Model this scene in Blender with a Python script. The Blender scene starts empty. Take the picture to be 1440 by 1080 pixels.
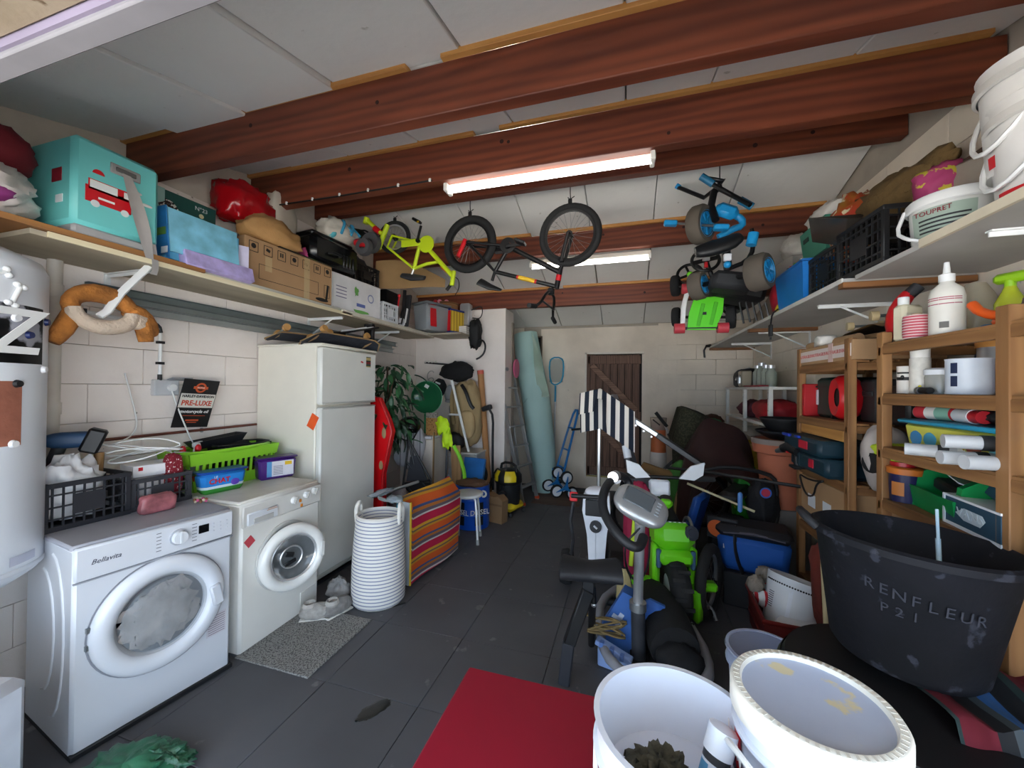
import bpy, bmesh, math, random
from math import sin, cos, pi, radians as rad
from mathutils import Matrix, Vector, noise
SC = bpy.context.scene
COL = SC.collection
# ------------------------------------------------------------------ camera
H = 1.51; FPX = 541.0; YAW, PIT, ROL = rad(16.7), rad(.54), rad(-.6)
_f = Vector((-sin(YAW)*cos(PIT), cos(YAW)*cos(PIT), sin(PIT)))
_r = Vector((cos(YAW), sin(YAW), 0)); _d = _f.cross(_r)
_r2 = cos(ROL)*_r + sin(ROL)*_d; _d2 = -sin(ROL)*_r + cos(ROL)*_d
cd = bpy.data.cameras.new('camera'); cam = bpy.data.objects.new('camera', cd); COL.objects.link(cam)
cd.sensor_width = 36; cd.lens = FPX/1440*36; cd.clip_start = .02; cd.clip_end = 200
m = Matrix((_r2, -_d2, -_f)).transposed().to_4x4(); m.translation = (0, 0, H); cam.matrix_world = m
SC.camera = cam
# ------------------------------------------------------------------ daylight and exposure
w = bpy.data.worlds.new('sky'); SC.world = w; w.use_nodes = True
bg = w.node_tree.nodes['Background']; bg.inputs[0].default_value = (.62, .79, 1, 1); bg.inputs[1].default_value = 2.1
sd = bpy.data.lights.new('sun', 'SUN'); sd.energy = 32.0; sd.angle = .01; sd.color = (1, .96, .9)
sun = bpy.data.objects.new('sun', sd); COL.objects.link(sun); sun.rotation_euler = (rad(-42), 0, rad(20))
vs = SC.view_settings; vs.view_transform = 'Standard'; vs.look = 'None'; vs.gamma = 1; vs.use_curve_mapping = False; vs.exposure = 1.28
SC.cycles.max_bounces = 16; SC.cycles.diffuse_bounces = 12

def at(px, py, X=None, Y=None, Z=None):
    "a point on the ray of photograph position (px, py) at a known wall plane, depth or height"
    v = _r2*((px-720)/FPX) + _d2*((py-540)/FPX) + _f
    t = X/v.x if X is not None else Y/v.y if Y is not None else (Z-H)/v.z
    return Vector((0, 0, H)) + v*t
# ------------------------------------------------------------------ materials
def lin(h):
    if not isinstance(h, str): return tuple(h)+(1,)
    c = [int(h[i:i+2], 16)/255 for i in (0, 2, 4)]
    return tuple(x/12.92 if x <= .04045 else ((x+.055)/1.055)**2.4 for x in c)+(1,)
MATS = {}
def nmat(name):
    m = bpy.data.materials.new(name); m.use_nodes = True
    nt = m.node_tree; MATS[name] = m
    return m, nt, nt.nodes['Principled BSDF'], lambda t: nt.nodes.new('ShaderNode'+t)
def mat(h, rough=.55, metal=0, var=.12, scale=6, bump=0, bscale=60, coat=0, trans=0, alpha=1, stretch=None, spec=.5):
    key = '%s_%s_%s_%s_%s_%s_%s_%s_%s_%s_%s' % (h, rough, metal, var, scale, bump, bscale, coat, trans, alpha, stretch)
    if key in MATS: return MATS[key]
    m, nt, b, N = nmat(key); L = nt.links.new
    c = lin(h); tc = N('TexCoord'); mp = N('Mapping'); L(tc.outputs['Object'], mp.inputs[0])
    if stretch: mp.inputs['Scale'].default_value = stretch
    n = N('TexNoise'); n.inputs['Scale'].default_value = scale; n.inputs['Detail'].default_value = 5; L(mp.outputs[0], n.inputs[0])
    r = N('ValToRGB'); L(n.outputs[0], r.inputs[0])
    r.color_ramp.elements[0].position = .3; r.color_ramp.elements[1].position = .7
    r.color_ramp.elements[0].color = tuple(x*(1-var) for x in c[:3])+(1,)
    r.color_ramp.elements[1].color = tuple(min(1, x*(1+var*.6)) for x in c[:3])+(1,)
    L(r.outputs[0], b.inputs['Base Color'])
    b.inputs['Roughness'].default_value = rough; b.inputs['Metallic'].default_value = metal
    b.inputs['Coat Weight'].default_value = coat; b.inputs['Transmission Weight'].default_value = trans; b.inputs['Alpha'].default_value = alpha
    b.inputs['Specular IOR Level'].default_value = spec
    if bump:
        n2 = N('TexNoise'); n2.inputs['Scale'].default_value = bscale; n2.inputs['Detail'].default_value = 4; L(mp.outputs[0], n2.inputs[0])
        bp = N('Bump'); bp.inputs['Strength'].default_value = bump; bp.inputs['Distance'].default_value = .01; L(n2.outputs[0], bp.inputs['Height']); L(bp.outputs[0], b.inputs['Normal'])
    return m
def wood(h1, h2, rough=.6, axis='X', scale=9, bump=.15):
    "grain running along one local axis, with a few knots"
    key = 'wood_%s_%s_%s_%s' % (h1, h2, axis, scale)
    if key in MATS: return MATS[key]
    m, nt, b, N = nmat(key); L = nt.links.new
    tc = N('TexCoord'); mp = N('Mapping'); L(tc.outputs['Object'], mp.inputs[0])
    s = [1, 1, 1]; s['XYZ'.index(axis)] = .12; mp.inputs['Scale'].default_value = s
    n = N('TexNoise'); n.inputs['Scale'].default_value = scale; n.inputs['Detail'].default_value = 6; n.inputs['Distortion'].default_value = 1.2; L(mp.outputs[0], n.inputs[0])
    wv = N('TexWave'); wv.inputs['Scale'].default_value = scale*.8; wv.inputs['Distortion'].default_value = 9; wv.inputs['Detail'].default_value = 3; wv.inputs['Detail Scale'].default_value = .8; L(mp.outputs[0], wv.inputs[0])
    wv.bands_direction = 'Z' if axis != 'Z' else 'X'
    mx = N('Mix'); mx.data_type = 'FLOAT'; mx.inputs[0].default_value = .22; L(n.outputs[0], mx.inputs[2]); L(wv.outputs[1], mx.inputs[3])
    r = N('ValToRGB'); L(mx.outputs[0], r.inputs[0]); r.color_ramp.elements[0].position = .25; r.color_ramp.elements[1].position = .75
    r.color_ramp.elements[0].color = lin(h1); r.color_ramp.elements[1].color = lin(h2)
    L(r.outputs[0], b.inputs['Base Color']); b.inputs['Roughness'].default_value = rough
    bp = N('Bump'); bp.inputs['Strength'].default_value = bump; bp.inputs['Distance'].default_value = .004; L(mx.outputs[0], bp.inputs['Height']); L(bp.outputs[0], b.inputs['Normal'])
    return m
def spots(base, spot, thr=.62, scale=30, rough=.9, bump=.3, base2=None, big=2.5):
    "a base colour mottled at large scale, with small specks"
    key = 'spots_%s_%s_%s_%s_%s' % (base, spot, thr, scale, big)
    if key in MATS: return MATS[key]
    m, nt, b, N = nmat(key); L = nt.links.new
    tc = N('TexCoord'); gp = N('NewGeometry')
    n = N('TexNoise'); n.inputs['Scale'].default_value = scale; n.inputs['Detail'].default_value = 6; L(gp.outputs['Position'], n.inputs[0])
    n2 = N('TexNoise'); n2.inputs['Scale'].default_value = big; n2.inputs['Detail'].default_value = 6; L(gp.outputs['Position'], n2.inputs[0])
    r2 = N('ValToRGB'); L(n2.outputs[0], r2.inputs[0]); r2.color_ramp.elements[0].position = .3; r2.color_ramp.elements[1].position = .7
    r2.color_ramp.elements[0].color = lin(base2 or base); r2.color_ramp.elements[1].color = lin(base)
    r = N('ValToRGB'); L(n.outputs[0], r.inputs[0]); r.color_ramp.elements[0].position = thr; r.color_ramp.elements[1].position = thr+.04
    r.color_ramp.elements[0].color = (0, 0, 0, 1); r.color_ramp.elements[1].color = (1, 1, 1, 1)
    mx = N('Mix'); mx.data_type = 'RGBA'; L(r.outputs[0], mx.inputs[0]); L(r2.outputs[0], mx.inputs[6]); mx.inputs[7].default_value = lin(spot)
    L(mx.outputs[2], b.inputs['Base Color']); b.inputs['Roughness'].default_value = rough; b.inputs['Specular IOR Level'].default_value = .25
    bp = N('Bump'); bp.inputs['Strength'].default_value = bump; bp.inputs['Distance'].default_value = .01; L(n.outputs[0], bp.inputs['Height']); L(bp.outputs[0], b.inputs['Normal'])
    return m
def stripes(cols, axis='Z', period=1.0, rough=.85, off=0, wob=0):
    "hard colour bands along a local axis; cols = [(width, hex)...] repeated every period"
    key = 'stripes_%s_%s_%s_%s' % (cols, axis, period, off)
    if key in MATS: return MATS[key]
    m, nt, b, N = nmat('stripes%d' % len(MATS)); MATS[key] = m; L = nt.links.new
    tc = N('TexCoord'); sx = N('SeparateXYZ'); L(tc.outputs['Object'], sx.inputs[0])
    d = N('Math'); d.operation = 'MULTIPLY_ADD'; d.inputs[1].default_value = 1/period; d.inputs[2].default_value = off+100
    L(sx.outputs['XYZ'.index(axis)], d.inputs[0])
    fr = N('Math'); fr.operation = 'FRACT'; L(d.outputs[0], fr.inputs[0])
    r = N('ValToRGB'); r.color_ramp.interpolation = 'CONSTANT'; L(fr.outputs[0], r.inputs[0])
    tot = sum(c[0] for c in cols); p = 0; el = r.color_ramp.elements
    for i, (wd, h) in enumerate(cols):
        e = el[0] if i == 0 else el.new(p) if i > 1 or len(el) < 2 else el[1]
        e.position = p; e.color = lin(h); p += wd/tot
    L(r.outputs[0], b.inputs['Base Color']); b.inputs['Roughness'].default_value = rough
    return m
def glass(h='ffffff', rough=.05, alpha=.25):
    key = 'glass_%s_%s_%s' % (h, rough, alpha)
    if key in MATS: return MATS[key]
    m, nt, b, N = nmat(key); L = nt.links.new
    tr = N('BsdfTransparent'); tr.inputs[0].default_value = lin(h); mx = N('MixShader'); mx.inputs[0].default_value = alpha
    b.inputs['Base Color'].default_value = lin(h); b.inputs['Roughness'].default_value = rough; b.inputs['Specular IOR Level'].default_value = .8
    L(tr.outputs[0], mx.inputs[1]); L(b.outputs[0], mx.inputs[2]); L(mx.outputs[0], nt.nodes['Material Output'].inputs[0])
    return m
# ------------------------------------------------------------------ objects
def thing(name, label, cat, loc=(0, 0, 0), rz=0, group=None, rot=None):
    o = bpy.data.objects.new(name, None); COL.objects.link(o); o.empty_display_size = .05
    o.location = loc; o.rotation_euler = rot or (0, 0, rad(rz)); o['label'] = label; o['category'] = cat
    if group: o['group'] = group
    return o
STUFFN = {'printed_marks', 'button', 'hinge', 'lattice', 'bars', 'red_corner', 'knot', 'spokes', 'icons', 'leaves', 'holes', 'rivets', 'foot_stop', 'strings', 'treads', 'drum_paddle', 'switches', 'slots', 'fringe'}
class P:
    "collects shapes into ONE mesh: a part of a parent, a single-mesh thing, or a piece of the setting"
    def __init__(s, parent, name, mt, label=None, cat=None, kind=None, group=None, loc=None, rz=0, rot=None):
        s.v = []; s.f = []; s.a = (parent, name, mt, label, cat, kind, group, loc, rz, rot); s.M = Matrix(); s.bevmod = 0; s.flat = False
    def xf(s, loc=(0, 0, 0), rot=(0, 0, 0)):
        from mathutils import Euler
        s.M = Matrix.Translation(loc) @ Euler([rad(a) for a in rot]).to_matrix().to_4x4(); return s
    def add(s, vs, fs):
        n = len(s.v); s.v += [tuple(s.M @ Vector(v)) for v in vs]; s.f += [tuple(i+n for i in f) for f in fs]; return s
    def box(s, c, d, bev=0, rz=0, rx=0, ry=0, taper=1):
        x, y, z = d[0]/2, d[1]/2, d[2]/2; vs = []; fs = []
        R = Matrix.Translation(c) @ Matrix.Rotation(rad(rz), 4, 'Z') @ Matrix.Rotation(rad(ry), 4, 'Y') @ Matrix.Rotation(rad(rx), 4, 'X')
        if not bev:
            for sz in (-1, 1):
                t = taper if sz < 0 else 1
                for a, b2 in ((-1, -1), (1, -1), (1, 1), (-1, 1)): vs.append((a*x*t, b2*y*t, sz*z))
            fs = [(3, 2, 1, 0), (4, 5, 6, 7), (0, 1, 5, 4), (1, 2, 6, 5), (2, 3, 7, 6), (3, 0, 4, 7)]
        else:
            b = min(bev, x*.99, y*.99, z*.99); idx = {}
            for sx in (-1, 1):
                for sy in (-1, 1):
                    for sz in (-1, 1):
                        t = taper if sz < 0 else 1
                        for k in range(3):
                            q = [sx*(x-b), sy*(y-b), sz*(z-b)]; q[k] = (sx*x, sy*y, sz*z)[k]
                            q[0] *= t; q[1] *= t
                            idx[sx, sy, sz, k] = len(vs); vs.append(tuple(q))
            for k in range(3):
                for sg in (-1, 1):
                    o = [i for i in range(3) if i != k]; cyc = [(-1, -1), (1, -1), (1, 1), (-1, 1)]; f = []
                    for p, q in cyc:
                        key = [0, 0, 0]; key[k] = sg; key[o[0]] = p; key[o[1]] = q; f.append(idx[tuple(key)+(k,)])
                    if (sg > 0) != (k == 1): fs.append(tuple(f))
                    else: fs.append(tuple(reversed(f)))
            for k in range(3):
                o = [i for i in range(3) if i != k]
                for p in (-1, 1):
                    for q in (-1, 1):
                        f = []
                        for e, kk in ((-1, o[0]), (1, o[0]), (1, o[1]), (-1, o[1])):
                            key = [0, 0, 0]; key[k] = e; key[o[0]] = p; key[o[1]] = q; f.append(idx[tuple(key)+(kk,)])
                        fs.append(tuple(f))
            for sx in (-1, 1):
                for sy in (-1, 1):
                    for sz in (-1, 1): fs.append(tuple(idx[sx, sy, sz, k] for k in range(3)))
        return s.add([R @ Vector(v) for v in vs], fs)
    def cyl(s, a, b, r, r2=None, n=12, cap=True):
        a = Vector(a); b = Vector(b); r2 = r if r2 is None else r2; q = (b-a).to_track_quat('Z', 'Y'); l = (b-a).length
        vs = []; fs = []
        for z, rr in ((0, r), (l, r2)):
            for i in range(n): t = 2*pi*i/n; vs.append(a + q @ Vector((cos(t)*rr, sin(t)*rr, z)))
        for i in range(n): j = (i+1) % n; fs.append((i, j, j+n, i+n))
        if cap: fs += [tuple(reversed(range(n))), tuple(range(n, 2*n))]
        return s.add(vs, fs)
    def tube(s, pts, r, n=8, closed=False, smooth=0, flat=1):
        pts = [Vector(p) for p in pts]
        for _ in range(smooth):
            q = []; m_ = len(pts)
            for i in range(m_ if closed else m_-1):
                a, b = pts[i], pts[(i+1) % m_]; q += [a*.75+b*.25, a*.25+b*.75]
            if not closed: q = [pts[0]]+q+[pts[-1]]
            pts = q
        m_ = len(pts); vs = []; fs = []; up = None
        rr = r if isinstance(r, (list, tuple)) else None
        for i, p in enumerate(pts):
            t = (pts[(i+1) % m_]-pts[i-1]) if closed else (pts[min(i+1, m_-1)]-pts[max(i-1, 0)])
            t.normalize()
            if up is None: up = t.orthogonal().normalized()
            up = (up - t*up.dot(t))
            up = up.normalized() if up.length > 1e-6 else t.orthogonal().normalized()
            sd_ = t.cross(up)
            if rr:
                u = i/(m_-1)*(len(rr)-1); k = min(int(u), len(rr)-2); R = rr[k]+(rr[k+1]-rr[k])*(u-k)
            else: R = r
            for j in range(n): a = 2*pi*j/n; vs.append(p+up*(cos(a)*R)+sd_*(sin(a)*R*flat))
        for i in range(m_ if closed else m_-1):
            k = (i+1) % m_
            for j in range(n): l = (j+1) % n; fs.append((i*n+j, i*n+l, k*n+l, k*n+j))
        if not closed: fs += [tuple(reversed(range(n))), tuple(range((m_-1)*n, m_*n))]
        return s.add(vs, fs)
    def lathe(s, prof, n=24, ctr=(0, 0, 0), a0=0, a1=360, sx=1, sy=1, axis='Z'):
        full = abs(a1-a0) >= 360; k = n if full else n+1; vs = []; fs = []; ctr = Vector(ctr)
        for r, z in prof:
            for i in range(k):
                t = rad(a0+(a1-a0)*i/n); p = (cos(t)*r*sx, sin(t)*r*sy, z)
                if axis == 'Y': p = (p[0], p[2], -p[1])
                if axis == 'X': p = (p[2], p[0], p[1])
                vs.append(ctr+Vector(p))
        for i in range(len(prof)-1):
            for j in range(n if full else n): l = (j+1) % k; fs.append((i*k+j, i*k+l, (i+1)*k+l, (i+1)*k+j))
        if full:
            if prof[0][0] > 1e-5 and prof[0] != prof[-1]: pass
        return s.add(vs, fs)
    def prism(s, poly, t, plane='XZ', off=0):
        "polygon in a plane, thickness t along the third axis, centred on off"
        vs = []; n = len(poly)
        for e in (-t/2+off, t/2+off):
            for a, b in poly: vs.append({'XZ': (a, e, b), 'XY': (a, b, e), 'YZ': (e, a, b)}[plane])
        fs = [tuple(range(n)), tuple(reversed(range(n, 2*n)))]+[(i, i+n, (i+1) % n+n, (i+1) % n) for i in range(n)]
        return s.add(vs, fs)
    def grid(s, fn, nu, nv, close_u=False, close_v=False):
        vs = [fn(i/(nu if close_u else nu-1), j/(nv if close_v else nv-1)) for i in range(nu) for j in range(nv)]; fs = []
        for i in range(nu if close_u else nu-1):
            for j in range(nv if close_v else nv-1):
                a, b = (i+1) % nu, (j+1) % nv; fs.append((i*nv+j, a*nv+j, a*nv+b, i*nv+b))
        return s.add(vs, fs)
    def blob(s, c, d, amp=.12, seed=0, n=18, freq=2.0, power=1.0, flat=0):
        "soft crumpled body: a super-ellipsoid with folds; flat cuts the bottom level"
        c = Vector(c); off = Vector((seed*3.1, seed*1.7, seed*2.3))
        def sp(x): return math.copysign(abs(x)**power, x)
        def fn(u, v):
            a = 2*pi*u; b = pi*(v-.5)*.9999; q = Vector((sp(cos(b))*sp(cos(a)), sp(cos(b))*sp(sin(a)), sp(sin(b))))
            nn = noise.noise(q*freq+off)*.6+abs(noise.noise(q*freq*2.2+off))*.7-.2
            q = q*(1+amp*nn*2); z = q.z
            if flat and z < -flat: z = -flat
            return c+Vector((q.x*d[0]/2, q.y*d[1]/2, z*d[2]/2))
        return s.grid(fn, n*2, n, close_u=True)
    def open_box(s, c, d, t=.008, taper=.9):
        "tray or bin open at the top; c = centre of the bottom"
        x, y, z = d[0]/2, d[1]/2, d[2]; k = taper; vs = []; cx, cy, cz = c
        for xx, yy, zz in ((x*k, y*k, 0), (x, y, z), (x-t, y-t, z), (x*k-t, y*k-t, t)):
            for a, b in ((-1, -1), (1, -1), (1, 1), (-1, 1)): vs.append((cx+a*xx, cy+b*yy, cz+zz))
        fs = [(3, 2, 1, 0), (12, 13, 14, 15)]
        for k_ in range(3):
            for i in range(4): j = (i+1) % 4; fs.append((k_*4+i, k_*4+j, k_*4+4+j, k_*4+4+i))
        return s.add(vs, fs)
    def done(s, smooth=42, sub=0):
        parent, name, mt, label, cat, kind, group, loc, rz, rot = s.a
        me = bpy.data.meshes.new(name); me.from_pydata(s.v, [], s.f); me.validate()
        bm = bmesh.new(); bm.from_mesh(me); bmesh.ops.remove_doubles(bm, verts=bm.verts, dist=1e-5); bmesh.ops.recalc_face_normals(bm, faces=bm.faces); bm.to_mesh(me); bm.free()
        if smooth and not s.flat:
            me.shade_smooth(); me.set_sharp_from_angle(angle=rad(smooth))
        me.materials.append(mt if not isinstance(mt, str) else mat(mt))
        o = bpy.data.objects.new(name, me); COL.objects.link(o)
        if parent is not None: o.parent = parent
        if loc is not None: o.location = loc
        if rot is not None: o.rotation_euler = [rad(a) for a in rot]
        elif rz: o.rotation_euler = (0, 0, rad(rz))
        if label: o['label'] = label
        if cat: o['category'] = cat
        if kind: o['kind'] = kind
        elif parent is not None and name in STUFFN: o['kind'] = 'stuff'
        if group: o['group'] = group
        if sub: md = o.modifiers.new('sub', 'SUBSURF'); md.levels = md.render_levels = sub
        return o
def S(name, label, cat, mt, loc=(0, 0, 0), rz=0, group=None, rot=None): return P(None, name, mt, label, cat, None, group, loc, rz, rot)
def copy_tree(o, parent=None, label=None):
    c = o.copy(); COL.objects.link(c); c.parent = parent
    if label: c['label'] = label
    for ch in o.children: copy_tree(ch, c)
    return c
def again(parent, o, loc=None, rot=None):
    "another copy of an alike piece, sharing its mesh"
    c = bpy.data.objects.new(o.name.split('.')[0], o.data); COL.objects.link(c); c.parent = parent
    if loc is not None: c.location = loc
    if rot is not None: c.rotation_euler = [rad(a) for a in rot]
    return c
def text(parent, s, size, loc, rot, mt, name='lettering', ext=.0008, align='CENTER', sx=1, shear=0, bold=0):
    cu = bpy.data.curves.new('t', 'FONT'); cu.body = s; cu.size = size; cu.extrude = ext; cu.align_x = align; cu.align_y = 'CENTER'; cu.resolution_u = 2; cu.shear = shear; cu.offset = bold
    t = bpy.data.objects.new('t', cu)
    me = bpy.data.meshes.new_from_object(t); bpy.data.objects.remove(t); bpy.data.curves.remove(cu)
    me.materials.clear(); me.materials.append(mt if not isinstance(mt, str) else mat(mt))
    o = bpy.data.objects.new(name, me); COL.objects.link(o); o.parent = parent; o.location = loc; o.rotation_euler = [rad(a) for a in rot]; o.scale = (sx, 1, 1)
    return o
WHITE = mat('e8e8e6', .35, var=.03); BLACK = mat('141416', .5, var=.1); DGREY = mat('2b2c2f', .6); CHROME = mat('d6d6d8', .3, .75, var=.05); STEEL = mat('9fa3a5', .4, .9); RUBBER = mat('1b1b1c', .85, bump=.1)
RED = mat('c81420', .4); PLW = mat('dfe2e6', .4, var=.04); CARD = mat('a98560', .85, scale=3, bump=.05)
def locf(t):
    "photograph position and depth -> local point of an unrotated thing"
    return lambda x, y, Y, dx=0, dy=0, dz=0: at(x, y, Y=Y)-t.location+Vector((dx, dy, dz))
# ================================================================== the setting
XL, XR, YB = -2.83, 1.62, 5.9
YR, ZRIDGE, SF, SB = 2.95, 3.33, .26, .29
def zc(y): return ZRIDGE-SF*(YR-y) if y < YR else ZRIDGE-SB*(y-YR)
random.seed(4)
M_FLOOR = spots('5c5c60', '727072', .66, 7, .55, .12, '4f4f53', 1.6)
M_WALL = spots('f0e7e0', '8d8379', .735, 26, .92, .35, 'e6dcd4', 3)
M_WALLR = spots('e8dccb', '857b70', .72, 20, .92, .3, 'd2c6b6', 2.2)
M_CEIL = spots('e8e6e2', 'c4c0b8', .70, 14, .95, .35, 'dedbd6', 1.2)
M_BEAM = wood('4c1f12', '83432a', .55, 'X', 7); M_BATTEN = wood('a9713a', 'c8924f', .6, 'X', 7)
def struct(name, mt, parent=None): return P(parent, name, mt, kind=None if parent else 'structure')
floor = struct('floor', mat('37373a', .8)).box(((XL+XR)/2, 2.9, -.06), (XR-XL+.4, 6.4, .1)).done()
sl = P(None, 'paving_slab', M_FLOOR).box((0, 0, -.012), (.527, .512, .024), .0015)
first = None; XS = [-2.88+.53*i+.09 for i in range(-1, 9)]; YS = [-.175+.515*i for i in range(0, 13)]
for x in XS:
    for y in YS:
        loc = (x-.53/2+.265, y, random.uniform(-.0008, .0008))
        if first is None: sl.a = (floor,)+sl.a[1:]; first = sl.done(); first.location = loc
        else: again(floor, first, loc)
struct('ground_outside', spots('b8b5b0', 'a5a29c', .6, 5, .95, .2)).box((-.5, -6.3, -.06), (24, 12, .1)).done()
# walls: rendered concrete blocks on a mortar bed
BLK = {}
def blocks(parent, mt, axis, plane, a0, a1, z1, sgn, skip=lambda a, z: False):
    key = (axis, sgn, mt.name); L, Hh = .5, .2125
    for k in range(int(z1/Hh)+1):
        z = k*Hh+.018-.0; o = .25*(k % 2); i = 0; a = a0-o
        while a < a1:
            s_, e_ = max(a, a0), min(a+L, a1); zt = min(z+Hh, z1)
            if e_-s_ > .04 and zt-z > .04 and not skip((s_+e_)/2, zt):
                ln, hh = e_-s_-.003, zt-z-.003; q = (round(ln, 3), round(hh, 3))
                d = random.uniform(-.0015, .0015)
                p = (plane+d, (s_+e_)/2, (z+zt)/2) if axis == 'Y' else ((s_+e_)/2, plane+d, (z+zt)/2)
                if (key, q) not in BLK:
                    b = P(parent, 'concrete_block', mt).box((0, 0, 0), (.03, ln, hh) if axis == 'Y' else (ln, .03, hh), .0015).done()
                    BLK[key, q] = b; b.location = p
                else: again(parent, BLK[key, q], p)
            a += L
def gable(name, mt, x, t):
    poly = [(.3, -.1), (YB+.2, -.1), (YB+.2, zc(YB)+.12), (YR, ZRIDGE+.12), (.3, zc(.3)+.12)]
    return struct(name, mt).prism(poly, t, 'YZ', x).done()
wl = gable('wall_left', mat('cabfb2', .95), XL-.07, .10)
blocks(wl, M_WALL, 'Y', XL-.013, .35, YB, 3.2, 1, lambda a, z: z > min(zc(a-.25), zc(a+.25))-.02)
wr = gable('wall_right', mat('a89e92', .95), XR+.07, .10)
blocks(wr, M_WALLR, 'Y', XR+.013, .35, YB, 3.2, 1, lambda a, z: z > min(zc(a-.25), zc(a+.25))-.02)
wb = struct('wall_back', mat('b0a697', .95)).box(((XL+XR)/2, YB+.08, 1.2), (XR-XL+.3, .1, 2.9)).done()
blocks(wb, M_WALLR, 'X', YB+.013, XL, XR, 2.46, 1, lambda a, z: (-1.5 < a < .45 and z < 2.5) or (-1.72 < a < -1.2 and z > 1.95))
P(wb, 'plaster', M_WALLR).prism([(-2.2, -.02), (.72, -.02), (.72, 2.43), (-1.3, 2.43), (-1.3, 1.94), (-2.2, 1.94)], .02, 'XZ', YB+.011).done()
wn = struct('window_1', mat('0b0b0c', .9)).box((-1.37, YB+.012, 2.14), (.14, .03, .32)).done()
P(wn, 'window_frame', mat('6e5f50', .8)).box((-1.37, YB-.004, 2.31), (.18, .02, .02)).box((-1.29, YB-.004, 2.14), (.02, .02, .36)).done()
pier = struct('wall_pier', M_WALL).box(((XL-1.52)/2, 4.935, 1.27), (abs(XL+1.52), .37, 2.54), .004).done()
P(pier, 'brick_quoin', mat('a4988b', .9, bump=.4)).box((-1.516, 5.07, 1.2), (.012, .1, 2.4)).done()
# ceiling: insulation boards following the two slopes
ceil = struct('ceiling', mat('8f8d88', .95)).prism([(.2, zc(.2)+.05), (YR, ZRIDGE+.05), (YB+.3, zc(YB+.3)+.05), (YB+.3, zc(YB+.3)+.2), (YR, ZRIDGE+.2), (.2, zc(.2)+.2)], XR-XL+.5, 'YZ', (XL+XR)/2).done()
af, ab = math.degrees(math.atan(SF)), -math.degrees(math.atan(SB))
def panel(x0, x1, y0, y1, drop=0):
    ym = (y0+y1)/2; ang = af if y1 <= YR+.001 else ab; ln = (y1-y0)/cos(rad(ang))
    P(ceil, 'ceiling_panel', M_CEIL).box((0, 0, .025), (x1-x0-.008, ln-.006, .05), .004).done().matrix_local = Matrix.Translation(((x0+x1)/2, ym, zc(ym)-drop)) @ Matrix.Rotation(rad(ang), 4, 'X')
JX = [-2.84, -2.42, -1.91, -1.35, -.69, -.02, .42, 1.05, 1.63]; DR = [.02, .045, .03, .006, .0, .004, 0, .003]
for i in range(8):
    panel(JX[i], JX[i+1], .22, 1.52, DR[i]); panel(JX[i], JX[i+1], 1.53, 2.94, DR[i]*.2+random.uniform(0, .004))
JB = [-2.84, -2.2, -1.55, -.98, -.36, .22, .83, 1.63]
for i in range(7): panel(JB[i], JB[i+1], 2.96, 4.8, random.uniform(0, .004)); panel(JB[i], JB[i+1], 4.81, YB+.02, random.uniform(0, .005))
# beams with their paler battens
def beam(y, zb, w=.07):
    zt = zc(y)-.028
    b = P(None, 'ceiling_beam', M_BEAM, kind='structure', loc=((XL+XR)/2, y, 0)).box((0, w/2, (zb+zt)/2), (XR-XL+.02, w, zt-zb), .004).done()
    P(b, 'batten', M_BATTEN).box((-1.3, w/2-.012, zt+.012), (1.9, w+.02, .03), .002).box((1.0, w/2-.014, zt+.014), (2.35, w+.022, .03), .002).done()
    kn = P(b, 'knot', mat('2a0f0a', .7)); random.seed(int(y*100))
    for i in range(4):
        kx = random.uniform(-1.6, 2.0); kz = random.uniform(zb+.05, zt-.04); kn.cyl((kx, .002, kz), (kx, -.0015, kz), random.uniform(.008, .016), n=10)
    kn.done(); return b
beam(1.5, 2.70, .065); beam(2.28, 2.872, .07); beam(2.92, 3.078, .07); beam(3.8, 2.855, .08); beam(4.8, 2.545, .08)
# header of the garage opening and the raised tilting door
struct('wall_front', mat('757276', .8, var=.15)).box(((XL+XR)/2, .48, 2.47), (XR-XL+.3, .045, .55), .004).done()
struct('shading_jamb_1', mat('cfc8bd', .9)).box((-2.5, .25, 1.1), (.75, .2, 2.25), .004).done()  # unseen jamb, added to cut skylight on the near left side
struct('shading_jamb_2', mat('cfc8bd', .9)).box((1.55, .25, 1.1), (.35, .2, 2.25), .004).done()  # matching unseen jamb on the right, also added to hold back skylight
gd = struct('door_2', spots('a99a86', '7d6a55', .58, 9, .5, .3, 'c3b7a4', 4)).box((-.4, -.45, 2.33), (4.3, 1.7, .03), rx=3).done()  # panel lengthened outward, out of view, to block high sky over near things
P(gd, 'door_rail', spots('7d6e5a', '55432f', .55, 14, .55, .3, '8f8270', 5)).box((-.4, .415, 2.255), (4.3, .075, .07), .006).done()
P(gd, 'door_seal', mat('7b7184', .7)).box((-.4, .455, 2.214), (4.3, .008, .02)).done()
# plank door in the far wall
dz0, dz1, dx0, dx1 = .215, 2.02, -.585, .2
M_DOOR = wood('4a342a', '7d5d4a', .7, 'Z', 14); dy = YB-.02
dr = struct('door_1', mat('1b130f', .8)).box(((dx0+dx1)/2, YB+.006, (dz0+dz1)/2), (dx1-dx0, .03, dz1-dz0)).done()
n = 7; wd = (dx1-dx0-.06)/n
for i in range(n):
    P(dr, 'plank', M_DOOR, loc=(dx0+.03+wd*(i+.5), dy, (dz0+dz1)/2)).box((0, 0, 0), (wd-.008, .022, dz1-dz0-.02), .003).done()
hx = (dx0+dx1)/2; hw = dx1-dx0-.03
P(dr, 'rail', M_DOOR, loc=(hx, dy-.02, dz1-.085)).box((0, 0, 0), (hw, .022, .12), .003).done()
P(dr, 'rail', M_DOOR, loc=(hx, dy-.02, dz0+.08)).box((0, 0, 0), (hw, .022, .12), .003).done()
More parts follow.
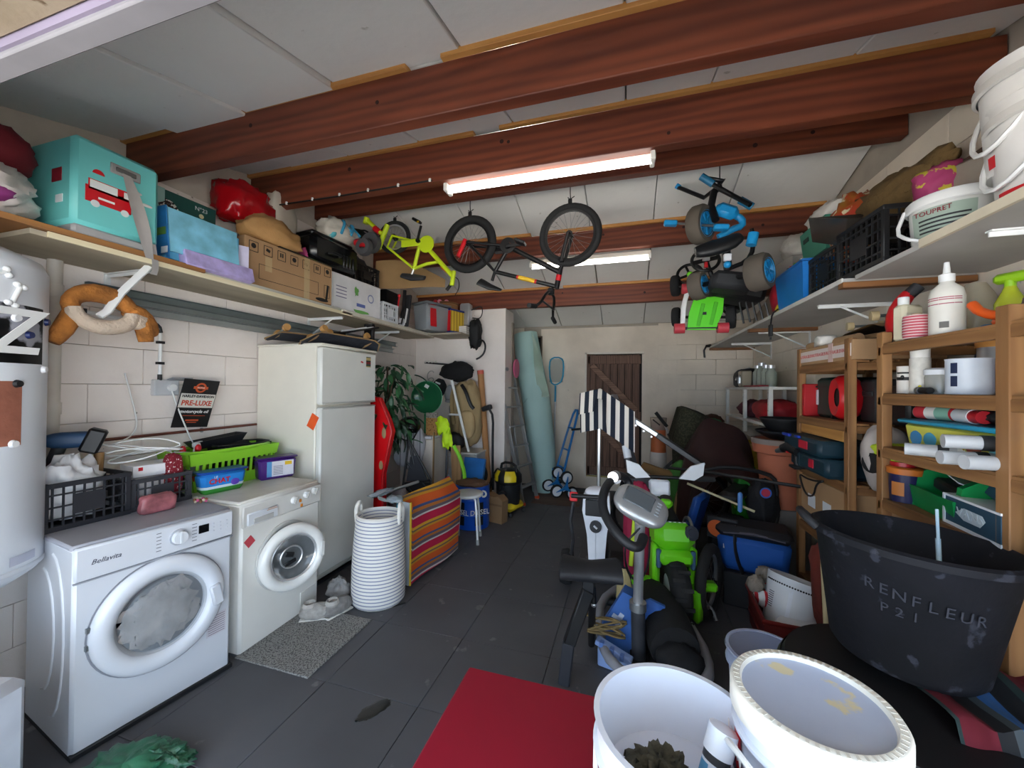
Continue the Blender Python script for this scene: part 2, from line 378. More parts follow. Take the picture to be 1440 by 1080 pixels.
P(dr, 'rail', M_DOOR, loc=(hx, dy-.02, (dz0+dz1)/2)).box((0, 0, 0), (hw, .022, .12), .003).done()
M_BRC = wood('5d4334', '93705a', .7, 'X', 14)
P(dr, 'brace', M_BRC, loc=(hx, dy-.026, dz0+1.31)).box((0, 0, 0), (.92, .02, .085), .003, ry=46).done()
P(dr, 'brace', M_BRC, loc=(hx, dy-.026, dz0+.5)).box((0, 0, 0), (.92, .02, .085), .003, ry=46).done()
P(dr, 'stile', M_DOOR, loc=(dx0+.022, dy-.02, (dz0+dz1)/2)).box((0, 0, 0), (.05, .022, dz1-dz0), .003).done()
P(dr, 'light_leak_strip', mat('dcd4c6', .6)).box((dx0-.016, YB-.03, (dz0+dz1)/2), (.028, .06, dz1-dz0+.05)).box((hx, YB-.03, dz1+.016), (dx1-dx0+.05, .06, .028)).done()  # pale strips stand for daylight leaking in at the left and top edges
P(dr, 'bottom_light_leak', mat('b7a45e', .6)).box((hx, YB-.015, dz0-.014), (dx1-dx0, .035, .016)).done()  # yellow strip paints the bright slit of light under the door
P(dr, 'latch', STEEL).box((dx0+.05, dy-.04, 1.0), (.03, .015, .05)).cyl((dx0+.05, dy-.05, 1.0), (dx0+.11, dy-.06, 1.0), .006).done()
# fluorescent lamps; tube glow added to brighten the back of the room
M_TUBE = mat('f4f2ee', .25, var=.02); M_TUBE.node_tree.nodes['Principled BSDF'].inputs['Emission Color'].default_value = (1, .96, .91, 1); M_TUBE.node_tree.nodes['Principled BSDF'].inputs['Emission Strength'].default_value = 4.5
def lamp(x0, x1, y, z, label, rz=0):
    t = thing('fluorescent_lamp', label, 'lamp', ((x0+x1)/2, y, z), rz, 'fluorescent lamps under the beams'); l = x1-x0
    P(t, 'housing', mat('e9e4d8', .4, var=.03)).box((0, 0, .045), (l, .055, .05), .008).box((0, .0, .015), (l-.06, .02, .02)).done()
    for dx in (-1, 1): P(t, 'end_cap', mat('f1eee6', .4)).box((dx*(l/2-.014), -.012, .005), (.028, .1, .055), .006).done()
    P(t, 'tube', M_TUBE).cyl((-l/2+.02, -.018, -.012), (l/2-.02, -.018, -.012), .013, n=14).done(60)
    return t
lamp(-1.19, .145, 2.375, 2.845, 'long white single-tube fluorescent lamp nearest the opening, under a red-brown beam')
lamp(-.98, .21, 3.9, 2.77, 'second white fluorescent lamp, partly hidden behind the hanging bicycle wheel')
# wall shelves
M_SH = wood('9d9380', 'b3a992', .7, 'Y', 6); M_EDGE = wood('d7c9a2', 'e6dcbd', .7, 'Y', 6); M_BR = wood('7f5530', 'a8743f', .6, 'Y', 6)
def bracket(t, x, y, z, s, l=.38):
    "white steel bracket; s = direction in which the arm points"
    P(t, 'bracket', WHITE).box((x+s*.004, y, z-.1), (.006, .03, .2)).box((x+s*l/2, y, z-.006), (l, .028, .006)).box((x+s*l/2, y, z-.016), (l, .004, .02)).cyl((x+s*.01, y, z-.17), (x+s*l*.72, y, z-.015), .007, n=6).done()
ZL = 2.185
t = thing('wall_shelf', 'long raw wood wall shelf above the laundry, loaded with boxes and a yellow bicycle', 'shelf', (0, 0, 0))
P(t, 'board', M_SH).box((-2.607, 2.7, ZL-.04), (.435, 3.5, .022), .001).done()
P(t, 'board', M_BR).box((-2.6, .98, ZL-.013), (.47, 1.3, .026), .001).done()
P(t, 'board', mat('b9b5a8', .6)).box((-2.607, 2.98, ZL-.015), (.44, 2.9, .024), .001).done()
P(t, 'edge_strip', M_EDGE).box((-2.385, 1.95, ZL-.037), (.012, 1.9, .028), .001).done()
P(t, 'edge_strip', mat('d9d3c2', .6)).box((-2.385, 3.6, ZL-.022), (.012, 1.65, .034), .001).done()
for y in (1.42, 2.86, 3.75): bracket(t, XL+.002, y, ZL-.052, 1)
ZR = 2.1
t = thing('wall_shelf', 'long grey-white wall shelf under the hanging tricycle and black crates, on white brackets', 'shelf', (0, 0, 0))
M_SR = mat('b4b1ad', .6, scale=2.5, var=.15)
P(t, 'board', M_SR).box((1.345, 4.12, ZR-.012), (.535, 3.4, .022), .001).done()
P(t, 'board', M_SR).box((1.36, 1.52, ZR-.012), (.51, 1.7, .022), .001).done()
P(t, 'edge_strip', mat('d8ccb4', .6)).box((1.098, 1.2, ZR-.009), (.014, 1.4, .034), .001).done()
P(t, 'edge_strip', mat('d5d2cc', .6)).box((1.074, 4.12, ZR-.012), (.008, 3.4, .026), .001).done()
P(t, 'batten', wood('5d3a1f', '8a5a30', .6, 'X', 8)).box((1.34, 2.43, ZR-.038), (.54, .05, .03), .002).done()
P(t, 'batten', wood('5d3a1f', '8a5a30', .6, 'X', 8)).box((1.34, 4.05, ZR-.038), (.54, .05, .03), .002).done()
P(t, 'batten', wood('5d3a1f', '8a5a30', .6, 'X', 8)).box((1.34, 5.8, ZR-.038), (.54, .04, .03), .002).done()
for y in (1.75, 3.0, 4.2, 5.2): bracket(t, XR-.002, y, ZR-.024, -1, .42)
t = thing('lamp_cable', 'black cable with white clips along the lower edge of second beam', 'cable', (0, 2.27, 2.868)); P(t, 'wire', mat('141414', .6)).tube([(-2.8, -.004, .01), (-2.0, -.004, .0), (-1.25, -.004, .006)], .006, 6).done()
for k in range(7): P(t, 'clip', WHITE).box((-2.7+k*.24, -.008, .008), (.016, .012, .022), .003).done()
# ================================================================== laundry side
def crate(t, w, d, h, mt, nx=7, nz=4, tk=.008, nd=5):
    "open lattice crate, base centre at the origin of t"
    P(t, 'base', mt).box((0, 0, .006), (w*.96, d*.96, .012)).done()
    f = P(t, 'frame', mt)
    for sx in (-1, 1):
        for sy in (-1, 1): f.box((sx*(w/2-.012), sy*(d/2-.012), h/2), (.024, .024, h), .003)
    for z in (.012, h-.012):
        for sy in (-1, 1): f.box((0, sy*(d/2-.004), z), (w, .012, .022), .002)
        for sx in (-1, 1): f.box((sx*(w/2-.004), 0, z), (.012, d, .022), .002)
    f.done()
    for ax, ln, off, k in (('x', w, d/2-tk/2, nx), ('x', w, -d/2+tk/2, nx), ('y', d, w/2-tk/2, nd), ('y', d, -w/2+tk/2, nd)):
        q = P(t, 'lattice', mt)
        for i in range(1, k):
            a = -ln/2+ln*i/k
            q.box((a, off, h/2) if ax == 'x' else (off, a, h/2), (.006, tk, h-.03) if ax == 'x' else (tk, .006, h-.03))
        for j in range(1, nz):
            q.box((0, off, h*j/nz) if ax == 'x' else (off, 0, h*j/nz), (ln-.03, tk, .007) if ax == 'x' else (tk, ln-.03, .007))
        q.box((0, off*1.001, h*.5) if ax == 'x' else (off*1.001, 0, h*.5), (ln*.34, tk, h*.42) if ax == 'x' else (tk, ln*.34, h*.42)).done()
M_APP = mat('d3d6dc', .3, var=.02, coat=.15); M_APPW = mat('ebe9e2', .32, var=.03, coat=.1)
# water heater
t = thing('water_heater', 'tall white cylinder water heater with magnets, on wall beside the shelf', 'water heater', (-2.53, .78, .68))
P(t, 'tank', mat('dcdfe4', .35, var=.05, scale=3)).lathe([(0, 0), (.12, .0), (.2, .02), (.255, .06), (.262, .075), (.268, .08), (.268, 1.29), (.262, 1.3), (.25, 1.33), (.17, 1.37), (0, 1.38)], 56).done(60)
P(t, 'seam', mat('c9ccd1', .4)).lathe([(.269, .078), (.272, .082), (.272, .096), (.269, .1)], 56).done(60)
P(t, 'poster', spots('121214', '9a9aa2', .58, 6, .5, .02, '050506', 3), 'black and white paper print').lathe([(.2700, .905), (.2700, 1.135)], 20, a0=-60, a1=46).done(60)
P(t, 'paper', mat('9c5f4a', .9, var=.25, scale=9, bump=.2), 'terracotta paper sheet').lathe([(.2705, .585), (.2705, .835)], 16, a0=-60, a1=26).done(60)
def on_tank(a, z, r=.272): return (r*cos(rad(a)), r*sin(rad(a)), z)
for a, z, h in ((20, 1.08, 'e9e9ea'), (46, .885, 'f1f1f1'), (22, .825, '1a1a1c'), (20, .592, 'f1f1f1'), (-10, .592, 'f1f1f1'), (49, 1.085, '1c2a5e'), (30, 1.02, '1c2a5e'), (-5, .84, '1a1a1c')):
    p = Vector(on_tank(a, z)); P(t, 'magnet', mat(h, .4)).cyl(p, p+Vector((cos(rad(a)), sin(rad(a)), 0))*.012, .016, .012, n=14).done()
for a, z, ry in ((6, 1.24, 15), (20, 1.17, 70)):
    p = Vector(on_tank(a, z)); q = Vector((-sin(rad(a)), cos(rad(a)), 0)); u = q*cos(rad(ry))+Vector((0, 0, 1))*sin(rad(ry))
    b = P(t, 'bone_magnet', WHITE).cyl(p-u*.035, p+u*.035, .008)
    for s_ in (-1, 1):
        for e in (-1, 1): b.blob(p+u*.04*s_+u.cross(Vector((cos(rad(a)), sin(rad(a)), 0)))*.011*e, (.024, .024, .024), 0, n=6)
    b.done()
text(t, 'Z', .25, on_tank(18, 1.02, .276), (90, 0, 18+90), WHITE, ext=.002, shear=.2, bold=.003)
P(t, 'rating_label', mat('b9bccb', .5)).lathe([(.2696, .115), (.2696, .15)], 6, a0=20, a1=42).done()
# tumble dryer
t = thing('tumble_dryer', 'white front-loading dryer with clothes behind its round door, beside the water heater', 'dryer', (-2.317, 1.303, 0), 81.3)
W, D, HH = .585, .5, .85
P(t, 'body', M_APP).box((0, 0, .42), (W, D, .84), .012).done()
P(t, 'plinth', mat('1c1d20', .6)).box((.004, -.012, .012), (W+.01, D, .024), .004).done()
P(t, 'worktop', mat('a8a9b2', .4, var=.05)).box((0, .01, HH-.012), (W+.006, D-.02, .024), .008).done()
cp = P(t, 'control_panel', M_APP).box((0, -D/2-.004, .775), (W, .016, .135), .008).done()
P(cp, 'groove', mat('9b9ea6', .5)).box((0, -D/2-.002, .703), (W, .01, .006)).done()
P(cp, 'knob_ring', mat('b7bac2', .35, .3)).cyl((.05, -D/2-.01, .78), (.05, -D/2-.02, .78), .037, n=28).done()
P(cp, 'knob', PLW).cyl((.05, -D/2-.018, .78), (.05, -D/2-.04, .78), .031, .028, n=28).box((.05, -D/2-.041, .78), (.008, .004, .05)).done()
P(cp, 'display', mat('0c0c0e', .2)).box((.155, -D/2-.012, .785), (.045, .004, .04), .001).done()
b = P(cp, 'button', mat('c6c9d0', .4))
for i in range(3):
    for j in range(3): b.cyl((.2+i*.03, -D/2-.011, .76+j*.018), (.2+i*.03, -D/2-.015, .76+j*.018), .004, n=8)
b.done()
ink = mat('4d4f5c', .6); lb = P(cp, 'printed_marks', ink)
for i in range(6): lb.box((-.025, -D/2-.0125, .74+i*.016), (.018, .001, .0025)).box((.115, -D/2-.0125, .74+i*.016), (.02, .001, .0025))
lb.done()
text(cp, 'Bellavita', .028, (-.2, -D/2-.0125, .775), (90, 0, 0), ink, shear=.35)
dd = P(t, 'door_ring', mat('dfe2e8', .25, var=.02, coat=.3)).lathe([(.172, -.008), (.178, -.024), (.205, -.034), (.235, -.03), (.25, -.016), (.25, 0)], 56, (0, -D/2-.004, .45), axis='Y').done(60)
P(dd, 'door_seam', mat('8e9098', .5)).lathe([(.251, -.001), (.257, -.003), (.257, 0)], 48, (0, -D/2-.003, .45), axis='Y').done()
P(dd, 'inner_ring', mat('b9bcc0', .3, var=.05)).lathe([(.174, -.012), (.16, .0), (.15, .05)], 48, (0, -D/2-.004, .45), axis='Y').done(60)
P(dd, 'handle_notch', mat('d3d6dc', .3)).box((.205, -D/2-.04, .44), (.05, .02, .11), .008, ry=-12).done()
P(dd, 'hinge', STEEL).box((-.252, -D/2-.01, .43), (.012, .014, .02)).box((-.25, -D/2-.01, .5), (.012, .014, .02)).done()
P(dd, 'drum_back', mat('6b6d70', .5)).cyl((0, -D/2-.0035, .45), (0, -D/2-.0015, .45), .16, n=40).done()
P(dd, 'laundry', mat('a9a19b', .9, var=.35, scale=10, bump=.4, bscale=25)).blob((-.01, -D/2-.006, .45), (.29, .035, .26), .28, 5, 22, 2.6).done(80)
P(dd, 'glass', glass('e8ecf0', .03, .16)).lathe([(.158, -.018), (.12, -.034), (.06, -.044), (0, -.046)], 40, (0, -D/2-.004, .45), axis='Y').done(80)
P(t, 'care_sticker', mat('cfccd2', .6)).box((.225, -D/2-.0005, .27), (.09, .002, .11)).done()
q = P(t, 'printed_marks', mat('8d7d84', .6))
for i in range(9): q.box((.225, -D/2-.002, .225+i*.011), (.076, .001, .003))
q.done()
for r_, x0 in ((.34, -.02), (.26, .08)):     # pressed ribs in the side sheet
    P(t, 'side_rib', mat('d2d5da', .35)).tube([(-W/2-.001, -D/2+.22+x0-.13*math.sin(pi*k/10), .45+r_*math.cos(pi*k/10)) for k in range(11)], .006, 6, flat=.5).done()
# washing machine, door ajar
t = thing('washing_machine', 'old cream-white washing machine with its round door ajar, beside the fridge', 'washing machine', (-2.337, 1.908, 0), 90.5)
W, D = .575, .57
P(t, 'body', M_APPW).box((0, 0, .42), (W, D, .84), .014).done()
P(t, 'worktop', mat('e2ddd2', .45, var=.1, scale=9)).box((0, .01, .84), (W+.004, D-.01, .024), .009).done()
cp = P(t, 'control_panel', mat('dedcd6', .35)).box((0, -D/2-.004, .768), (W, .018, .125), .008).done()
for x, z in ((.055, .775), (.155, .785), (.225, .792)):
    k = P(cp, 'knob', WHITE).cyl((x, -D/2-.012, z), (x, -D/2-.034, z), .024, .021, n=20).done(); P(k, 'pointer', mat('b8b4aa', .4)).box((x, -D/2-.036, z), (.006, .006, .04), ry=25).done()
for x, z in ((.107, .758), (.118, .725)): P(cp, 'orange_button', mat('e08a2b', .4)).box((x, -D/2-.014, z), (.018, .006, .02), .002).done()
P(cp, 'drawer', PLW).box((-.165, -D/2-.016, .75), (.2, .012, .07), .006).done()
P(cp, 'drawer_grip', mat('c2c1bd', .4)).box((-.165, -D/2-.024, .735), (.13, .006, .03), .003).done()
q = P(cp, 'printed_marks', mat('c99b76', .6)).box((-.11, -D/2-.0235, .772), (.07, .001, .004)).box((-.11, -D/2-.0235, .78), (.06, .001, .003)); q.done()
P(t, 'port_ring', mat('c9c8c4', .4)).lathe([(.2, .0), (.205, -.012), (.195, -.02), (.165, -.01), (.15, .02)], 44, (.0, -D/2-.001, .455), axis='Y').done(60)
P(t, 'drum_port', mat('141415', .4)).cyl((0, -D/2-.002, .455), (0, -D/2-.004, .455), .165, n=40).done()
hx = -.2; dd = P(t, 'door', mat('ecebe6', .25, coat=.3)); dd.xf((hx, -D/2-.02, .455), (0, 0, -17))
dd.lathe([(.138, -.01), (.145, -.032), (.168, -.04), (.19, -.032), (.2, -.015), (.2, 0), (.138, 0)], 52, (.2, 0, 0), axis='Y'); dd = dd.done(60)
g = P(dd, 'glass_bowl', mat('6d7173', .12, var=.25, scale=14, trans=.3)); g.xf((hx, -D/2-.02, .455), (0, 0, -17)); g.lathe([(.141, -.016), (.125, -.006), (.11, .01), (0, .016)], 40, (.2, 0, 0), axis='Y').done(70)
g = P(dd, 'chrome_rim', CHROME); g.xf((hx, -D/2-.02, .455), (0, 0, -17)); g.lathe([(.141, -.018), (.134, -.024), (.127, -.016)], 40, (.2, 0, 0), axis='Y').lathe([(.07, -.004), (.066, -.008), (.06, -.004)], 30, (.19, 0, 0), axis='Y').done(70)
g = P(dd, 'drum_paddle', BLACK); g.xf((hx, -D/2-.02, .455), (0, 0, -17)); g.box((.175, -.012, .02), (.055, .008, .03), .004, ry=20).box((.18, -.012, -.03), (.07, .008, .025), .004, ry=-15).done()
g = P(dd, 'latch_handle', mat('d5d4cf', .3)); g.xf((hx, -D/2-.02, .455), (0, 0, -17)); g.box((.37, -.036, .0), (.03, .018, .1), .007).done()
P(t, 'red_sticker', mat('c9444f', .6)).box((-.235, -D/2-.0015, .62), (.05, .002, .05), ry=-35).done()
P(t, 'filter_flap', mat('d8d6cf', .4)).box((.2, -D/2-.002, .1), (.14, .006, .09), .002).done()
# fridge freezer
t = thing('fridge_freezer', 'tall cream-white fridge freezer with orange tape on its side, skateboards on top', 'fridge', (-2.49, 2.655, 0), 90)
W, D = .65, .62; M_FR = mat('e6e1d3', .35, var=.03); M_FRD = mat('e3e3dc', .3, var=.03, coat=.1)
P(t, 'body', M_FR).box((0, .025, .915), (W, D-.05, 1.8), .008).done()
P(t, 'top_panel', M_FR).box((0, 0, 1.818), (W+.008, D+.01, .024), .008).done()
d1 = P(t, 'door', M_FRD, 'lower door').box((0, -D/2+.024, .72), (W, .05, 1.25), .012).done()
d2 = P(t, 'door', M_FRD, 'freezer door').box((0, -D/2+.024, 1.583), (W, .05, .435), .012).done()
for d_, z in ((d1, 1.338), (d2, 1.376)): P(d_, 'grip', mat('b8b7b0', .35)).box((0, -D/2-.004, z), (W-.03, .014, .012), .003).done()
P(d2, 'sticker', stripes([(3, '7a1d1d'), (2, '2d2b22'), (4, 'bda86a'), (3, '38443a')], 'Z', .075, off=.3), 'small picture sticker').box((.215, -D/2-.002, 1.72), (.06, .002, .09)).done()
P(d2, 'sticker', RED, 'tiny red sticker').box((.13, -D/2-.002, 1.715), (.03, .002, .012), ry=12).done()
P(t, 'orange_tape', mat('e85a22', .6)).box((-W/2-.001, -.24, 1.24), (.002, .07, .11), rx=28).done()
P(t, 'plinth', DGREY).box((0, .02, .02), (W-.02, D-.06, .04)).done()
# skateboards on the fridge
def skateboard(name, label, loc, rz, deck, grip, wheelc, l=.78, w=.2, up=True, rot=None):
    t = thing(name, label, 'skateboard', loc, rz, 'skateboards', rot and [rad(a) for a in rot])
    def dk(z0):
        def fn(u, v):
            a = 2*pi*v; x = (u-.5)*l; hw = w/2*min(1, (1-abs(2*u-1)**8)**.5+.02); z = z0+(max(0, abs(x)-l*.34)*.35)*(-1 if up else 1)
            return (x, cos(a)*hw, z+sin(a)*.005)
        return fn
    z0 = .006 if up else .078
    P(t, 'deck', deck).grid(dk(z0+.035 if up else z0), 15, 12, close_v=True).done()
    P(t, 'grip_tape', grip).grid(lambda u, v: ((u-.5)*l*.97, (v-.5)*w*.9*min(1, (1-abs(2*u-1)**8)**.5+.02), (z0+.029 if up else z0+.0065)-(max(0, abs((u-.5)*l*.97)-l*.34)*.35)*(1 if up else -1)), 15, 3).done()
    zs = 1 if up else -1; zb = z0+.04 if up else z0-.006
    for sx in (-1, 1):
        tr = P(t, 'truck', STEEL).box((sx*l*.28, 0, zb+zs*.01), (.08, .05, .015), .003).cyl((sx*l*.28, 0, zb), (sx*l*.28, 0, zb+zs*.035), .015, n=10).cyl((sx*l*.28, -.08, zb+zs*.04), (sx*l*.28, .08, zb+zs*.04), .008, n=8).done()
        for sy in (-1, 1): P(tr, 'wheel', wheelc).cyl((sx*l*.28, sy*.06, zb+zs*.04), (sx*l*.28, sy*.092, zb+zs*.04), .027, n=16).done()
    return t
AMB = mat('b98b52', .4); GRIP = mat('2f333d', .9, var=.3, scale=20, bump=.3); PLY = wood('a9855a', 'c9a878', .5, 'X', 8)
ZF = 1.832
skateboard('skateboard', 'upturned skateboard with amber wheels lying on the fridge front edge', (-2.24, 2.63, ZF+.005), 80, PLY, GRIP, AMB, .8, .21, rot=(-24, 0, 84))
skateboard('skateboard', 'second upturned skateboard with pale truck, at the wall end of fridge top', (-2.5, 2.5, ZF+.02), 60, PLY, GRIP, AMB, .6, .2, rot=(-14, 0, 70))
t = thing('balance_board', 'black board with white curved outline resting on the skateboard deck', 'board', (-2.32, 2.86, ZF+.12), 84)
P(t, 'deck', BLACK).box((0, 0, .05), (.42, .2, .016), .006, ry=-14).done()
P(t, 'white_line', WHITE).tube([(-.19, -.04, .012), (-.1, -.07, .036), (.0, -.04, .061), (.1, -.08, .084), (.19, -.05, .108), (.17, .03, .104), (.05, .04, .073), (-.05, .02, .05), (-.12, .03, .034)], .006, 6, smooth=2).done()
P(t, 'foot_stop', BLACK).box((-.17, 0, -.02), (.04, .12, .05), .006).box((.18, 0, .045), (.04, .1, .18), .006).done()
# crates and what lies in them, on the dryer
t = thing('plastic_crate', 'black lattice crate by the water heater, holding a white bag', 'crate', (-2.548, 1.172, HH), 88, 'black crates on the dryer'); crate(t, .31, .27, .215, mat('23242a', .6), 9, 4)
t = thing('plastic_crate', 'lower dark grey lattice crate beside the green laundry basket', 'crate', (-2.53, 1.475, HH), 85, 'black crates on the dryer'); crate(t, .275, .24, .165, mat('33343a', .6), 9, 3)
S('plastic_bag', 'crumpled white plastic bag stuffed into the black crate by the heater', 'bag', mat('e3e3e5', .35, var=.08, bump=.4, bscale=20), (-2.55, 1.15, HH+.012)).blob((0, 0, .14), (.2, .24, .29), .3, 3, 22, 2.4, flat=.9).done(75)
t = thing('sander', 'blue and black power sander standing in crate by heater', 'tool', (-2.62, 1.2, HH+.3), 60)
P(t, 'body', mat('2a4a6e', .5)).blob((0, 0, .08), (.2, .08, .08), .03, 2, 12, power=.7).done(70)
P(t, 'pad', BLACK).box((.07, 0, .07), (.07, .1, .12), .01, ry=20).done(); P(t, 'neck', DGREY).cyl((-.04, 0, .06), (-.08, 0, -.08), .025).done()
t = thing('wooden_mallet', 'wooden handle standing upright between the two crates', 'tool', (-2.62, 1.29, HH+.012), 0)
P(t, 'handle', wood('7b5a35', 'a57f4f', .6, 'Z', 9)).cyl((0, 0, 0), (.0, .01, .29), .017, .02, n=12).done(); P(t, 'collar', mat('c99b4a', .4, .6)).cyl((0, .003, .09), (0, .005, .13), .021, n=12).done()
for i, (y, z, l, rz) in enumerate(((1.44, .013, 'white card box with red corners lying in the lower dark crate', 4), (1.49, .165, 'upper white card box with red corners, on top of the lower crate', -8))):
    t = thing('card_box', l, 'box', (-2.56, y, HH+(.012 if i == 0 else .157)), 88+rz, 'white card boxes in the crate')
    P(t, 'carton', mat('e9e8ea', .5)).box((0, 0, .07 if i == 0 else .032), (.2, .16, .14 if i == 0 else .06), .002).done()
    P(t, 'red_corner', RED).box((.085, -.081, .045), (.018, .002, .018)).box((-.07, -.081, .045), (.018, .002, .018)).done()
random.seed(2)
pts = [(.13*cos(a*1.05)*(1+.15*sin(a*2.3)), .1*sin(a)*(1+.2*cos(a*1.7)), .03+.022*sin(a*1.4)+.004*a) for a in [k*.35 for k in range(60)]]
S('white_cable', 'loose coil of white electric cable lying over the boxes in the crate', 'cable', WHITE, (-2.58, 1.47, HH+.22), 80).tube(pts, .0045, 6).tube([pts[-1], (.05, .2, .15), (.02, .22, .35), (-.02, .2, .5)], .004, 6, smooth=3).done(80)
S('plugged_cable', 'white mains cable hanging from wall socket behind the tin sign', 'cable', WHITE, (0, 0, 0)).tube([(-2.795, 1.73, 1.485), (-2.77, 1.74, 1.4), (-2.78, 1.8, 1.25), (-2.76, 1.85, 1.1), (-2.72, 1.86, 1.02), (-2.6, 1.75, 1.08), (-2.55, 1.6, 1.11)], .0045, 6, smooth=2).cyl((-2.81, 1.73, 1.487), (-2.785, 1.73, 1.487), .02, n=14).done()
S('red_packet', 'white and dark red crumpled packet leaning on crate on the dryer', 'packet', mat('a8646a', .4, var=.55, scale=16), (-2.33, 1.385, HH), 84).blob((0, -.01, .045), (.15, .05, .1), .12, 9, 14, power=.5, flat=.85).done(60)
t = thing('bracelet', 'small pink and brown beaded bracelet on dryer top', 'bracelet', (-2.27, 1.56, HH), 20)
for k in range(12): P(t, 'bead', mat(['d35b8a', '8a5b3a', 'd8c9a8'][k % 3], .4)).blob((.028*cos(k*pi/6), .02*sin(k*pi/6), .012+.008*(k % 2)), (.016, .016, .016), 0, n=6).done()
S('red_peg_basket', 'dark red dotted cloth pouch standing between crate and green basket', 'pouch', spots('7d1f2b', 'e8d9d6', .6, 90, .8, .1), (-2.53, 1.5, HH+.012)).blob((.05, .05, .13), (.09, .08, .25), .1, 4, 14, power=.6, flat=.95).done(60)
# green basket and what it holds
t = thing('laundry_basket', 'lime green slotted laundry basket on the washing machine', 'basket', (-2.62, 1.94, .852), 88); GR = mat('8ed032', .4, var=.05)
def slotted(t, w, d, h, mt, taper=.84, ns=13):
    P(t, 'base', mt).box((0, 0, .004), (w*taper, d*taper, .008)).done()
    def ring(z0, z1, tk=.006):
        q = P(t, 'rim' if z1 > h*.9 else 'band', mt)
        for sx, sy, ax in ((1, 0, 0), (-1, 0, 0), (0, 1, 1), (0, -1, 1)):
            k0 = taper+(1-taper)*z0/h; k1 = taper+(1-taper)*z1/h; l0, l1 = (d/2*k0, d/2*k1) if ax == 0 else (w/2*k0, w/2*k1)
            o0, o1 = (w/2*k0, w/2*k1) if ax == 0 else (d/2*k0, d/2*k1); sg = sx+sy; vs = []
            for o, l, z in ((o0, l0, z0), (o1, l1, z1)):
                for s_ in (-1, 1):
                    for e in (0, tk): vs.append((sg*(o-e), s_*l, z) if ax == 0 else (s_*l, sg*(o-e), z))
            q.add(vs, [(0, 2, 6, 4), (1, 5, 7, 3), (0, 4, 5, 1), (2, 3, 7, 6), (4, 6, 7, 5), (0, 1, 3, 2)])
        q.done()
    ring(0, h*.3); ring(h*.7, h)
    q = P(t, 'bars', mt); k = taper+(1-taper)*.5
    for i in range(ns+1):
        x = (-.5+i/ns)*w*.82
        for sy in (-1, 1): q.box((x, sy*(d/2*k-.003), h*.5), (.016, .005, h*.44), rx=-sy*math.degrees(math.atan(d/2*(1-taper)/h)))
    for i in range(6):
        y = (-.5+i/5)*d*.78
        for sx in (-1, 1): q.box((sx*(w/2*k-.003), y, h*.5), (.005, .016, h*.44), ry=sx*math.degrees(math.atan(w/2*(1-taper)/h)))
    q.done()
    P(t, 'lip', mt).tube([(sx*w/2, sy*d/2, h) for sx, sy in ((-1, -1), (1, -1), (1, 1), (-1, 1))], .012, 8, closed=True, smooth=2).done()
slotted(t, .6, .3, .235, GR)
t = thing('baking_tin', 'black oblong tin lying inside the green basket', 'tin', (-2.62, 2.06, .94), 84); P(t, 'pan', mat('1c1d21', .4)).open_box((0, 0, .0), (.32, .2, .16), .006, .85).done()
P(t, 'rim', mat('17181b', .4)).tube([(sx*.17, sy*.11, .16) for sx, sy in ((-1, -1), (1, -1), (1, 1), (-1, 1))], .007, 6, closed=True, smooth=1).done()
S('black_tray', 'flat black plastic tray tilted against the wall above the green basket', 'tray', mat('1a1b1f', .45), (-2.7, 1.96, 1.1), 86, rot=(0, -6, 86)).open_box((0, 0, 0), (.34, .12, .05), .006, .8).done()
S('orange_cloth', 'orange and red laundry seen through slots of the green basket', 'cloth', mat('c4512a', .9, var=.5, scale=14), (-2.62, 1.93, .861), 88).blob((0, -.03, .04), (.42, .16, .09), .2, 6, 16, flat=.8).done(70)
t = thing('spray_bottle', 'clear spray bottle with white trigger standing in the green basket', 'bottle', (-2.66, 1.8, .861), 30)
P(t, 'bottle', glass('e4ecec', .1, .35)).lathe([(0, 0), (.035, 0), (.036, .13), (.03, .17), (.014, .21), (.013, .235)], 18).done(60)
P(t, 'trigger_head', PLW).box((0, .01, .26), (.03, .09, .035), .008).cyl((0, 0, .225), (0, 0, .25), .016).box((0, -.03, .225), (.012, .012, .05), .004, rx=-20).done()
for i, (x, y, l) in enumerate(((-2.6, 1.69, 'red plastic clothes clip poking up at corner of green basket'), (-2.59, 1.75, 'second red clip beside the spray bottle in the green basket'))):
    S('clothes_clip', l, 'clip', RED, (x, y, .99), 30+i*50).box((0, 0, .07), (.02, .02, .09), .006, rx=18).blob((0, -.02, .12), (.035, .03, .05), 0, n=8).done()
# detergent boxes
t = thing('detergent_box', 'blue laundry capsule tub on washing machine, in front of green basket', 'detergent', (-2.405, 1.77, .852), 80)
P(t, 'tub', stripes([(2, '3f9a3a'), (1, 'cfe6ef'), (6, '1f7fd0')], 'Z', .14)).box((0, 0, .063), (.25, .1, .126), .02, taper=.9).done(); P(t, 'lid', mat('1c4da5', .35)).box((0, 0, .13), (.262, .112, .014), .006).done()
text(t, 'LE', .02, (-.05, -.0495, .1), (94, 0, 0), WHITE); text(t, 'CHAT', .042, (-.03, -.049, .075), (94, 0, 0), RED, bold=.001); P(t, 'capsule_print', mat('5a3fae', .4)).blob((.055, -.05, .055), (.05, .006, .04), 0, n=8).done()
t = thing('purple_tub', 'dark purple laundry capsule tub with white label, nearest the fridge', 'detergent', (-2.4, 2.15, .852), 66)
P(t, 'tub', mat('4b2279', .35)).box((0, 0, .07), (.24, .11, .14), .015, taper=.93).done(); P(t, 'lid', mat('3f1a68', .3)).box((0, 0, .147), (.256, .124, .014), .006).done()
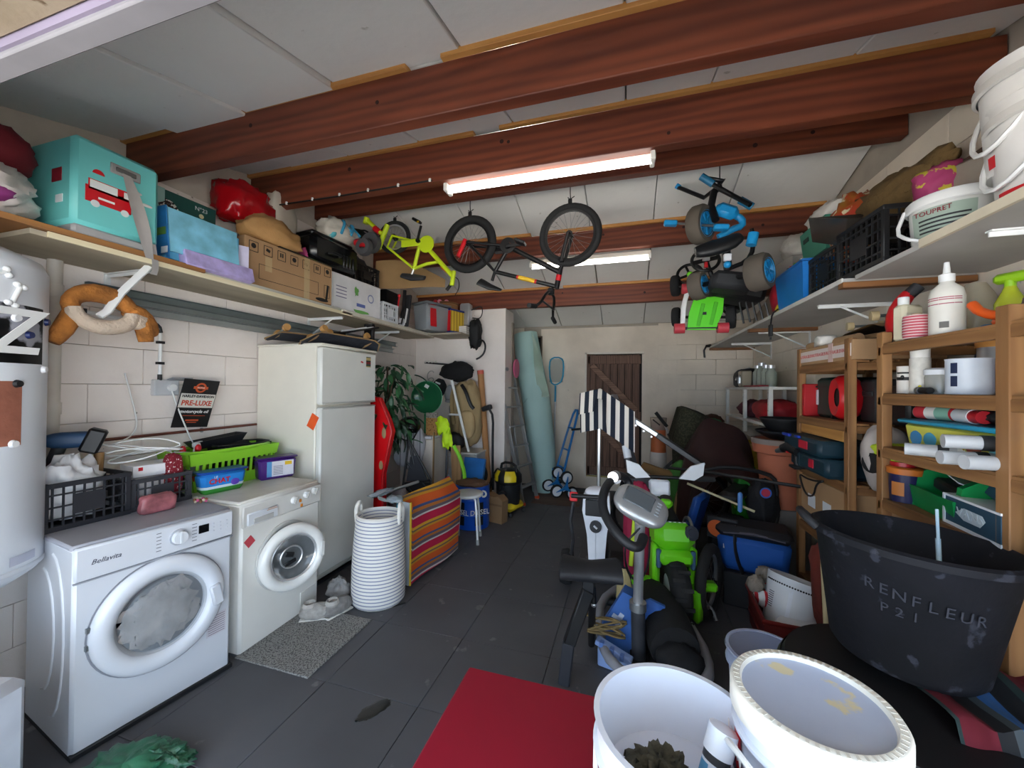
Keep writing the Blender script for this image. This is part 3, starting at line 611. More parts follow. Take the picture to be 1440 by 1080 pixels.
P(t, 'label', mat('dedde6', .5)).box((.015, -.0545, .072), (.17, .002, .105)).done(); P(t, 'label_band', mat('5b9bd0', .5)).box((-.055, -.0555, .072), (.03, .002, .105)).done(); P(t, 'label_patch', mat('e0b92e', .5)).box((.065, -.0555, .105), (.045, .002, .025)).done()
q = P(t, 'printed_marks', ink)
for i in range(6): q.box((.0, -.0562, .035+i*.011), (.06, .001, .003))
q.done()
# tin sign
t = thing('tin_sign', 'black and cream tin oil sign leaning on the wall above green basket', 'sign', (-2.806, 1.85, 1.222), 0, rot=(rad(15), rad(4), rad(90)))
P(t, 'plate', BLACK).box((0, 0, .165), (.225, .004, .33), .0015).done(); P(t, 'cream_panel', mat('d9d6cc', .5)).box((0, -.0028, .185), (.215, .001, .095)).done()
text(t, 'HARLEY-DAVIDSON', .024, (0, -.0036, .215), (90, 0, 0), BLACK, sx=.92, bold=.0008); text(t, 'PRE-LUXE', .048, (0, -.0036, .168), (90, 0, 0), mat('c8472c', .5), sx=.9, bold=.0015)
text(t, 'motorcycle oil', .03, (0, -.0026, .11), (90, 0, 0), WHITE, shear=.2, bold=.0006); P(t, 'printed_marks', mat('b8502f', .5)).box((0, -.0026, .082), (.15, .001, .004)).box((0, -.0026, .05), (.08, .001, .012)).box((0, -.0026, .035), (.06, .001, .006)).done()
P(t, 'emblem', mat('c8572c', .5)).lathe([(.022, 0), (.034, 0)], 24, (0, -.003, .275), axis='Y').box((0, -.0032, .275), (.09, .001, .018)).done(); text(t, 'MOTOR', .013, (0, -.0042, .275), (90, 0, 0), WHITE)
# pipes, conduit, socket and rails on the wall
t = thing('copper_pipe', 'thin copper water pipe running along the wall behind the laundry', 'pipe', (0, 0, 0)); P(t, 'pipe_run', mat('6e3b30', .4, .3)).cyl((-2.8, .95, 1.19), (-2.8, 2.33, 1.2), .009, n=10).done()
for y in (1.4, 1.93): P(t, 'clip', STEEL).box((-2.81, y, 1.195), (.02, .014, .03), .003).done()
t = thing('drain_pipe', 'painted vertical waste pipe on the wall behind the water heater', 'pipe', (-2.795, 1.2, 0)); P(t, 'pipe_run', mat('cfc7bb', .6)).cyl((0, 0, 0), (0, 0, 2.14), .028, n=16).done(60)
for z in (.7, 1.35, 1.95): P(t, 'coupling', mat('cfc7bb', .6)).cyl((0, 0, z), (0, 0, z+.06), .033, n=16).done()
t = thing('cable_conduit', 'white cable conduit with black clips dropping to the wall socket', 'conduit', (0, 0, 0)); P(t, 'tube', WHITE).tube([(-2.808, 1.28, 1.9), (-2.808, 1.6, 1.88), (-2.808, 1.67, 1.86), (-2.808, 1.675, 1.8), (-2.808, 1.675, 1.55)], .01, 8, smooth=1).done()
for y, z in ((1.675, 1.77), (1.675, 1.64), (1.3, 1.9)): P(t, 'clip', BLACK).box((-2.808, y, z), (.026, .035 if y > 1.5 else .05, .016 if y > 1.5 else .024)).done()
P(t, 'elbow', BLACK).tube([(-2.808, 1.62, 1.885), (-2.808, 1.665, 1.875), (-2.808, 1.675, 1.83)], .0125, 8, smooth=1).cyl((-2.808, 1.675, 1.53), (-2.808, 1.675, 1.57), .012).done()
t = thing('wall_socket', 'grey double wall socket with a white plug beside the tin sign', 'socket', (-2.815, 1.71, 1.487), 90); P(t, 'box', mat('c4c6c9', .4)).box((0, 0, 0), (.14, .04, .1), .006).done(); P(t, 'flap', mat('9a9da2', .4)).box((.06, -.035, .055), (.12, .06, .006), rx=-15).done(); P(t, 'plug', WHITE).cyl((.02, -.02, 0), (.02, -.045, 0), .022, n=16).done()
for i, (x, z, y1, l) in enumerate(((-2.79, 2.03, 4.2, 'galvanised steel channel lying highest against the wall under shelf'), (-2.775, 1.985, 4.0, 'middle galvanised steel channel on wall under the shelf'), (-2.765, 1.945, 3.9, 'lowest pale steel channel on the wall under the shelf'))):
    S('steel_channel', l, 'steel channel', mat(['8b9594', '9aa29f', 'b7bdbb'][i], .45, .6, var=.1), (x, 0, z), 0, 'steel channels under the shelf').box((0, (1.31+y1)/2+i*.1, 0), (.004, y1-1.31, .05)).box((.016, (1.31+y1)/2+i*.1, .024), (.032, y1-1.31, .002)).box((.016, (1.31+y1)/2+i*.1, -.024), (.032, y1-1.31, .002)).done()
# plush hanging from the bracket
t = thing('plush_animal', 'brown and white plush animal ring hanging from the shelf bracket', 'plush toy', (-2.45, 1.22, 1.86), 90); FUR = mat('b06f30', .95, var=.45, scale=14, bump=.8, bscale=70); FUW = mat('cdb9a4', .95, var=.2, bump=.8, bscale=70)
P(t, 'body', FUR).tube([(.115*cos(a)-.01, -.02+.03*sin(a), .085*sin(a)) for a in [pi*.05+k*pi*1.0/12 for k in range(13)]], [.03, .045, .045, .035, .03], 12).tube([(.09, 0, .03), (.15, 0, .0), (.2, .01, -.06), (.215, .02, -.09)], [.035, .05, .04, .02], 10, smooth=1).done(80)
P(t, 'belly', FUW).tube([(.11*cos(a)-.01, -.03, .08*sin(a)) for a in [pi*1.0+k*pi*1.0/12 for k in range(13)]], [.03, .032, .036, .036, .03], 12).blob((.12, -.03, -.03), (.1, .05, .09), .1, 2, 10).done(80)
P(t, 'leg', FUR).tube([(-.1, 0, .0), (-.13, 0, -.09), (-.17, .0, -.17)], [.03, .04, .025], 10, smooth=1).done(80); P(t, 'leg', FUR).tube([(.15, -.01, -.02), (.16, -.02, -.09), (.165, -.02, -.13)], [.04, .035, .03], 10, smooth=1).done(80)
P(t, 'hook', WHITE).tube([(-.03, -.03, -.03), (.0, -.03, .0), (.05, -.03, .1), (.17, -.02, .27)], .009, 6, flat=2.2).done()
# things on the floor in front
S('floor_mat', 'small speckled grey doormat in front of the washing machine', 'mat', spots('8d8c89', '5c5b5a', .52, 120, .95, .6, '94938f', 8), (-1.815, 1.87, .0)).box((0, 0, .005), (.5, .52, .01), .002).done()
t = thing('laundry_hamper', 'white rope hamper with thin blue-grey stripes and two loop handles', 'hamper', (-1.68, 2.36, 0), 10); HM = stripes([(3, 'e9e6df'), (1.3, '8d8fa6')], 'Z', .0235)
P(t, 'side', HM).lathe([(0, .004), (.165, .0), (.182, .02), (.185, .1), (.183, .25), (.176, .4), (.163, .55), (.155, .6), (.147, .6), (.155, .54), (.17, .3), (.172, .05), (0, .02)], 40, sx=1.0, sy=.95).done(60)
for sx in (-1, 1): P(t, 'handle', mat('e6e2da', .9, bump=.4)).tube([(sx*.155, -.03, .55), (sx*.16, -.035, .65), (sx*.15, 0, .69), (sx*.16, .035, .65), (sx*.155, .03, .55)], .014, 8, smooth=2).done()
P(t, 'rim', mat('e6e2da', .9)).lathe([(.157, .595), (.16, .605), (.15, .612), (.144, .6)], 40, sx=1, sy=.95).done()
for i, (x, y, r_, l) in enumerate(((-1.92, 2.04, 30, 'pale grey cloth shoe lying on its side at mat corner'), (-1.83, 2.13, 75, 'grey furry slipper leaning against the striped hamper'))):
    t = thing('slipper', l, 'shoe', (x, y, 0), r_, 'slippers by the hamper'); P(t, 'upper', mat(['a9a49d', '8b8783'][i], .95, var=.25, scale=30, bump=.6)).blob((0, 0, .05), (.2, .1, .11), .12, i, 14, flat=.85).done(75); P(t, 'sole', mat('d8d5cf', .8)).box((0, 0, .008), (.19, .08, .014), .006).done()
    P(t, 'cuff', mat('b7b2ab', .95, bump=.8)).lathe([(.035, .07), (.045, .09), (.035, .11), (.025, .09), (.035, .07)], 14, (-.04, 0, 0)).done()
S('felt_scrap', 'crumpled grey cloth heap between the fridge and hamper', 'cloth', mat('8f8c8a', .95, var=.3, bump=.5), (-1.94, 2.27, 0)).blob((0, 0, .07), (.15, .13, .16), .3, 8, 16, flat=.85).done(75)
# ================================================================== things on the shelf above the laundry
t = thing('cool_box', 'turquoise retro cool box with red camper van print and grey strap', 'cool box', (-2.585, 1.235, ZL), 90)
w, d, h = .335, .42, .45; TEAL = mat('6fc9c6', .45, var=.04)
P(t, 'body', TEAL).box((0, 0, .045+(h-.045)/2), (w, d, h-.045), .02).done(); P(t, 'base', mat('a9a7a6', .5)).box((0, 0, .024), (w-.012, d-.012, .048), .012).done()
l_ = P(t, 'latch_plate', mat('a5a6a4', .4, .4)).box((.02, -d/2-.003, .36), (.12, .008, .05), .004).done(); P(l_, 'latch', mat('6d6e6c', .4, .5)).box((.02, -d/2-.008, .36), (.08, .008, .022), .003).done()
v = P(t, 'van_print', RED, 'red camper van print').box((-.04, -d/2-.001, .2), (.17, .003, .075), .001).box((-.04, -d/2-.001, .245), (.15, .003, .05), .001).done()
P(v, 'van_window', WHITE).box((-.06, -d/2-.002, .248), (.1, .003, .036)).box((.03, -d/2-.002, .248), (.03, .003, .03)).box((-.05, -d/2-.002, .19), (.06, .003, .01)).done()
P(v, 'van_wheel', mat('d9dede', .5)).cyl((-.09, -d/2-.001, .16), (-.09, -d/2-.003, .16), .016, n=14).cyl((.02, -d/2-.001, .16), (.02, -d/2-.003, .16), .016, n=14).done()
P(t, 'sun_print', RED).lathe([(0, 0), (.022, 0)], 16, (-.08, -d/2-.002, .3), axis='Y', a0=0, a1=-180).done(); P(t, 'cloud_print', WHITE).blob((.06, -d/2, .285), (.06, .004, .02), 0, n=8).blob((.11, -d/2, .24), (.05, .004, .016), 0, n=8).done()
P(t, 'side_label', mat('8f2330', .5)).box((-w/2-.001, -.1, .27), (.003, .07, .06)).done(); P(t, 'side_ticket', PLW).box((-w/2-.001, -.12, .16), (.003, .05, .035)).done()
ST = mat('a19c98', .9, bump=.1)
P(t, 'strap', ST).grid(lambda u, v: (.02+.1*u+(v-.5)*(.035+.03*sin(u*pi)), -d/2-.012-.02*sin(u*pi)*(.4+.6*abs(v-.5)), .35-.38*u), 14, 5).done(70)
P(t, 'strap_tail', ST).grid(lambda u, v: (.13+.015*sin(u*3)+(v-.5)*.03, -d/2-.014+.008*sin(u*5), .05-.16*u), 10, 4).done(70)
S('plastic_sack', 'white printed plastic sack slumped at shelf end beside turquoise cool box', 'bag', mat('d8cfca', .4, var=.15, scale=7, bump=.5, bscale=18), (-2.56, .84, ZL)).blob((0, 0, .12), (.38, .36, .26), .22, 2, 22, 2, flat=.85).done(75)
S('magenta_bag', 'small magenta bag tucked under the white plastic sack', 'bag', mat('8d3579', .6), (-2.43, .87, ZL)).blob((.0, 0, .09), (.1, .12, .08), .2, 4, 12, flat=.9).done(75)
S('dark_red_bundle', 'dark red cloth bundle on top of white plastic sack at shelf end', 'bundle', mat('6d0f1c', .8, var=.2), (-2.62, .9, ZL+.22)).blob((0, 0, .1), (.32, .3, .24), .12, 3, 16, flat=.8).done(75)
t = thing('toy_box', 'pale blue and violet illustrated cardboard toy box beside the cool box', 'box', (-2.52, 1.68, ZL), 88)
P(t, 'front_panel', mat('7fc4dd', .5, var=.35, scale=9)).box((-.02, -.118, .175), (.38, .006, .25), rx=-8).done()
P(t, 'end_panel', mat('2f7fc0', .5, var=.4, scale=5)).box((-.215, -.02, .15), (.006, .2, .3), ry=-4).done()
P(t, 'carton', mat('5aa9cf', .6)).box((-.01, 0, .145), (.4, .2, .25), .003).done()
P(t, 'tray', mat('b7a8da', .5, var=.3, scale=16)).box((.05, -.13, .035), (.4, .06, .09), .004, rx=-14).done()
P(t, 'flap', mat('c8c4dc', .5, var=.15)).box((.2, -.1, .13), (.09, .006, .2), rz=-25).done(); P(t, 'bar_code', PLW).box((-.219, -.1, .06), (.003, .05, .035)).done(); P(t, 'green_print', mat('5f8a3a', .6)).box((-.219, -.06, .19), (.003, .1, .09)).done()
t = thing('gift_box', 'dark green box with black and white flower print behind blue toy box', 'box', (-2.71, 1.66, ZL), 88)
P(t, 'carton', mat('0f4b46', .5)).box((0, 0, .24), (.42, .16, .48), .003).done(); P(t, 'ribbon', mat('8fb3ad', .5)).box((-.1, 0, .24), (.04, .165, .485)).done(); P(t, 'flower_print', spots('2a1c1c', 'd8d2cc', .5, 60, .6, 0)).blob((-.07, -.081, .38), (.13, .004, .09), .3, 3, 10).done()
P(t, 'seal', mat('d8c9a0', .5)).cyl((.12, -.081, .4), (.12, -.084, .4), .014, n=14).done(); text(t, "N°23", .035, (.12, -.082, .44), (90, 0, 0), PLW)
t = thing('cardboard_box', 'long brown cardboard box printed with handling symbols, middle of the shelf', 'box', (-2.545, 2.29, ZL), 87)
w, d, h = .74, .28, .32
P(t, 'carton', CARD).box((0, 0, h/2), (w, d, h), .004).done(); P(t, 'tape', mat('b49a72', .3)).box((.12, -d/2-.001, h/2), (.05, .002, h)).box((-.2, -d/2-.001, .17), (.05, .002, .1)).done()
q = P(t, 'icons', mat('1d1713', .7))
for i in range(7):
    x = -.31+i*.105; z = .265
    for a, b, c_, e in ((0, .033, .062, .004), (0, -.033, .062, .004), (.031, 0, .004, .066), (-.031, 0, .004, .066)): q.box((x+a, -d/2-.0015, z+b-.005), (c_, .001, e))
    [lambda: q.blob((x, -d/2-.0015, z), (.036, .002, .036), 0, n=6), lambda: q.box((x, -d/2-.0015, z), (.03, .001, .02), ry=20), lambda: q.box((x-.008, -d/2-.0015, z), (.01, .001, .03)).box((x+.008, -d/2-.0015, z), (.01, .001, .03))][i % 3]()
for a, b, c_, e in ((-.02, .155, .5, .003), (-.02, .055, .5, .003), (.23, .105, .003, .1), (-.27, .105, .003, .1), (.29, .1, .003, .1), (.345, .1, .003, .1), (.317, .15, .055, .003), (.317, .05, .055, .003)): q.box((a, -d/2-.0015, b), (c_, .001, e))
q.done(); P(t, 'black_print', BLACK).blob((.27, -d/2, .025), (.13, .003, .03), 0, n=10).box((.32, -d/2-.001, .09), (.02, .002, .13), ry=8).done(); P(t, 'dark_tape', mat('1b1a18', .2, bump=.4)).box((.12, -d/2+.03, h+.002), (.5, .1, .008), rx=5).done()
S('shiny_red_bag', 'shiny red carrier bag on top of the dark green box', 'bag', mat('a80d17', .2, var=.2, bump=.4, bscale=14), (-2.62, 2.05, ZL+.48)).blob((0, 0, .12), (.26, .36, .29), .2, 7, 20, 2, power=.7, flat=.95).done(75)
S('cream_cushion', 'small cream cushion standing beside the shiny red bag under beam', 'cushion', mat('cfc6b8', .9), (-2.62, 2.36, ZL+.5), 20).blob((0, 0, .14), (.13, .34, .32), .1, 3, 14, power=.6, flat=.95).done(70)
S('pink_cloth', 'small pink cloth poking out behind the brown sack', 'cloth', mat('b8487d', .8), (-2.5, 2.5, ZL+.34)).blob((0, 0, .05), (.12, .12, .1), .2, 3, 10, flat=.9).done(70)
S('brown_sack', 'light brown burlap sack lying over the printed cardboard box', 'sack', mat('b58a57', .9, var=.15, bump=.3, bscale=80), (-2.52, 2.18, ZL+.34), 90, rot=(0, 8, 84)).blob((0, 0, .08), (.46, .28, .26), .16, 11, 20, 1.6, flat=.7).done(75)
t = thing('tool_case', 'large glossy black plastic case lying on boxes beside the brown sack', 'case', (-2.52, 2.72, ZL+.325), 84)
P(t, 'shell', mat('0f1012', .25)).box((0, 0, .12), (.5, .3, .23), .04).box((0, .02, .25), (.44, .24, .04), .015).done()
for i in range(4): P(t, 'rib', mat('17181a', .3)).box((.06+i*.035, -.152, .08), (.014, .012, .11), .004).done()
P(t, 'handle', BLACK).tube([(-.1, -.15, .1), (-.09, -.19, .1), (.0, -.19, .1), (.01, -.15, .1)], .01, 8).done()
S('tote_bag', 'cream tote bag with turquoise handles heaped on the black case', 'bag', mat('cdc6ba', .85), (-2.52, 2.86, ZL+.6)).blob((0, 0, .09), (.28, .44, .24), .2, 4, 20, flat=.85).done(75)
tb = bpy.data.objects['tote_bag']
for y in (-.05, .06): P(tb, 'handle', mat('3fa3cf', .8)).tube([(.13, y-.05, .05), (.13, y, .17), (.05, y+.03, .21), (.15, y+.06, .1)], .012, 6, smooth=2).done()
P(tb, 'turquoise_panel', mat('57b5c2', .8)).blob((.03, -.13, .04), (.14, .1, .09), .1, 2, 10, flat=.8).done(70)
S('black_duffel', 'black duffel bag at the back of shelf behind the tote', 'bag', BLACK, (-2.66, 3.15, ZL+.02)).blob((0, 0, .3), (.28, .5, .6), .12, 6, 16, power=.6, flat=.95).done(70)
t = thing('shipping_box', 'white cardboard box with blue and red print beside the black case', 'box', (-2.545, 3.02, ZL), 86); w, d, h = .62, .27, .31
P(t, 'carton', mat('dfdee0', .6)).box((0, 0, h/2), (w, d, h), .004).done(); bl = mat('3f4f8a', .6); rd = mat('c7323d', .6)
text(t, 'PARAT OCAZURI', .05, (-w/2-.001, 0, .2), (90, 0, -90), bl, sx=.6); P(t, 'red_print', rd).box((-w/2-.001, 0, .165), (.002, .17, .022)).done(); P(t, 'blue_print', bl).box((-w/2-.001, 0, .12), (.002, .12, .01)).box((-w/2-.001, 0, .1), (.002, .1, .006)).done()
q = P(t, 'printed_marks', mat('6a6488', .6))
for i in range(4): q.box((-.2, -d/2-.001, .2-i*.03), (.12, .002, .007))
q.done(); P(t, 'round_stamp', mat('8a93b8', .6)).lathe([(.03, 0), (.042, 0)], 24, (.17, -d/2-.001, .17), axis='Y').done(); P(t, 'green_print', mat('6fae5a', .6)).blob((-.02, -d/2-.001, .2), (.05, .002, .08), .4, 2, 8).done(); P(t, 'green_print', mat('6fae5a', .6)).blob((.05, -d/2-.001, .02), (.2, .002, .03), .4, 3, 8).done(); P(t, 'truck_print', mat('5f6fae', .6)).box((.04, -d/2-.001, .08), (.11, .002, .03)).done()
t = thing('plastic_crate', 'black crate full of toys on top of the white shipping box', 'crate', (-2.56, 3.22, ZL+.312), 86); crate(t, .34, .2, .2, BLACK, 8, 3)
S('leafy_bag', 'white paper bag with green leaf print standing beside shipping box', 'bag', spots('dcdcd8', '7fae3a', .66, 12, .6, .05), (-2.5, 3.47, ZL+.0)).box((-.14, 0, .22), (.12, .1, .44), .01).done()
t = thing('plastic_crate', 'small white lattice crate at front of shelf beside the shipping box', 'crate', (-2.47, 3.52, ZL), 88); crate(t, .26, .14, .2, PLW, 6, 3)
for i, (y, h, l) in enumerate(((3.3, .38, 'tall black speaker standing behind the white crate'), (3.85, .42, 'black ribbed case standing upright behind folded scooter'))):
    t = thing('black_case', l, 'case', (-2.68, y, ZL), 90); P(t, 'shell', mat('121214', .45)).box((0, 0, h/2), (.26, .16, h), .012).done()
    for k in range(9): P(t, 'rib', mat('26272a', .4)).box((.06, -.082, .05+k*.035), (.1, .008, .014), .003).done()
t = thing('kick_scooter', 'folded black kick scooter with red knob on shelf under yellow bicycle', 'scooter', (-2.46, 3.82, ZL), 88)
P(t, 'post', BLACK).tube([(-.06, -.02, .02), (.0, -.02, .2), (.02, -.02, .42)], .02, 8).done(); P(t, 'deck', DGREY).box((.08, .0, .2), (.03, .1, .38), .006, ry=10).done(); P(t, 'knob', RED).blob((-.1, -.03, .33), (.035, .035, .045), 0, n=8).cyl((-.1, -.03, .31), (-.12, -.03, .2), .009).done()
P(t, 'wheel', PLW).lathe([(.02, -.012), (.045, -.014), (.05, 0), (.045, .014), (.02, .012)], 18, (-.03, -.02, .05), axis='Y').done(); P(t, 'white_strut', WHITE).box((.01, -.05, .13), (.02, .01, .17), ry=14).done()
t = thing('storage_box', 'clear grey storage box with grey lid and red label at far end of shelf', 'box', (-2.3, 4.22, ZL), 70)
P(t, 'box', glass('b8bcc0', .25, .55)).box((0, 0, .155), (.38, .26, .31), .02, taper=.9).done(); P(t, 'lid', mat('6c7074', .5)).box((0, 0, .32), (.405, .285, .024), .008).done(); P(t, 'label', RED).box((-.09, -.13, .17), (.09, .006, .26), rx=-3).done(); P(t, 'contents', mat('5d6a74', .9, var=.4, scale=12)).blob((0.04, 0, .1), (.24, .18, .15), .2, 3, 12, flat=.8).done()
t = thing('game_box', 'yellow, red and blue striped game box on its side at the shelf end', 'box', (-2.13, 4.45, ZL), 70)
P(t, 'carton', stripes([(2, 'd9b53a'), (.6, '8a6a20')], 'X', .05)).box((0, 0, .145), (.24, .16, .26), .003).done(); P(t, 'blue_edge', mat('24357f', .5)).box((0, 0, .01), (.25, .17, .022)).box((0, 0, .285), (.25, .17, .022)).done(); P(t, 'red_edge', RED).box((-.122, 0, .145), (.008, .168, .25)).done()
P(bpy.data.objects['wall_shelf'], 'board', M_SH).box((-2.16, 4.5, ZL-.02), (.46, .46, .022), .001).done()
S('white_books', 'short pile of white books beside the striped game box', 'books', stripes([(3, 'd8d4cc'), (.5, '8a857c')], 'Z', .025), (-1.98, 4.5, ZL-.008)).box((0, 0, .05), (.1, .15, .1), .002).done()
t = thing('wicker_basket', 'tall wicker basket behind the clear storage box', 'basket', (-2.28, 4.56, ZL)); P(t, 'weave', stripes([(1, '7a5230'), (1, 'a3764a')], 'Z', .016)).lathe([(0, .0), (.13, 0), (.16, .4), (.15, .4), (.12, .01), (0, .01)], 24).done(60)
P(t, 'rim', mat('7a5230', .8)).lathe([(.155, .39), (.17, .4), (.16, .415), (.15, .4), (.155, .39)], 24).done()
for i, (x, y, c_, l) in enumerate(((-2.36, 4.42, '6cc22e', 'green toy shaker standing in wicker basket'), (-2.3, 4.42, '8ad03a', 'second green toy shaker with a pink ball in the basket'), (-2.22, 4.45, 'e07f93', 'pink ball toy on the basket rim'))):
    t = thing('toy_shaker', l, 'toy', (x, y, ZL+.34), 20*i, 'toys in the wicker basket'); P(t, 'grip', mat(c_, .4)).cyl((0, 0, -.1), (0, 0, .04), .022, .026).done(); P(t, 'ball', mat('e88c9c' if i else 'c9202c', .4)).blob((0, 0, .07), (.06, .06, .06), 0, n=10).done(70)
t = thing('shoulder_bag', 'black shoulder bag hanging off the shelf end by its ribbed strap', 'bag', (-1.88, 4.6, ZL-.12), 0)
P(t, 'pouch', mat('121214', .7, bump=.2)).blob((0, 0, .13), (.16, .16, .38), .15, 5, 16, power=.7).done(70); P(t, 'strap', BLACK).tube([(.04, -.05, .02), (.12, -.06, .05), (.17, -.07, -.02), (.16, -.08, -.12), (.1, -.08, -.18), (.05, -.08, -.2)], .012, 8, smooth=2).done()
t = thing('chrome_toaster', 'small chrome machine with black hoop on top of the basket, under the far beam', 'machine', (-2.02, 4.62, ZL+.1), 0); P(t, 'body', CHROME).box((0, 0, .16), (.14, .12, .3), .02).done(); P(t, 'hoop', BLACK).tube([(.08, -.02, .22), (.22, -.02, .28), (.24, -.02, .18), (.2, -.02, .1), (.1, -.02, .12)], .007, 6, smooth=2).done(); P(t, 'foot', BLACK).box((0, 0, .005), (.13, .11, .02)).done()
S('paper_sheet', 'large folded sheet of brown paper behind the yellow bicycle wheel', 'paper', mat('9a7a52', .9), (-2.25, 3.5, ZL+.25), 12).grid(lambda u, v: (-.3+.75*u, .03*sin(u*6)+.02*v, .1+v*(.42-.3*u)*(.7+.3*sin(u*3))), 12, 6).done(60)
# two hanging bicycles: frames laid out from their joints
def wheel(t, c, r, tyre, yax, rimc, name='wheel', tr=.026, n=20, ns=24):
    q = Vector(yax).normalized().to_track_quat('Z', 'Y').to_matrix().to_4x4(); M = Matrix.Translation(c) @ q
    e = P(t, name, tyre); e.M = M; e.lathe([(r-tr+tr*cos(a), tr*sin(a)) for a in [k*pi/4 for k in range(9)]], 36); e = e.done(80)
    p = P(e, 'rim', rimc); p.M = M; p.lathe([(r-2*tr+.004, .012), (r-2*tr-.012, .009), (r-2*tr-.012, -.009), (r-2*tr+.004, -.012)], 36).done(60)
    p = P(e, 'spokes', STEEL); p.M = M
    for i in range(ns):
        a = 2*pi*i/ns; b = a+(.5 if i % 2 else -.5); p.cyl((.02*cos(b), .02*sin(b), .02 if i % 4 < 2 else -.02), ((r-2*tr-.008)*cos(a), (r-2*tr-.008)*sin(a), 0), .0011, n=4, cap=False)
    p.done(); p = P(e, 'hub', BLACK); p.M = M; p.cyl((0, 0, -.05), (0, 0, .05), .014).cyl((0, 0, -.03), (0, 0, -.022), .026, n=14).cyl((0, 0, .022), (0, 0, .03), .026, n=14).done()
    return e
def hook(parent, x, y, z, zt, cat=True):
    t = thing('ceiling_hook', 'black strap hook on the beam holding '+parent, 'hook', (x, y, z)); P(t, 'shank', BLACK).tube([(0, 0, zt-z), (0, 0, .03), (.015, 0, .0), (.0, 0, -.025), (-.018, 0, -.01)], .004, 6, smooth=1).done(); P(t, 'strap', BLACK).tube([(-.02, .01, .05), (.0, 0, .03), (.035, -.01, .045)], .0035, 6).box((0, 0, .005), (.03, .012, .05)).done()
t = thing('bmx_bicycle', 'black BMX bicycle hanging upside down from beam hooks by its wheels', 'bicycle', (0, 0, 0)); BK = mat('111113', .35, var=.1)
rw, fw = Vector((-1.312, 3.06, 2.742)), Vector((-.44, 3.0, 2.71)); ya = (fw-rw).cross(Vector((0, 0, 1)))
wheel(t, rw, .25, RUBBER, ya, BK, tr=.032); wheel(t, fw, .25, RUBBER, ya, BK, tr=.027)
bb, sj, hb, ht = at(716, 347, Y=3.03), at(696, 382, Y=3.03), at(783, 403, Y=3.01), at(787, 383, Y=3.01)
fr = P(t, 'frame', BK).cyl(bb, sj, .017).cyl(sj, hb, .017).cyl(bb, ht, .02).cyl(ht+(ht-hb)*.15, hb-(ht-hb)*.15, .021, n=14)
nrm = ya.normalized()
for s_ in (-1, 1): fr.cyl(bb+nrm*.02*s_, rw+nrm*.06*s_, .011).cyl(sj+nrm*.015*s_, rw+nrm*.06*s_, .009)
fr.done(); fk = P(t, 'fork', BK).cyl(ht, ht.lerp(fw, .3), .018)
for s_ in (-1, 1): fk.cyl(ht.lerp(fw, .28)+nrm*.045*s_, fw+nrm*.06*s_, .014)
fk.box(ht.lerp(fw, .29), (.03, .11, .03), .004).done()
pt = at(692, 395, Y=3.03); sd_ = P(t, 'saddle', mat('1a1a1c', .4)); sd_.tube([at(674, 396, Y=3.03), at(690, 404, Y=3.03), at(705, 408, Y=3.03)], [.045, .035, .014], 10, flat=.45).done(70)
P(t, 'seat_post', BK).cyl(sj, pt, .013).done(); hbp = at(775, 410, Y=3.0)
P(t, 'stem', BK).box(hbp, (.05, .05, .05), .008).done()
hb_ = P(t, 'handlebar', BK)
for s_ in (-1, 1): hb_.tube([hbp, hbp+nrm*.12*s_+Vector((-.0, 0, -.03)), hbp+nrm*.2*s_+Vector((-.04, 0, -.15)), hbp+nrm*.36*s_+Vector((-.06, 0, -.18))], .011, 8, smooth=1)
hb_.cyl(hbp+nrm*.17+Vector((-.02, 0, -.11)), hbp-nrm*.17+Vector((-.02, 0, -.11)), .008).done()
for s_ in (-1, 1): P(t, 'grip', RUBBER).cyl(hbp+nrm*.25*s_+Vector((-.05, 0, -.165)), hbp+nrm*.37*s_+Vector((-.06, 0, -.182)), .017).done()
P(t, 'crankset', BK).cyl(bb-nrm*.05, bb+nrm*.05, .024).lathe([(.03, 0), (.065, 0), (.065, .006), (.03, .006)], 20, bb+nrm*.035, axis='Y').box(bb+nrm*.05+Vector((.07, 0, -.01)), (.15, .014, .025), .004).box(bb-nrm*.05+Vector((-.07, 0, .01)), (.15, .014, .025), .004).done()
P(t, 'pedal', BK).box(bb+nrm*.1+Vector((.13, 0, -.01)), (.09, .08, .025), .006, ry=25).done(); P(t, 'pedal', BK).box(bb-nrm*.1+Vector((-.13, 0, .01)), (.09, .08, .025), .006).done()
P(t, 'red_peg', RED).cyl(rw+nrm*.06+Vector((-.01, 0, .02)), rw+nrm*.09+Vector((-.06, 0, -.13)), .019, n=12).done()
m_ = sj.lerp(hb, .5); P(t, 'decal', mat('e0b52a', .5), 'yellow and red frame decal').cyl(sj.lerp(hb, .38), sj.lerp(hb, .66), .0178, n=14).done(); P(t, 'decal', RED).cyl(sj.lerp(hb, .37), sj.lerp(hb, .4), .0182).done(); P(t, 'decal', RED).cyl(sj.lerp(hb, .66), sj.lerp(hb, .69), .0182).done(); P(t, 'decal', RED).cyl(ht.lerp(hb, .2), ht.lerp(hb, .6), .0222, n=14).done()
hook('the rear wheel of the BMX', rw.x, rw.y, rw.z+.25, 3.2); hook('the front wheel of the BMX', fw.x, fw.y, fw.z+.25, 3.2)
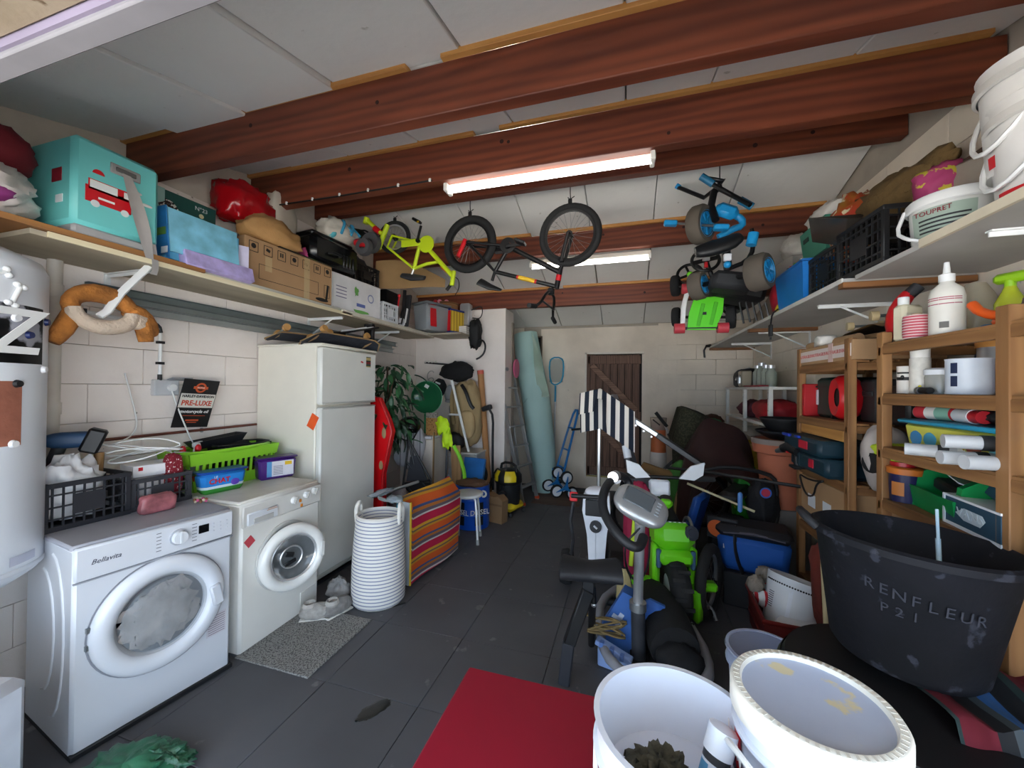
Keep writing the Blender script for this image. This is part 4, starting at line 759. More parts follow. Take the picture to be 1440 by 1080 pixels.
# yellow child's bicycle
t = thing('child_bicycle', 'neon yellow child bicycle hanging upside down over the shelf', 'bicycle', (0, 0, 0)); YL = mat('c6dd24', .4, var=.04); yy = 3.2
A = lambda x, y, dy=0: at(x, y, Y=yy+dy)
ra, bb, st, he = A(555, 334, .05), A(591, 342), A(582, 378), A(637, 389, -.05); nrm = Vector((.15, -1, 0)).normalized()
wheel(t, ra, .165, RUBBER, nrm, mat('c9c9cc', .3, .6), tr=.022, ns=16)
fr = P(t, 'frame', YL).cyl(bb, st, .018).cyl(bb+Vector((.03, 0, 0)), he, .022).tube([st, A(600, 371), A(618, 368)], .015, 8).cyl(he+Vector((.01, 0, .05)), he+Vector((-.01, 0, -.08)), .02)
for s_ in (-1, 1): fr.cyl(bb+nrm*.02*s_, ra+nrm*.05*s_, .01).tube([ra+nrm*.05*s_, A(548, 350)+nrm*.05*s_, st+nrm*.02*s_], .011, 8)
fr.done(); P(t, 'chain_guard', YL).lathe([(0, .0), (.075, 0), (.08, .008), (.0, .012)], 24, A(601, 345)+nrm*.04, axis='Y').box(A(580, 344)+nrm*.045, (.2, .012, .07), .006).done()
P(t, 'crank', BK).cyl(bb-nrm*.07, bb+nrm*.07, .02).tube([bb+nrm*.07, A(596, 322)+nrm*.07], .012, 8).done(); P(t, 'pedal', BK).box(A(592, 317)+nrm*.1, (.09, .05, .025), .006, ry=30).done(); P(t, 'reflector', mat('e8b91f', .3)).box(A(595, 320)+nrm*.13, (.02, .006, .015)).done()
P(t, 'seat_post', CHROME).cyl(st, A(579, 386), .012).done(); P(t, 'saddle', mat('2b2c30', .5)).tube([A(565, 387), A(580, 390), A(597, 391)], [.03, .05, .03], 10, flat=.5).done(70)
P(t, 'head_fitting', BK).tube([he, A(634, 400), A(628, 408)], .016, 8).done(); P(t, 'brake_cable', BK).tube([he, A(645, 392), A(646, 405), A(640, 415)], .004, 6, smooth=2).done(); P(t, 'decal', mat('d8461f', .5), 'red frame decal').cyl(A(622, 374), A(633, 384), .0235).done()
P(t, 'handlebar', YL).cyl(A(545, 316, -.1), A(532, 350, -.1), .024, n=12).cyl(A(517, 310, -.1), A(541, 333, -.1), .02, n=12).cyl(A(514, 315, -.1), A(516, 306, -.1), .026, n=12).done(); P(t, 'red_collar', RED).cyl(A(527, 321, -.1), A(534, 327, -.1), .028, n=12).done()
hook('the yellow child bicycle', ra.x, ra.y, ra.z+.16, 3.15)
t = thing('scooter_wheel_unit', 'grey and red wheeled kick scooter front lying over the black case', 'scooter', (-2.28, 3.02, ZL+.55), 0)
P(t, 'tyre', mat('4a4a4d', .8)).lathe([(.03, -.03), (.09, -.03), (.1, 0), (.09, .03), (.03, .03)], 24, (0, 0, .1), axis='Y').done(60); P(t, 'tyre', mat('4a4a4d', .8)).lathe([(.03, -.03), (.07, -.03), (.08, 0), (.07, .03), (.03, .03)], 24, (.05, -.16, .0), axis='Y').done(60); P(t, 'red_body', RED).box((-.02, -.1, .05), (.12, .14, .07), .02, rz=20).done()
S('black_tent_bag', 'black bag with pale piping tucked under the beam behind tote bag', 'bag', BLACK, (-2.5, 3.12, ZL+.68)).blob((0, 0, .07), (.2, .36, .16), .1, 2, 14).tube([(.08, -.1, .1), (.1, .0, .14), (.08, .12, .08)], .008, 6, smooth=2).done(70)
# ================================================================== corner behind the fridge and the pier
# folded striped lounger
t = thing('folding_bed', 'folded camp bed with red, orange and blue striped cover standing on edge', 'bed', (-1.56, 2.9, 0), 82)
SB = [(2.4, 'b8143f'), (.5, 'c9c2bb'), (.9, '5f5560'), (.7, 'b06a2a'), (.6, '3f4f7a'), (1.9, 'd35a1c'), (.6, 'c98a1f'), (.5, '6a5a4a'), (.8, 'd39a2a')]
P(t, 'cover', stripes(SB, 'Z', .235, off=.1)).grid(lambda u, v: ((u-.5)*.67, (-.075 if v < .5 else .05)*(1 if .1 < v < .9 else .8)+.012*sin(u*7), .02+.64*(1-abs(2*v-1))+.03*u), 10, 11).box((-.32, -.012, .33), (.03, .1, .6), .02).done(50)
P(t, 'piping', mat('d8b02a', .8)).tube([(-.338, -.06, .02), (-.34, -.06, .64)], .008, 6).done()
P(t, 'lining', mat('a6aaae', .8)).box((-.345, .0, .33), (.012, .11, .62), .005).box((0, .058, .33), (.66, .012, .6), .004).done()
for z in (.64, .1): P(t, 'frame_tube', mat('b9bdbf', .4, .6)).tube([(-.33, .03, z), (-.37, .05, z), (-.38, .2, z), (-.3, .3, z), (.2, .3, z)], .013, 8, smooth=1).done()
P(t, 'wrapping', glass('d4dde2', .25, .4)).blob((-.36, .08, .655), (.1, .14, .05), .3, 2, 14).blob((-.28, .28, .66), (.26, .06, .05), .3, 3, 14).done(70)
S('turquoise_bag', 'crumpled turquoise plastic bag wedged behind the striped camp bed', 'bag', mat('1e93ad', .3, var=.3, scale=10, bump=.5, bscale=18), (-1.72, 2.72, 0)).blob((0, 0, .33), (.16, .2, .55), .22, 6, 18, 2.2, flat=.95).done(75)
# stool
t = thing('stool', 'white round shower stool with tubular legs beside the blue drum', 'stool', (-1.5, 3.53, 0), 15)
P(t, 'seat', mat('d6d6d4', .4)).lathe([(0, .44), (.14, .44), (.15, .45), (.15, .465), (.14, .472), (0, .466)], 32).done(60)
for a in (45, 135, 225, 315):
    c, s_ = cos(rad(a)), sin(rad(a)); l = P(t, 'leg', mat('e4e4e2', .35, .2)).tube([(.02*c, .02*s_, .432), (.1*c, .1*s_, .432), (.125*c, .125*s_, .41), (.16*c, .16*s_, .02)], .011, 8, smooth=1).done(); P(l, 'foot', mat('9a9a98', .7)).cyl((.16*c, .16*s_, 0), (.157*c, .157*s_, .05), .015).done()
# blue drum
t = thing('fuel_drum', 'blue steel drum with black diamond DIESEL marking behind the stool', 'drum', (-1.62, 3.94, 0), 0); BLU = mat('1450b8', .35, var=.06)
P(t, 'drum', BLU).lathe([(0, 0), (.18, 0), (.185, .01), (.185, .14), (.19, .15), (.185, .16), (.185, .3), (.19, .31), (.185, .32), (.185, .44), (.178, .45), (.178, .435), (0, .435)], 40).done(50)
P(t, 'black_diamond', BLACK).lathe([(.1868, .05), (.1868, .29)], 10, a0=-150, a1=-95).done(); P(t, 'black_diamond', BLACK).lathe([(.1868, .05), (.1868, .29)], 8, a0=-60, a1=-30).done()
text(t, 'DIESEL', .075, (-.06, -.19, .19), (90, 0, -18), WHITE, ext=.002); text(t, 'DIESEL', .075, (.14, -.135, .19), (90, 0, 45), WHITE, ext=.002); P(t, 'badge', WHITE).lathe([(.02, 0), (.04, 0)], 20, (.165, -.105, .38), axis='Y').done()
S('brown_cloth', 'brown ropy cloth lying across the blue drum top', 'cloth', mat('6d4f3a', .9, bump=.5), (-1.62, 3.94, .44)).blob((0, 0, .02), (.36, .32, .07), .2, 3, 16, flat=.6).done(70)
# vacuum cleaner
t = thing('vacuum_cleaner', 'yellow and black wet-dry vacuum cleaner with its hose, beside the ladder', 'vacuum', (-1.37, 4.46, 0), -20); YEL = mat('e0c51c', .4)
P(t, 'base', YEL).box((0, 0, .1), (.3, .3, .1), .04).box((0, -.15, .11), (.22, .06, .1), .02).done(); P(t, 'tank', glass('2a2c2e', .2, .8)).lathe([(0, .12), (.14, .12), (.15, .36), (0, .36)], 28).done(50)
P(t, 'head', BLACK).lathe([(.15, .36), (.165, .38), (.16, .46), (.12, .52), (0, .54)], 28).done(50); P(t, 'yellow_cowl', YEL).lathe([(.168, .4), (.168, .46), (.13, .52)], 8, a0=-150, a1=-100).done(); P(t, 'yellow_cowl', YEL).lathe([(.168, .4), (.168, .46), (.13, .52)], 8, a0=-70, a1=-20).done()
P(t, 'handle', BLACK).tube([(-.12, 0, .5), (-.1, 0, .6), (.1, 0, .6), (.12, 0, .5)], .016, 8, smooth=1).done(); P(t, 'inlet', DGREY).cyl((.03, -.13, .27), (.03, -.19, .27), .03).done()
for x, y in ((-.13, -.13), (.13, -.13), (-.13, .13), (.13, .13)): P(t, 'caster', DGREY).blob((x, y, .028), (.05, .05, .056), 0, n=8).done()
P(t, 'hose', BLACK).tube([(.03, -.2, .27), (.12, -.26, .12), (.16, -.2, .03), (.0, -.3, .025), (-.15, -.28, .03), (-.28, -.1, .1), (-.3, .05, .35), (-.24, .1, .5), (-.2, .05, .42)], .02, 8, smooth=2).done(60)
P(t, 'wand', BLACK).tube([(-.2, -.05, .25), (-.24, -.02, .8), (-.25, .0, 1.15), (-.3, -.02, 1.24)], .015, 8, smooth=1).done(); P(t, 'nozzle', DGREY).box((-.33, -.03, 1.25), (.15, .06, .06), .012, ry=-18).done()
t = thing('paper_bag', 'crumpled brown paper bag standing beside the blue drum', 'bag', (-1.4, 4.13, 0), -15); P(t, 'bag', mat('8d6e4d', .9, bump=.3)).prism([(-.09, 0), (.1, 0), (.11, .25), (.05, .3), (-.02, .28), (-.1, .31)], .12, 'XZ').done(); P(t, 'fold', mat('7a5d40', .9)).box((0, -.062, .2), (.2, .004, .02)).done()
# cardboard tube and pool net
t = thing('poster_tube', 'tall brown cardboard tube with red end leaning on the pier', 'tube', (-1.66, 4.68, 0), 0); P(t, 'tube', mat('a8784a', .7)).cyl((0, -.06, 0), (-.18, .02, 1.68), .04, n=20).done(60); P(t, 'red_end', mat('c25a4a', .6)).cyl((-.18, .02, 1.68), (-.185, .022, 1.73), .042, n=20).done()
t = thing('pool_net', 'blue skimming net on a pole leaning beside the insulation roll', 'net', (-1.06, 5.8, 0)); P(t, 'pole', mat('b8bcc0', .4, .6)).cyl((0, 0, 0), (0, .05, 1.35), .011).done(); P(t, 'ferrule', mat('2a8fb5', .4)).cyl((0, .05, 1.3), (0, .055, 1.55), .014).done()
P(t, 'hoop', mat('2a9ac0', .4)).tube([(0, .055, 1.55), (-.08, .05, 1.6), (-.1, .05, 1.9), (-.05, .05, 1.98), (.08, .05, 1.98), (.13, .05, 1.9), (.11, .05, 1.62)], .011, 8, closed=True, smooth=1).done(); P(t, 'netting', glass('eef0f0', .5, .05)).box((.01, .053, 1.78), (.21, .003, .36)).done()
# insulation roll
t = thing('insulation_roll', 'tall pale blue-green roll of insulation leaning in the far corner', 'roll', (-1.3, 5.58, 0)); P(t, 'roll', mat('a9c9c4', .8, var=.08, scale=2, bump=.2, bscale=12)).tube([(.14, -.03, .0), (.1, -.02, .6), (.0, .03, 1.3), (-.14, .08, 1.95), (-.2, .1, 2.33)], [.17, .2, .21, .2, .18], 28).done(70)
P(t, 'loose_film', glass('b9d0bd', .4, .6)).grid(lambda u, v: (.06+.1*v+.06*u*v-.1*(1-u), -.16+.03*sin(u*9)+.05*v, 2.33-u*.95-.25*v*(1-u)), 14, 6).done(70); P(t, 'band', mat('8fb0ab', .8)).tube([(-.006, .033, 1.33), (-.02, .04, 1.345)], .212, 28).done(70)
S('pink_disc', 'pink flying disc hanging on the pier beside the insulation roll', 'disc', mat('d8688f', .5), (-1.46, 5.0, 1.77), 0).lathe([(0, .0), (.1, 0), (.125, .008), (.13, .025), (.122, .03), (0, .014)], 28, axis='X').done(60)
S('door_stop', 'small steel bracket screwed onto the pier edge above ladder', 'bracket', STEEL, (-1.51, 4.8, 1.75)).box((0, 0, 0), (.02, .06, .05), .004).cyl((0, -.03, 0), (.03, -.05, 0), .015).done()
# ladder
t = thing('ladder', 'folded aluminium stepladder leaning beside the pier', 'ladder', (-1.33, 4.93, 0), 75, rot=(rad(-8), 0, rad(76))); AL = mat('b3b4b4', .35, .8, var=.08)
for sx in (-1, 1):
    P(t, 'rail', AL).box((sx*(.19), -.05, .86), (.025, .05, 1.75), .004, rx=-5.5).done(); P(t, 'rear_leg', AL).box((sx*(.16), .09, .82), (.02, .035, 1.6), .004, rx=-1).done(); P(t, 'foot', mat('d8542a', .6)).box((sx*.19, -.135, .02), (.03, .06, .04), .006).done()
for k in range(6): P(t, 'tread', AL).box((0, -.115+k*.024, .22+k*.26), (.37, .08, .022), .004).done()
P(t, 'hinge_cap', DGREY).box((0, .04, 1.7), (.42, .1, .04), .01).done()
# hand truck
t = thing('stair_hand_truck', 'blue stair-climbing hand truck with white-hubbed wheels against the far wall', 'hand truck', (-.86, 5.4, 0), -58); BL = mat('1c6fb0', .4, var=.05)
P(t, 'frame', BL).tube([(-.15, -.05, .3), (-.09, .12, .95), (-.06, .2, 1.2), (.06, .2, 1.2), (.1, .12, .95), (.12, -.05, .3)], .016, 8, smooth=1).cyl((-.09, .12, .95), (.1, .12, .95), .013).cyl((-.12, .04, .65), (.11, .04, .65), .012).cyl((-.14, -.02, .4), (.115, -.02, .4), .012).box((-.17, -.1, .2), (.06, .02, .34), .006, ry=8).done()
P(t, 'axle', DGREY).cyl((-.17, -.02, .2), (.17, -.02, .2), .012).done()
for sx in (-.13, .2):
    q = P(t, 'star_bracket', BL); q.xf((sx+.035, -.05, .17)); q.prism([((.15 if k % 4 == 0 else .035)*cos(rad(80+30*k)), (.15 if k % 4 == 0 else .035)*sin(rad(80+30*k))) for k in range(12)], .025, 'YZ').done()
    for k in range(3):
        a = rad(80+120*k); c = Vector((sx, -.05+.13*cos(a), .17+.13*sin(a))); wq = P(t, 'wheel', RUBBER); wq.lathe([(.066, -.018), (.086, -.016), (.09, 0), (.086, .016), (.066, .018)], 24, c, axis='X').done(); P(t, 'wheel_hub', PLW).lathe([(0, -.015), (.066, -.016), (.066, .016), (0, .015)], 24, c, axis='X').done()
P(t, 'strap_handle', BLACK).box((.2, .1, .95), (.28, .014, .03), .004, ry=-8).done()
S('wood_board', 'thin brown plywood board lying on floor under hand truck', 'board', wood('4d3b30', '6b5443', .7, 'X', 5), (-.9, 5.27, 0), 2).box((0, 0, .006), (.62, .7, .012), .002).done()
# white cabinet, shelves and clutter in the corner
t = thing('cabinet', 'pale chipboard cabinet standing in the corner behind the camp bed', 'cabinet', (-2.3, 4.1, 0), 0); CB = mat('cfc6bb', .7)
P(t, 'side', CB).box((.2, 0, .46), (.02, .4, .92), .002).done(); P(t, 'side', CB).box((-.2, 0, .46), (.02, .4, .92), .002).done(); P(t, 'front_panel', CB).box((0, -.195, .46), (.4, .018, .9), .002).done(); P(t, 'top', PLW).box((-.03, 0, .935), (.44, .42, .03), .003).done(); P(t, 'edge', wood('8a6a45', 'a98a5e', .7, 'Z', 8)).box((.214, -.195, .5), (.012, .02, 1.0)).done()
t = thing('cork_block', 'cork-faced panel standing on top of the pale cabinet', 'panel', (-2.15, 3.98, .952)); P(t, 'cork', spots('a97f4e', '6a4a28', .56, 60, .95, .4)).box((0, 0, .1), (.14, .03, .2), .002).done(); P(t, 'stone_top', spots('9a938a', '6a655e', .55, 50, .9, .2)).box((0, 0, .23), (.14, .032, .06), .002).done()
t = thing('desk', 'grey drawer unit with white panel against the pier', 'desk', (-1.98, 4.52, 0)); P(t, 'body', mat('b9bdc2', .5)).box((0, 0, .35), (.5, .4, .68), .004).done(); P(t, 'drawer', mat('a3a29d', .5)).box((0, -.205, .6), (.48, .016, .15), .003, ry=-6).done(); P(t, 'top', mat('c4c2bc', .5)).box((0, 0, .705), (.52, .42, .02), .002).done(); P(t, 'knob', PLW).blob((-.12, -.225, .42), (.05, .05, .05), 0, n=8).done()
# potted plant
t = thing('artificial_plant', 'bushy artificial fig plant with dark green leaves behind the fridge', 'plant', (-2.37, 3.35, 0)); random.seed(8)
P(t, 'pot', mat('3a2f28', .8)).lathe([(0, 0), (.12, 0), (.15, .26), (.14, .26), (.12, .22), (0, .22)], 20).done(60); tr = P(t, 'trunk', mat('4a3526', .9, bump=.5))
for k in range(4): tr.tube([(.02*k-.03, .01*k, .2), (.06*sin(k*2)-.02, .05*cos(k), .8), (.05*cos(k*2)+.02, .05*sin(k), 1.3), (.14*cos(k*1.7), .12*sin(k*2.1), 1.7)], [.014, .012, .006], 6, smooth=1)
tr.done(70); M_LF = [mat('1f4a2c', .5, var=.3), mat('2f6138', .5, var=.3), mat('153822', .5, var=.3)]; lf = []
for m_ in M_LF:
    q = P(t, 'leaf', m_).grid(lambda u, v: (.13*u, (v-.5)*.05*sin(pi*min(1, u*1.02+.02))**.8, -.05*u*u+.012*abs(v-.5)*2), 7, 3).done(60); lf.append(q)
for i in range(190):
    a = random.uniform(0, 2*pi); ph = random.uniform(-.5, 1); hgt = random.uniform(.95, 1.72); r_ = random.uniform(.02, .26)*(1.15-abs(hgt-1.4)*.7)
    loc = (.1+r_*cos(a), r_*sin(a)-.03, hgt); rot = (random.uniform(-30, 30), random.uniform(-20, 70), math.degrees(a)+random.uniform(-40, 40))
    if i < 3: lf[i].location = loc; lf[i].rotation_euler = [rad(x) for x in rot]
    else: again(t, lf[i % 3], loc, rot)
# red sled
t = thing('plastic_sled', 'red moulded plastic sled standing on end between fridge and plant', 'sled', (-2.24, 3.1, .0), -8); P(t, 'shell', mat('d8121a', .35, var=.05)).prism([(-.1, .0), (.1, .0), (.09, .7), (.14, .9), (.19, 1.1), (.15, 1.2), (.03, 1.4), (-.08, 1.42), (-.12, 1.0)], .05, 'XZ').done(); P(t, 'hole', mat('a08a62', .8)).lathe([(0, 0), (.026, 0)], 18, (.1, -.0262, 1.08), axis='Y', sy=2).done(); P(t, 'hole', mat('a08a62', .8)).lathe([(0, 0), (.024, 0)], 18, (.07, -.0262, .78), axis='Y', sy=1.7).done(); P(t, 'rim', mat('b80d15', .35)).tube([(.1, -.02, .02), (.09, -.02, .7), (.14, -.02, .9), (.19, -.02, 1.1), (.15, -.02, 1.2), (.03, -.02, 1.4)], .014, 8).done()
# folding camping chair
t = thing('camping_chair', 'folded black camping chair frame with mesh cloth in front of the cabinet', 'chair', (-2.1, 3.55, 0), 5); BF = mat('161618', .5)
fr = P(t, 'frame', BF)
for a, b in (((-.2, 0, 0), (-.08, 0, .95)), ((-.08, 0, .95), (.17, 0, .55)), ((.17, 0, .55), (-.12, 0, .5)), ((-.1, 0, .72), (.15, .02, .42)), ((.17, 0, .55), (.15, 0, 0)), ((-.14, 0, .4), (.15, 0, .38)), ((-.12, 0, .5), (.0, 0, .36)), ((-.08, 0, .95), (-.02, 0, .7))): fr.cyl(a, b, .012, n=8)
fr.done(); P(t, 'back_cloth', mat('34353a', .8)).prism([(-.1, .52), (-.06, .78), (.02, .8), (.13, .55)], .012, 'XZ').done(); P(t, 'seat_cloth', mat('1d1d20', .8)).prism([(-.14, .4), (-.12, .5), (.15, .52), (.15, .4)], .014, 'XZ', .02).done()
S('grey_blanket', 'grey fleece blanket bundled under the camping chair', 'blanket', mat('8d8688', .95, var=.15, bump=.4), (-2.2, 3.42, 0)).blob((.02, 0, .24), (.26, .2, .5), .18, 4, 16, flat=.95).done(70)
S('swirl_bag', 'pale grey bag with dark swirl pattern hanging by the camping chair', 'bag', stripes([(3, 'a9a9ae'), (.6, '3a3a40'), (2, 'b9b9bd')], 'X', .07), (-2.33, 3.8, .6), 35).blob((0, 0, .25), (.34, .12, .5), .12, 7, 18, power=.8).done(70)
t = thing('helmet', 'black open-face helmet on the cabinet behind camping chair', 'helmet', (-2.35, 3.82, .955), 200); P(t, 'shell', mat('0e0e10', .2)).blob((0, 0, .1), (.26, .22, .24), 0, 0, 16, flat=.5).done(70)
for x in (-.06, 0, .06): P(t, 'stud', CHROME).blob((x, .108, .07), (.014, .014, .014), 0, n=6).done()
P(t, 'strap', BLACK).tube([(-.1, .05, .05), (-.06, .11, -.04), (.06, .11, -.03), (.1, .05, .05)], .008, 6, smooth=1).done()
# wall rack with caps, bags and a backpack
t = thing('coat_rack', 'black coat rack with round ornaments on the wall above the caps', 'rack', (-2.36, 4.6, 1.82), 0); P(t, 'bar', BLACK).cyl((-.3, .1, .02), (.3, .12, -.03), .012).done(); P(t, 'wire_scroll', mat('b8b4ac', .5, .5)).tube([(-.2+.05*cos(k*.8), .08, -.12-.012*k+.05*sin(k*.8)) for k in range(14)], .007, 6, smooth=1).done()
for k in range(4): P(t, 'ornament', mat('d8d4cc', .5)).blob((-.28+k*.05, .08, .03), (.03, .03, .03), 0, n=6).done()
S('black_jacket', 'black cloth cap and jacket draped over coat rack', 'clothing', mat('101012', .9, bump=.2), (-2.12, 4.55, 1.62), 0).blob((.02, 0, .09), (.44, .18, .26), .18, 8, 18, 1.6).done(70)
for i, (x, z, c_, l) in enumerate(((-2.34, 1.5, '17171a', 'black cap with white mark hanging left of the grey caps'), (-2.18, 1.42, '8b8b90', 'upper grey felt cap hanging beside the black cap'), (-2.12, 1.22, '85858a', 'lower grey felt cap above the yellow vest'))):
    t = thing('cap', l, 'cap', (x, 4.52+.02*i, z), 0, 'caps on the coat rack'); P(t, 'crown', mat(c_, .95)).blob((0, 0, 0), (.2, .09, .24), .06, i, 14).done(70); P(t, 'peak', mat(c_, .95)).blob((0, -.03, -.09), (.15, .06, .05), 0, n=10).done(70)
P(bpy.data.objects['cap'], 'white_mark', WHITE).box((.0, -.046, .06), (.07, .01, .02), ry=20).done()
t = thing('backpack', 'large beige backpack hanging against the pier', 'backpack', (-2.0, 4.6, .74)); BG = mat('a48d66', .9, var=.12, bump=.2)
P(t, 'body', BG).blob((0, 0, .42), (.42, .24, .86), .08, 5, 20, power=.75).done(70); P(t, 'pocket', mat('b39a70', .9)).blob((.06, -.1, .3), (.22, .12, .36), .06, 3, 14, power=.7).done(70); P(t, 'strap', BLACK).tube([(-.02, -.1, .8), (.06, -.15, .72), (.12, -.14, .55), (.16, -.12, .5)], .022, 8, smooth=1, flat=.4).done(); P(t, 'strap', mat('8f7a55', .9)).tube([(-.12, -.1, .8), (-.14, -.15, .6), (-.1, -.14, .3)], .025, 8, smooth=1, flat=.4).done()
t = thing('trestle', 'white metal trestle leg leaning over the beige backpack', 'trestle', (-1.97, 4.4, .715)); P(t, 'leg', WHITE).cyl((-.14, 0, .88), (.1, 0, 0), .017).done(); P(t, 'rung', WHITE).cyl((-.17, 0, .45), (-.02, 0, .45), .013).done()
t = thing('green_bowl', 'round translucent green bowl standing on edge in front of caps', 'bowl', (-2.28, 4.08, .955), 8); P(t, 'bowl', glass('3f9a6a', .1, .35)).lathe([(0, .06), (.1, .05), (.17, .02), (.19, 0), (.185, -.004), (.165, .012), (.1, .042), (0, .05)], 36, (0, 0, .43), axis='Y').done(60); P(t, 'rim', mat('5fb98a', .3)).lathe([(.187, 0), (.194, .003), (.187, .006)], 36, (0, 0, .43), axis='Y').done(); P(t, 'sticker', PLW).box((.0, .0, .56), (.05, .006, .04), ry=30).done(); P(t, 'stand', glass('3f9a6a', .1, .6)).box((0, .02, .12), (.06, .05, .24), .01).done()
S('safety_vest', 'neon yellow safety vest hanging over cabinet edge beside the cork panel', 'vest', mat('c6ee1a', .7, var=.15, scale=12), (-2.02, 3.98, .85)).blob((0, 0, .22), (.17, .08, .2), .3, 2, 16).blob((.06, 0, .08), (.12, .07, .24), .3, 5, 16).done(75)
S('black_bag', 'small black zip bag lying on the grey drawer unit', 'bag', BLACK, (-2.08, 4.4, .716)).blob((0, 0, .11), (.3, .16, .25), .12, 3, 16, flat=.85).done(70)
t = thing('broom', 'dark grey telescopic broom handle standing beside the cabinet', 'broom', (-1.99, 4.02, 0)); P(t, 'handle', mat('4a4a4e', .4)).cyl((0, 0, .05), (0, .03, 1.02), .012).done(); P(t, 'grip', BLACK).cyl((0, .028, .9), (0, .032, 1.06), .018).done(); P(t, 'head', BLACK).box((0, 0, .03), (.2, .05, .06), .01).done()
t = thing('wooden_racket', 'wooden board with neon green edge standing beside the drawer unit', 'board', (-1.86, 4.05, 0)); P(t, 'panel', wood('8a6540', 'b38a5c', .6, 'Z', 7)).box((0, 0, .42), (.12, .02, .84), .004, ry=-3).done(); P(t, 'green_edge', mat('8be01e', .5)).tube([(-.04, -.015, .84), (.04, -.015, .72), (.11, -.015, .5), (.08, -.015, .38), (.0, -.015, .36)], .022, 8, smooth=2, flat=.5).done()
t = thing('blue_box', 'blue plastic picture case leaning on cloth behind the drum', 'case', (-1.72, 4.2, .32), -10); P(t, 'panel', mat('2a6fb5', .4, var=.3, scale=5)).box((0, 0, .18), (.28, .05, .36), .006, rx=-12).done(); P(t, 'patch', mat('c98a7a', .6)).prism([(-.16, .02), (-.05, .03), (-.1, .2)], .01, 'XZ', -.05).done()
S('plinth_box', 'cardboard box hidden under the blue case beside drum', 'box', CARD, (-1.76, 4.2, 0)).box((0, 0, .155), (.3, .2, .31), .004).done()
t = thing('wheel_reel', 'small black wheel with grey centre behind the vacuum hose', 'reel', (-1.76, 4.36, .3)); P(t, 'tyre', RUBBER).lathe([(.11, -.02), (.15, -.02), (.16, 0), (.15, .02), (.11, .02)], 28, (0, 0, .16), axis='Y').done(); P(t, 'hub', mat('8a8f98', .5)).lathe([(0, -.01), (.11, -.012), (.11, .012), (0, .01)], 28, (0, 0, .16), axis='Y').done()  # this one is a small wheel, not a reel for hose
# ================================================================== middle of the floor
# rowing machine stored upright, with a towel over its rail
t = thing('rowing_machine', 'folded grey and silver exercise machine standing upright before the plank door', 'exercise machine', (0, 3.5, 0)); L = locf(t); ALU = mat('b9bcbe', .3, .8, var=.06); GUN = mat('4b4d52', .4, .4)
def bar(name, a, b, w, d, mt, par=t, bev=.006):
    a = Vector(a); b = Vector(b); q = P(par, name, mt); qq = (b-a).to_track_quat('Z', 'Y').to_matrix().to_4x4(); q.M = Matrix.Translation((a+b)/2) @ qq; q.box((0, 0, 0), (w, d, (b-a).length), bev); return q.done()
foot = L(841, 775, 3.6); foot.z = .02
bar('support_leg', L(843, 578, 3.6), foot, .05, .03, ALU)
bar('upright', L(864, 562, 3.6), L(908, 715, 3.3), .06, .05, GUN); bar('upright_end', L(862, 556, 3.62), L(869, 580, 3.57), .066, .056, ALU)
bar('rail', L(872, 578, 3.55), L(925, 612, 3.5), .06, .04, ALU); bar('rail', L(925, 612, 3.5), L(990, 656, 3.4), .055, .045, mat('26272a', .4))
a, b = L(872, 588, 3.5), L(895, 705, 3.3); P(t, 'gas_strut', CHROME).cyl(a, a.lerp(b, .3), .014).done(); P(t, 'strut_body', GUN).cyl(a.lerp(b, .2), b, .032, n=16).done(60); P(t, 'pivot', ALU).cyl(a+Vector((0, -.04, 0)), a+Vector((0, .04, 0)), .03, n=18).done(); P(t, 'strut_label', PLW).cyl(a.lerp(b, .35), a.lerp(b, .5), .0325, n=16).done()
c = L(866, 670, 3.2); P(t, 'knob', CHROME).cyl(c+Vector((0, -.07, 0)), c+Vector((0, .0, 0)), .045, n=24).done(60)
q = P(t, 'rivets', CHROME)
for k in range(5): p = L(872+k*11, 582+k*8, 3.5); q.cyl(p, p+Vector((0, -.012, 0)), .009, n=8)
q.done(); P(t, 'foot_bar', GUN).box((L(866, 690, 3.3)+L(905, 712, 3.3))/2, (.12, .1, .14), .03).done(); P(t, 'base', mat('232427', .5)).box((.1, -.15, .03), (.5, .5, .06), .02).done(); P(t, 'base_post', GUN).cyl((.1, -.2, .03), L(903, 705, 3.3), .035).done()
TW = stripes([(1, 'e6ded2'), (1.15, '1c2433')], 'X', .075)
tw = S('striped_towel', 'navy and white striped towel draped over the exercise machine rail', 'towel', TW, at(866, 556, Y=3.5), 0)
tw.grid(lambda u, v: (-.26+.13*min(v*2, 1)*0+.42*u-.05*(1-u), -.06+.14*(v-.35)+.012*sin(u*20), (.06-abs(u-.38)*.12-.2*max(0, u-.38))-.34*max(0, .5-v)/.5*(.55+.45*(u > .45))*(1 if u < .28 or u > .5 else .45)-.36*max(0, v-.55)/.45), 30, 14).done(70)
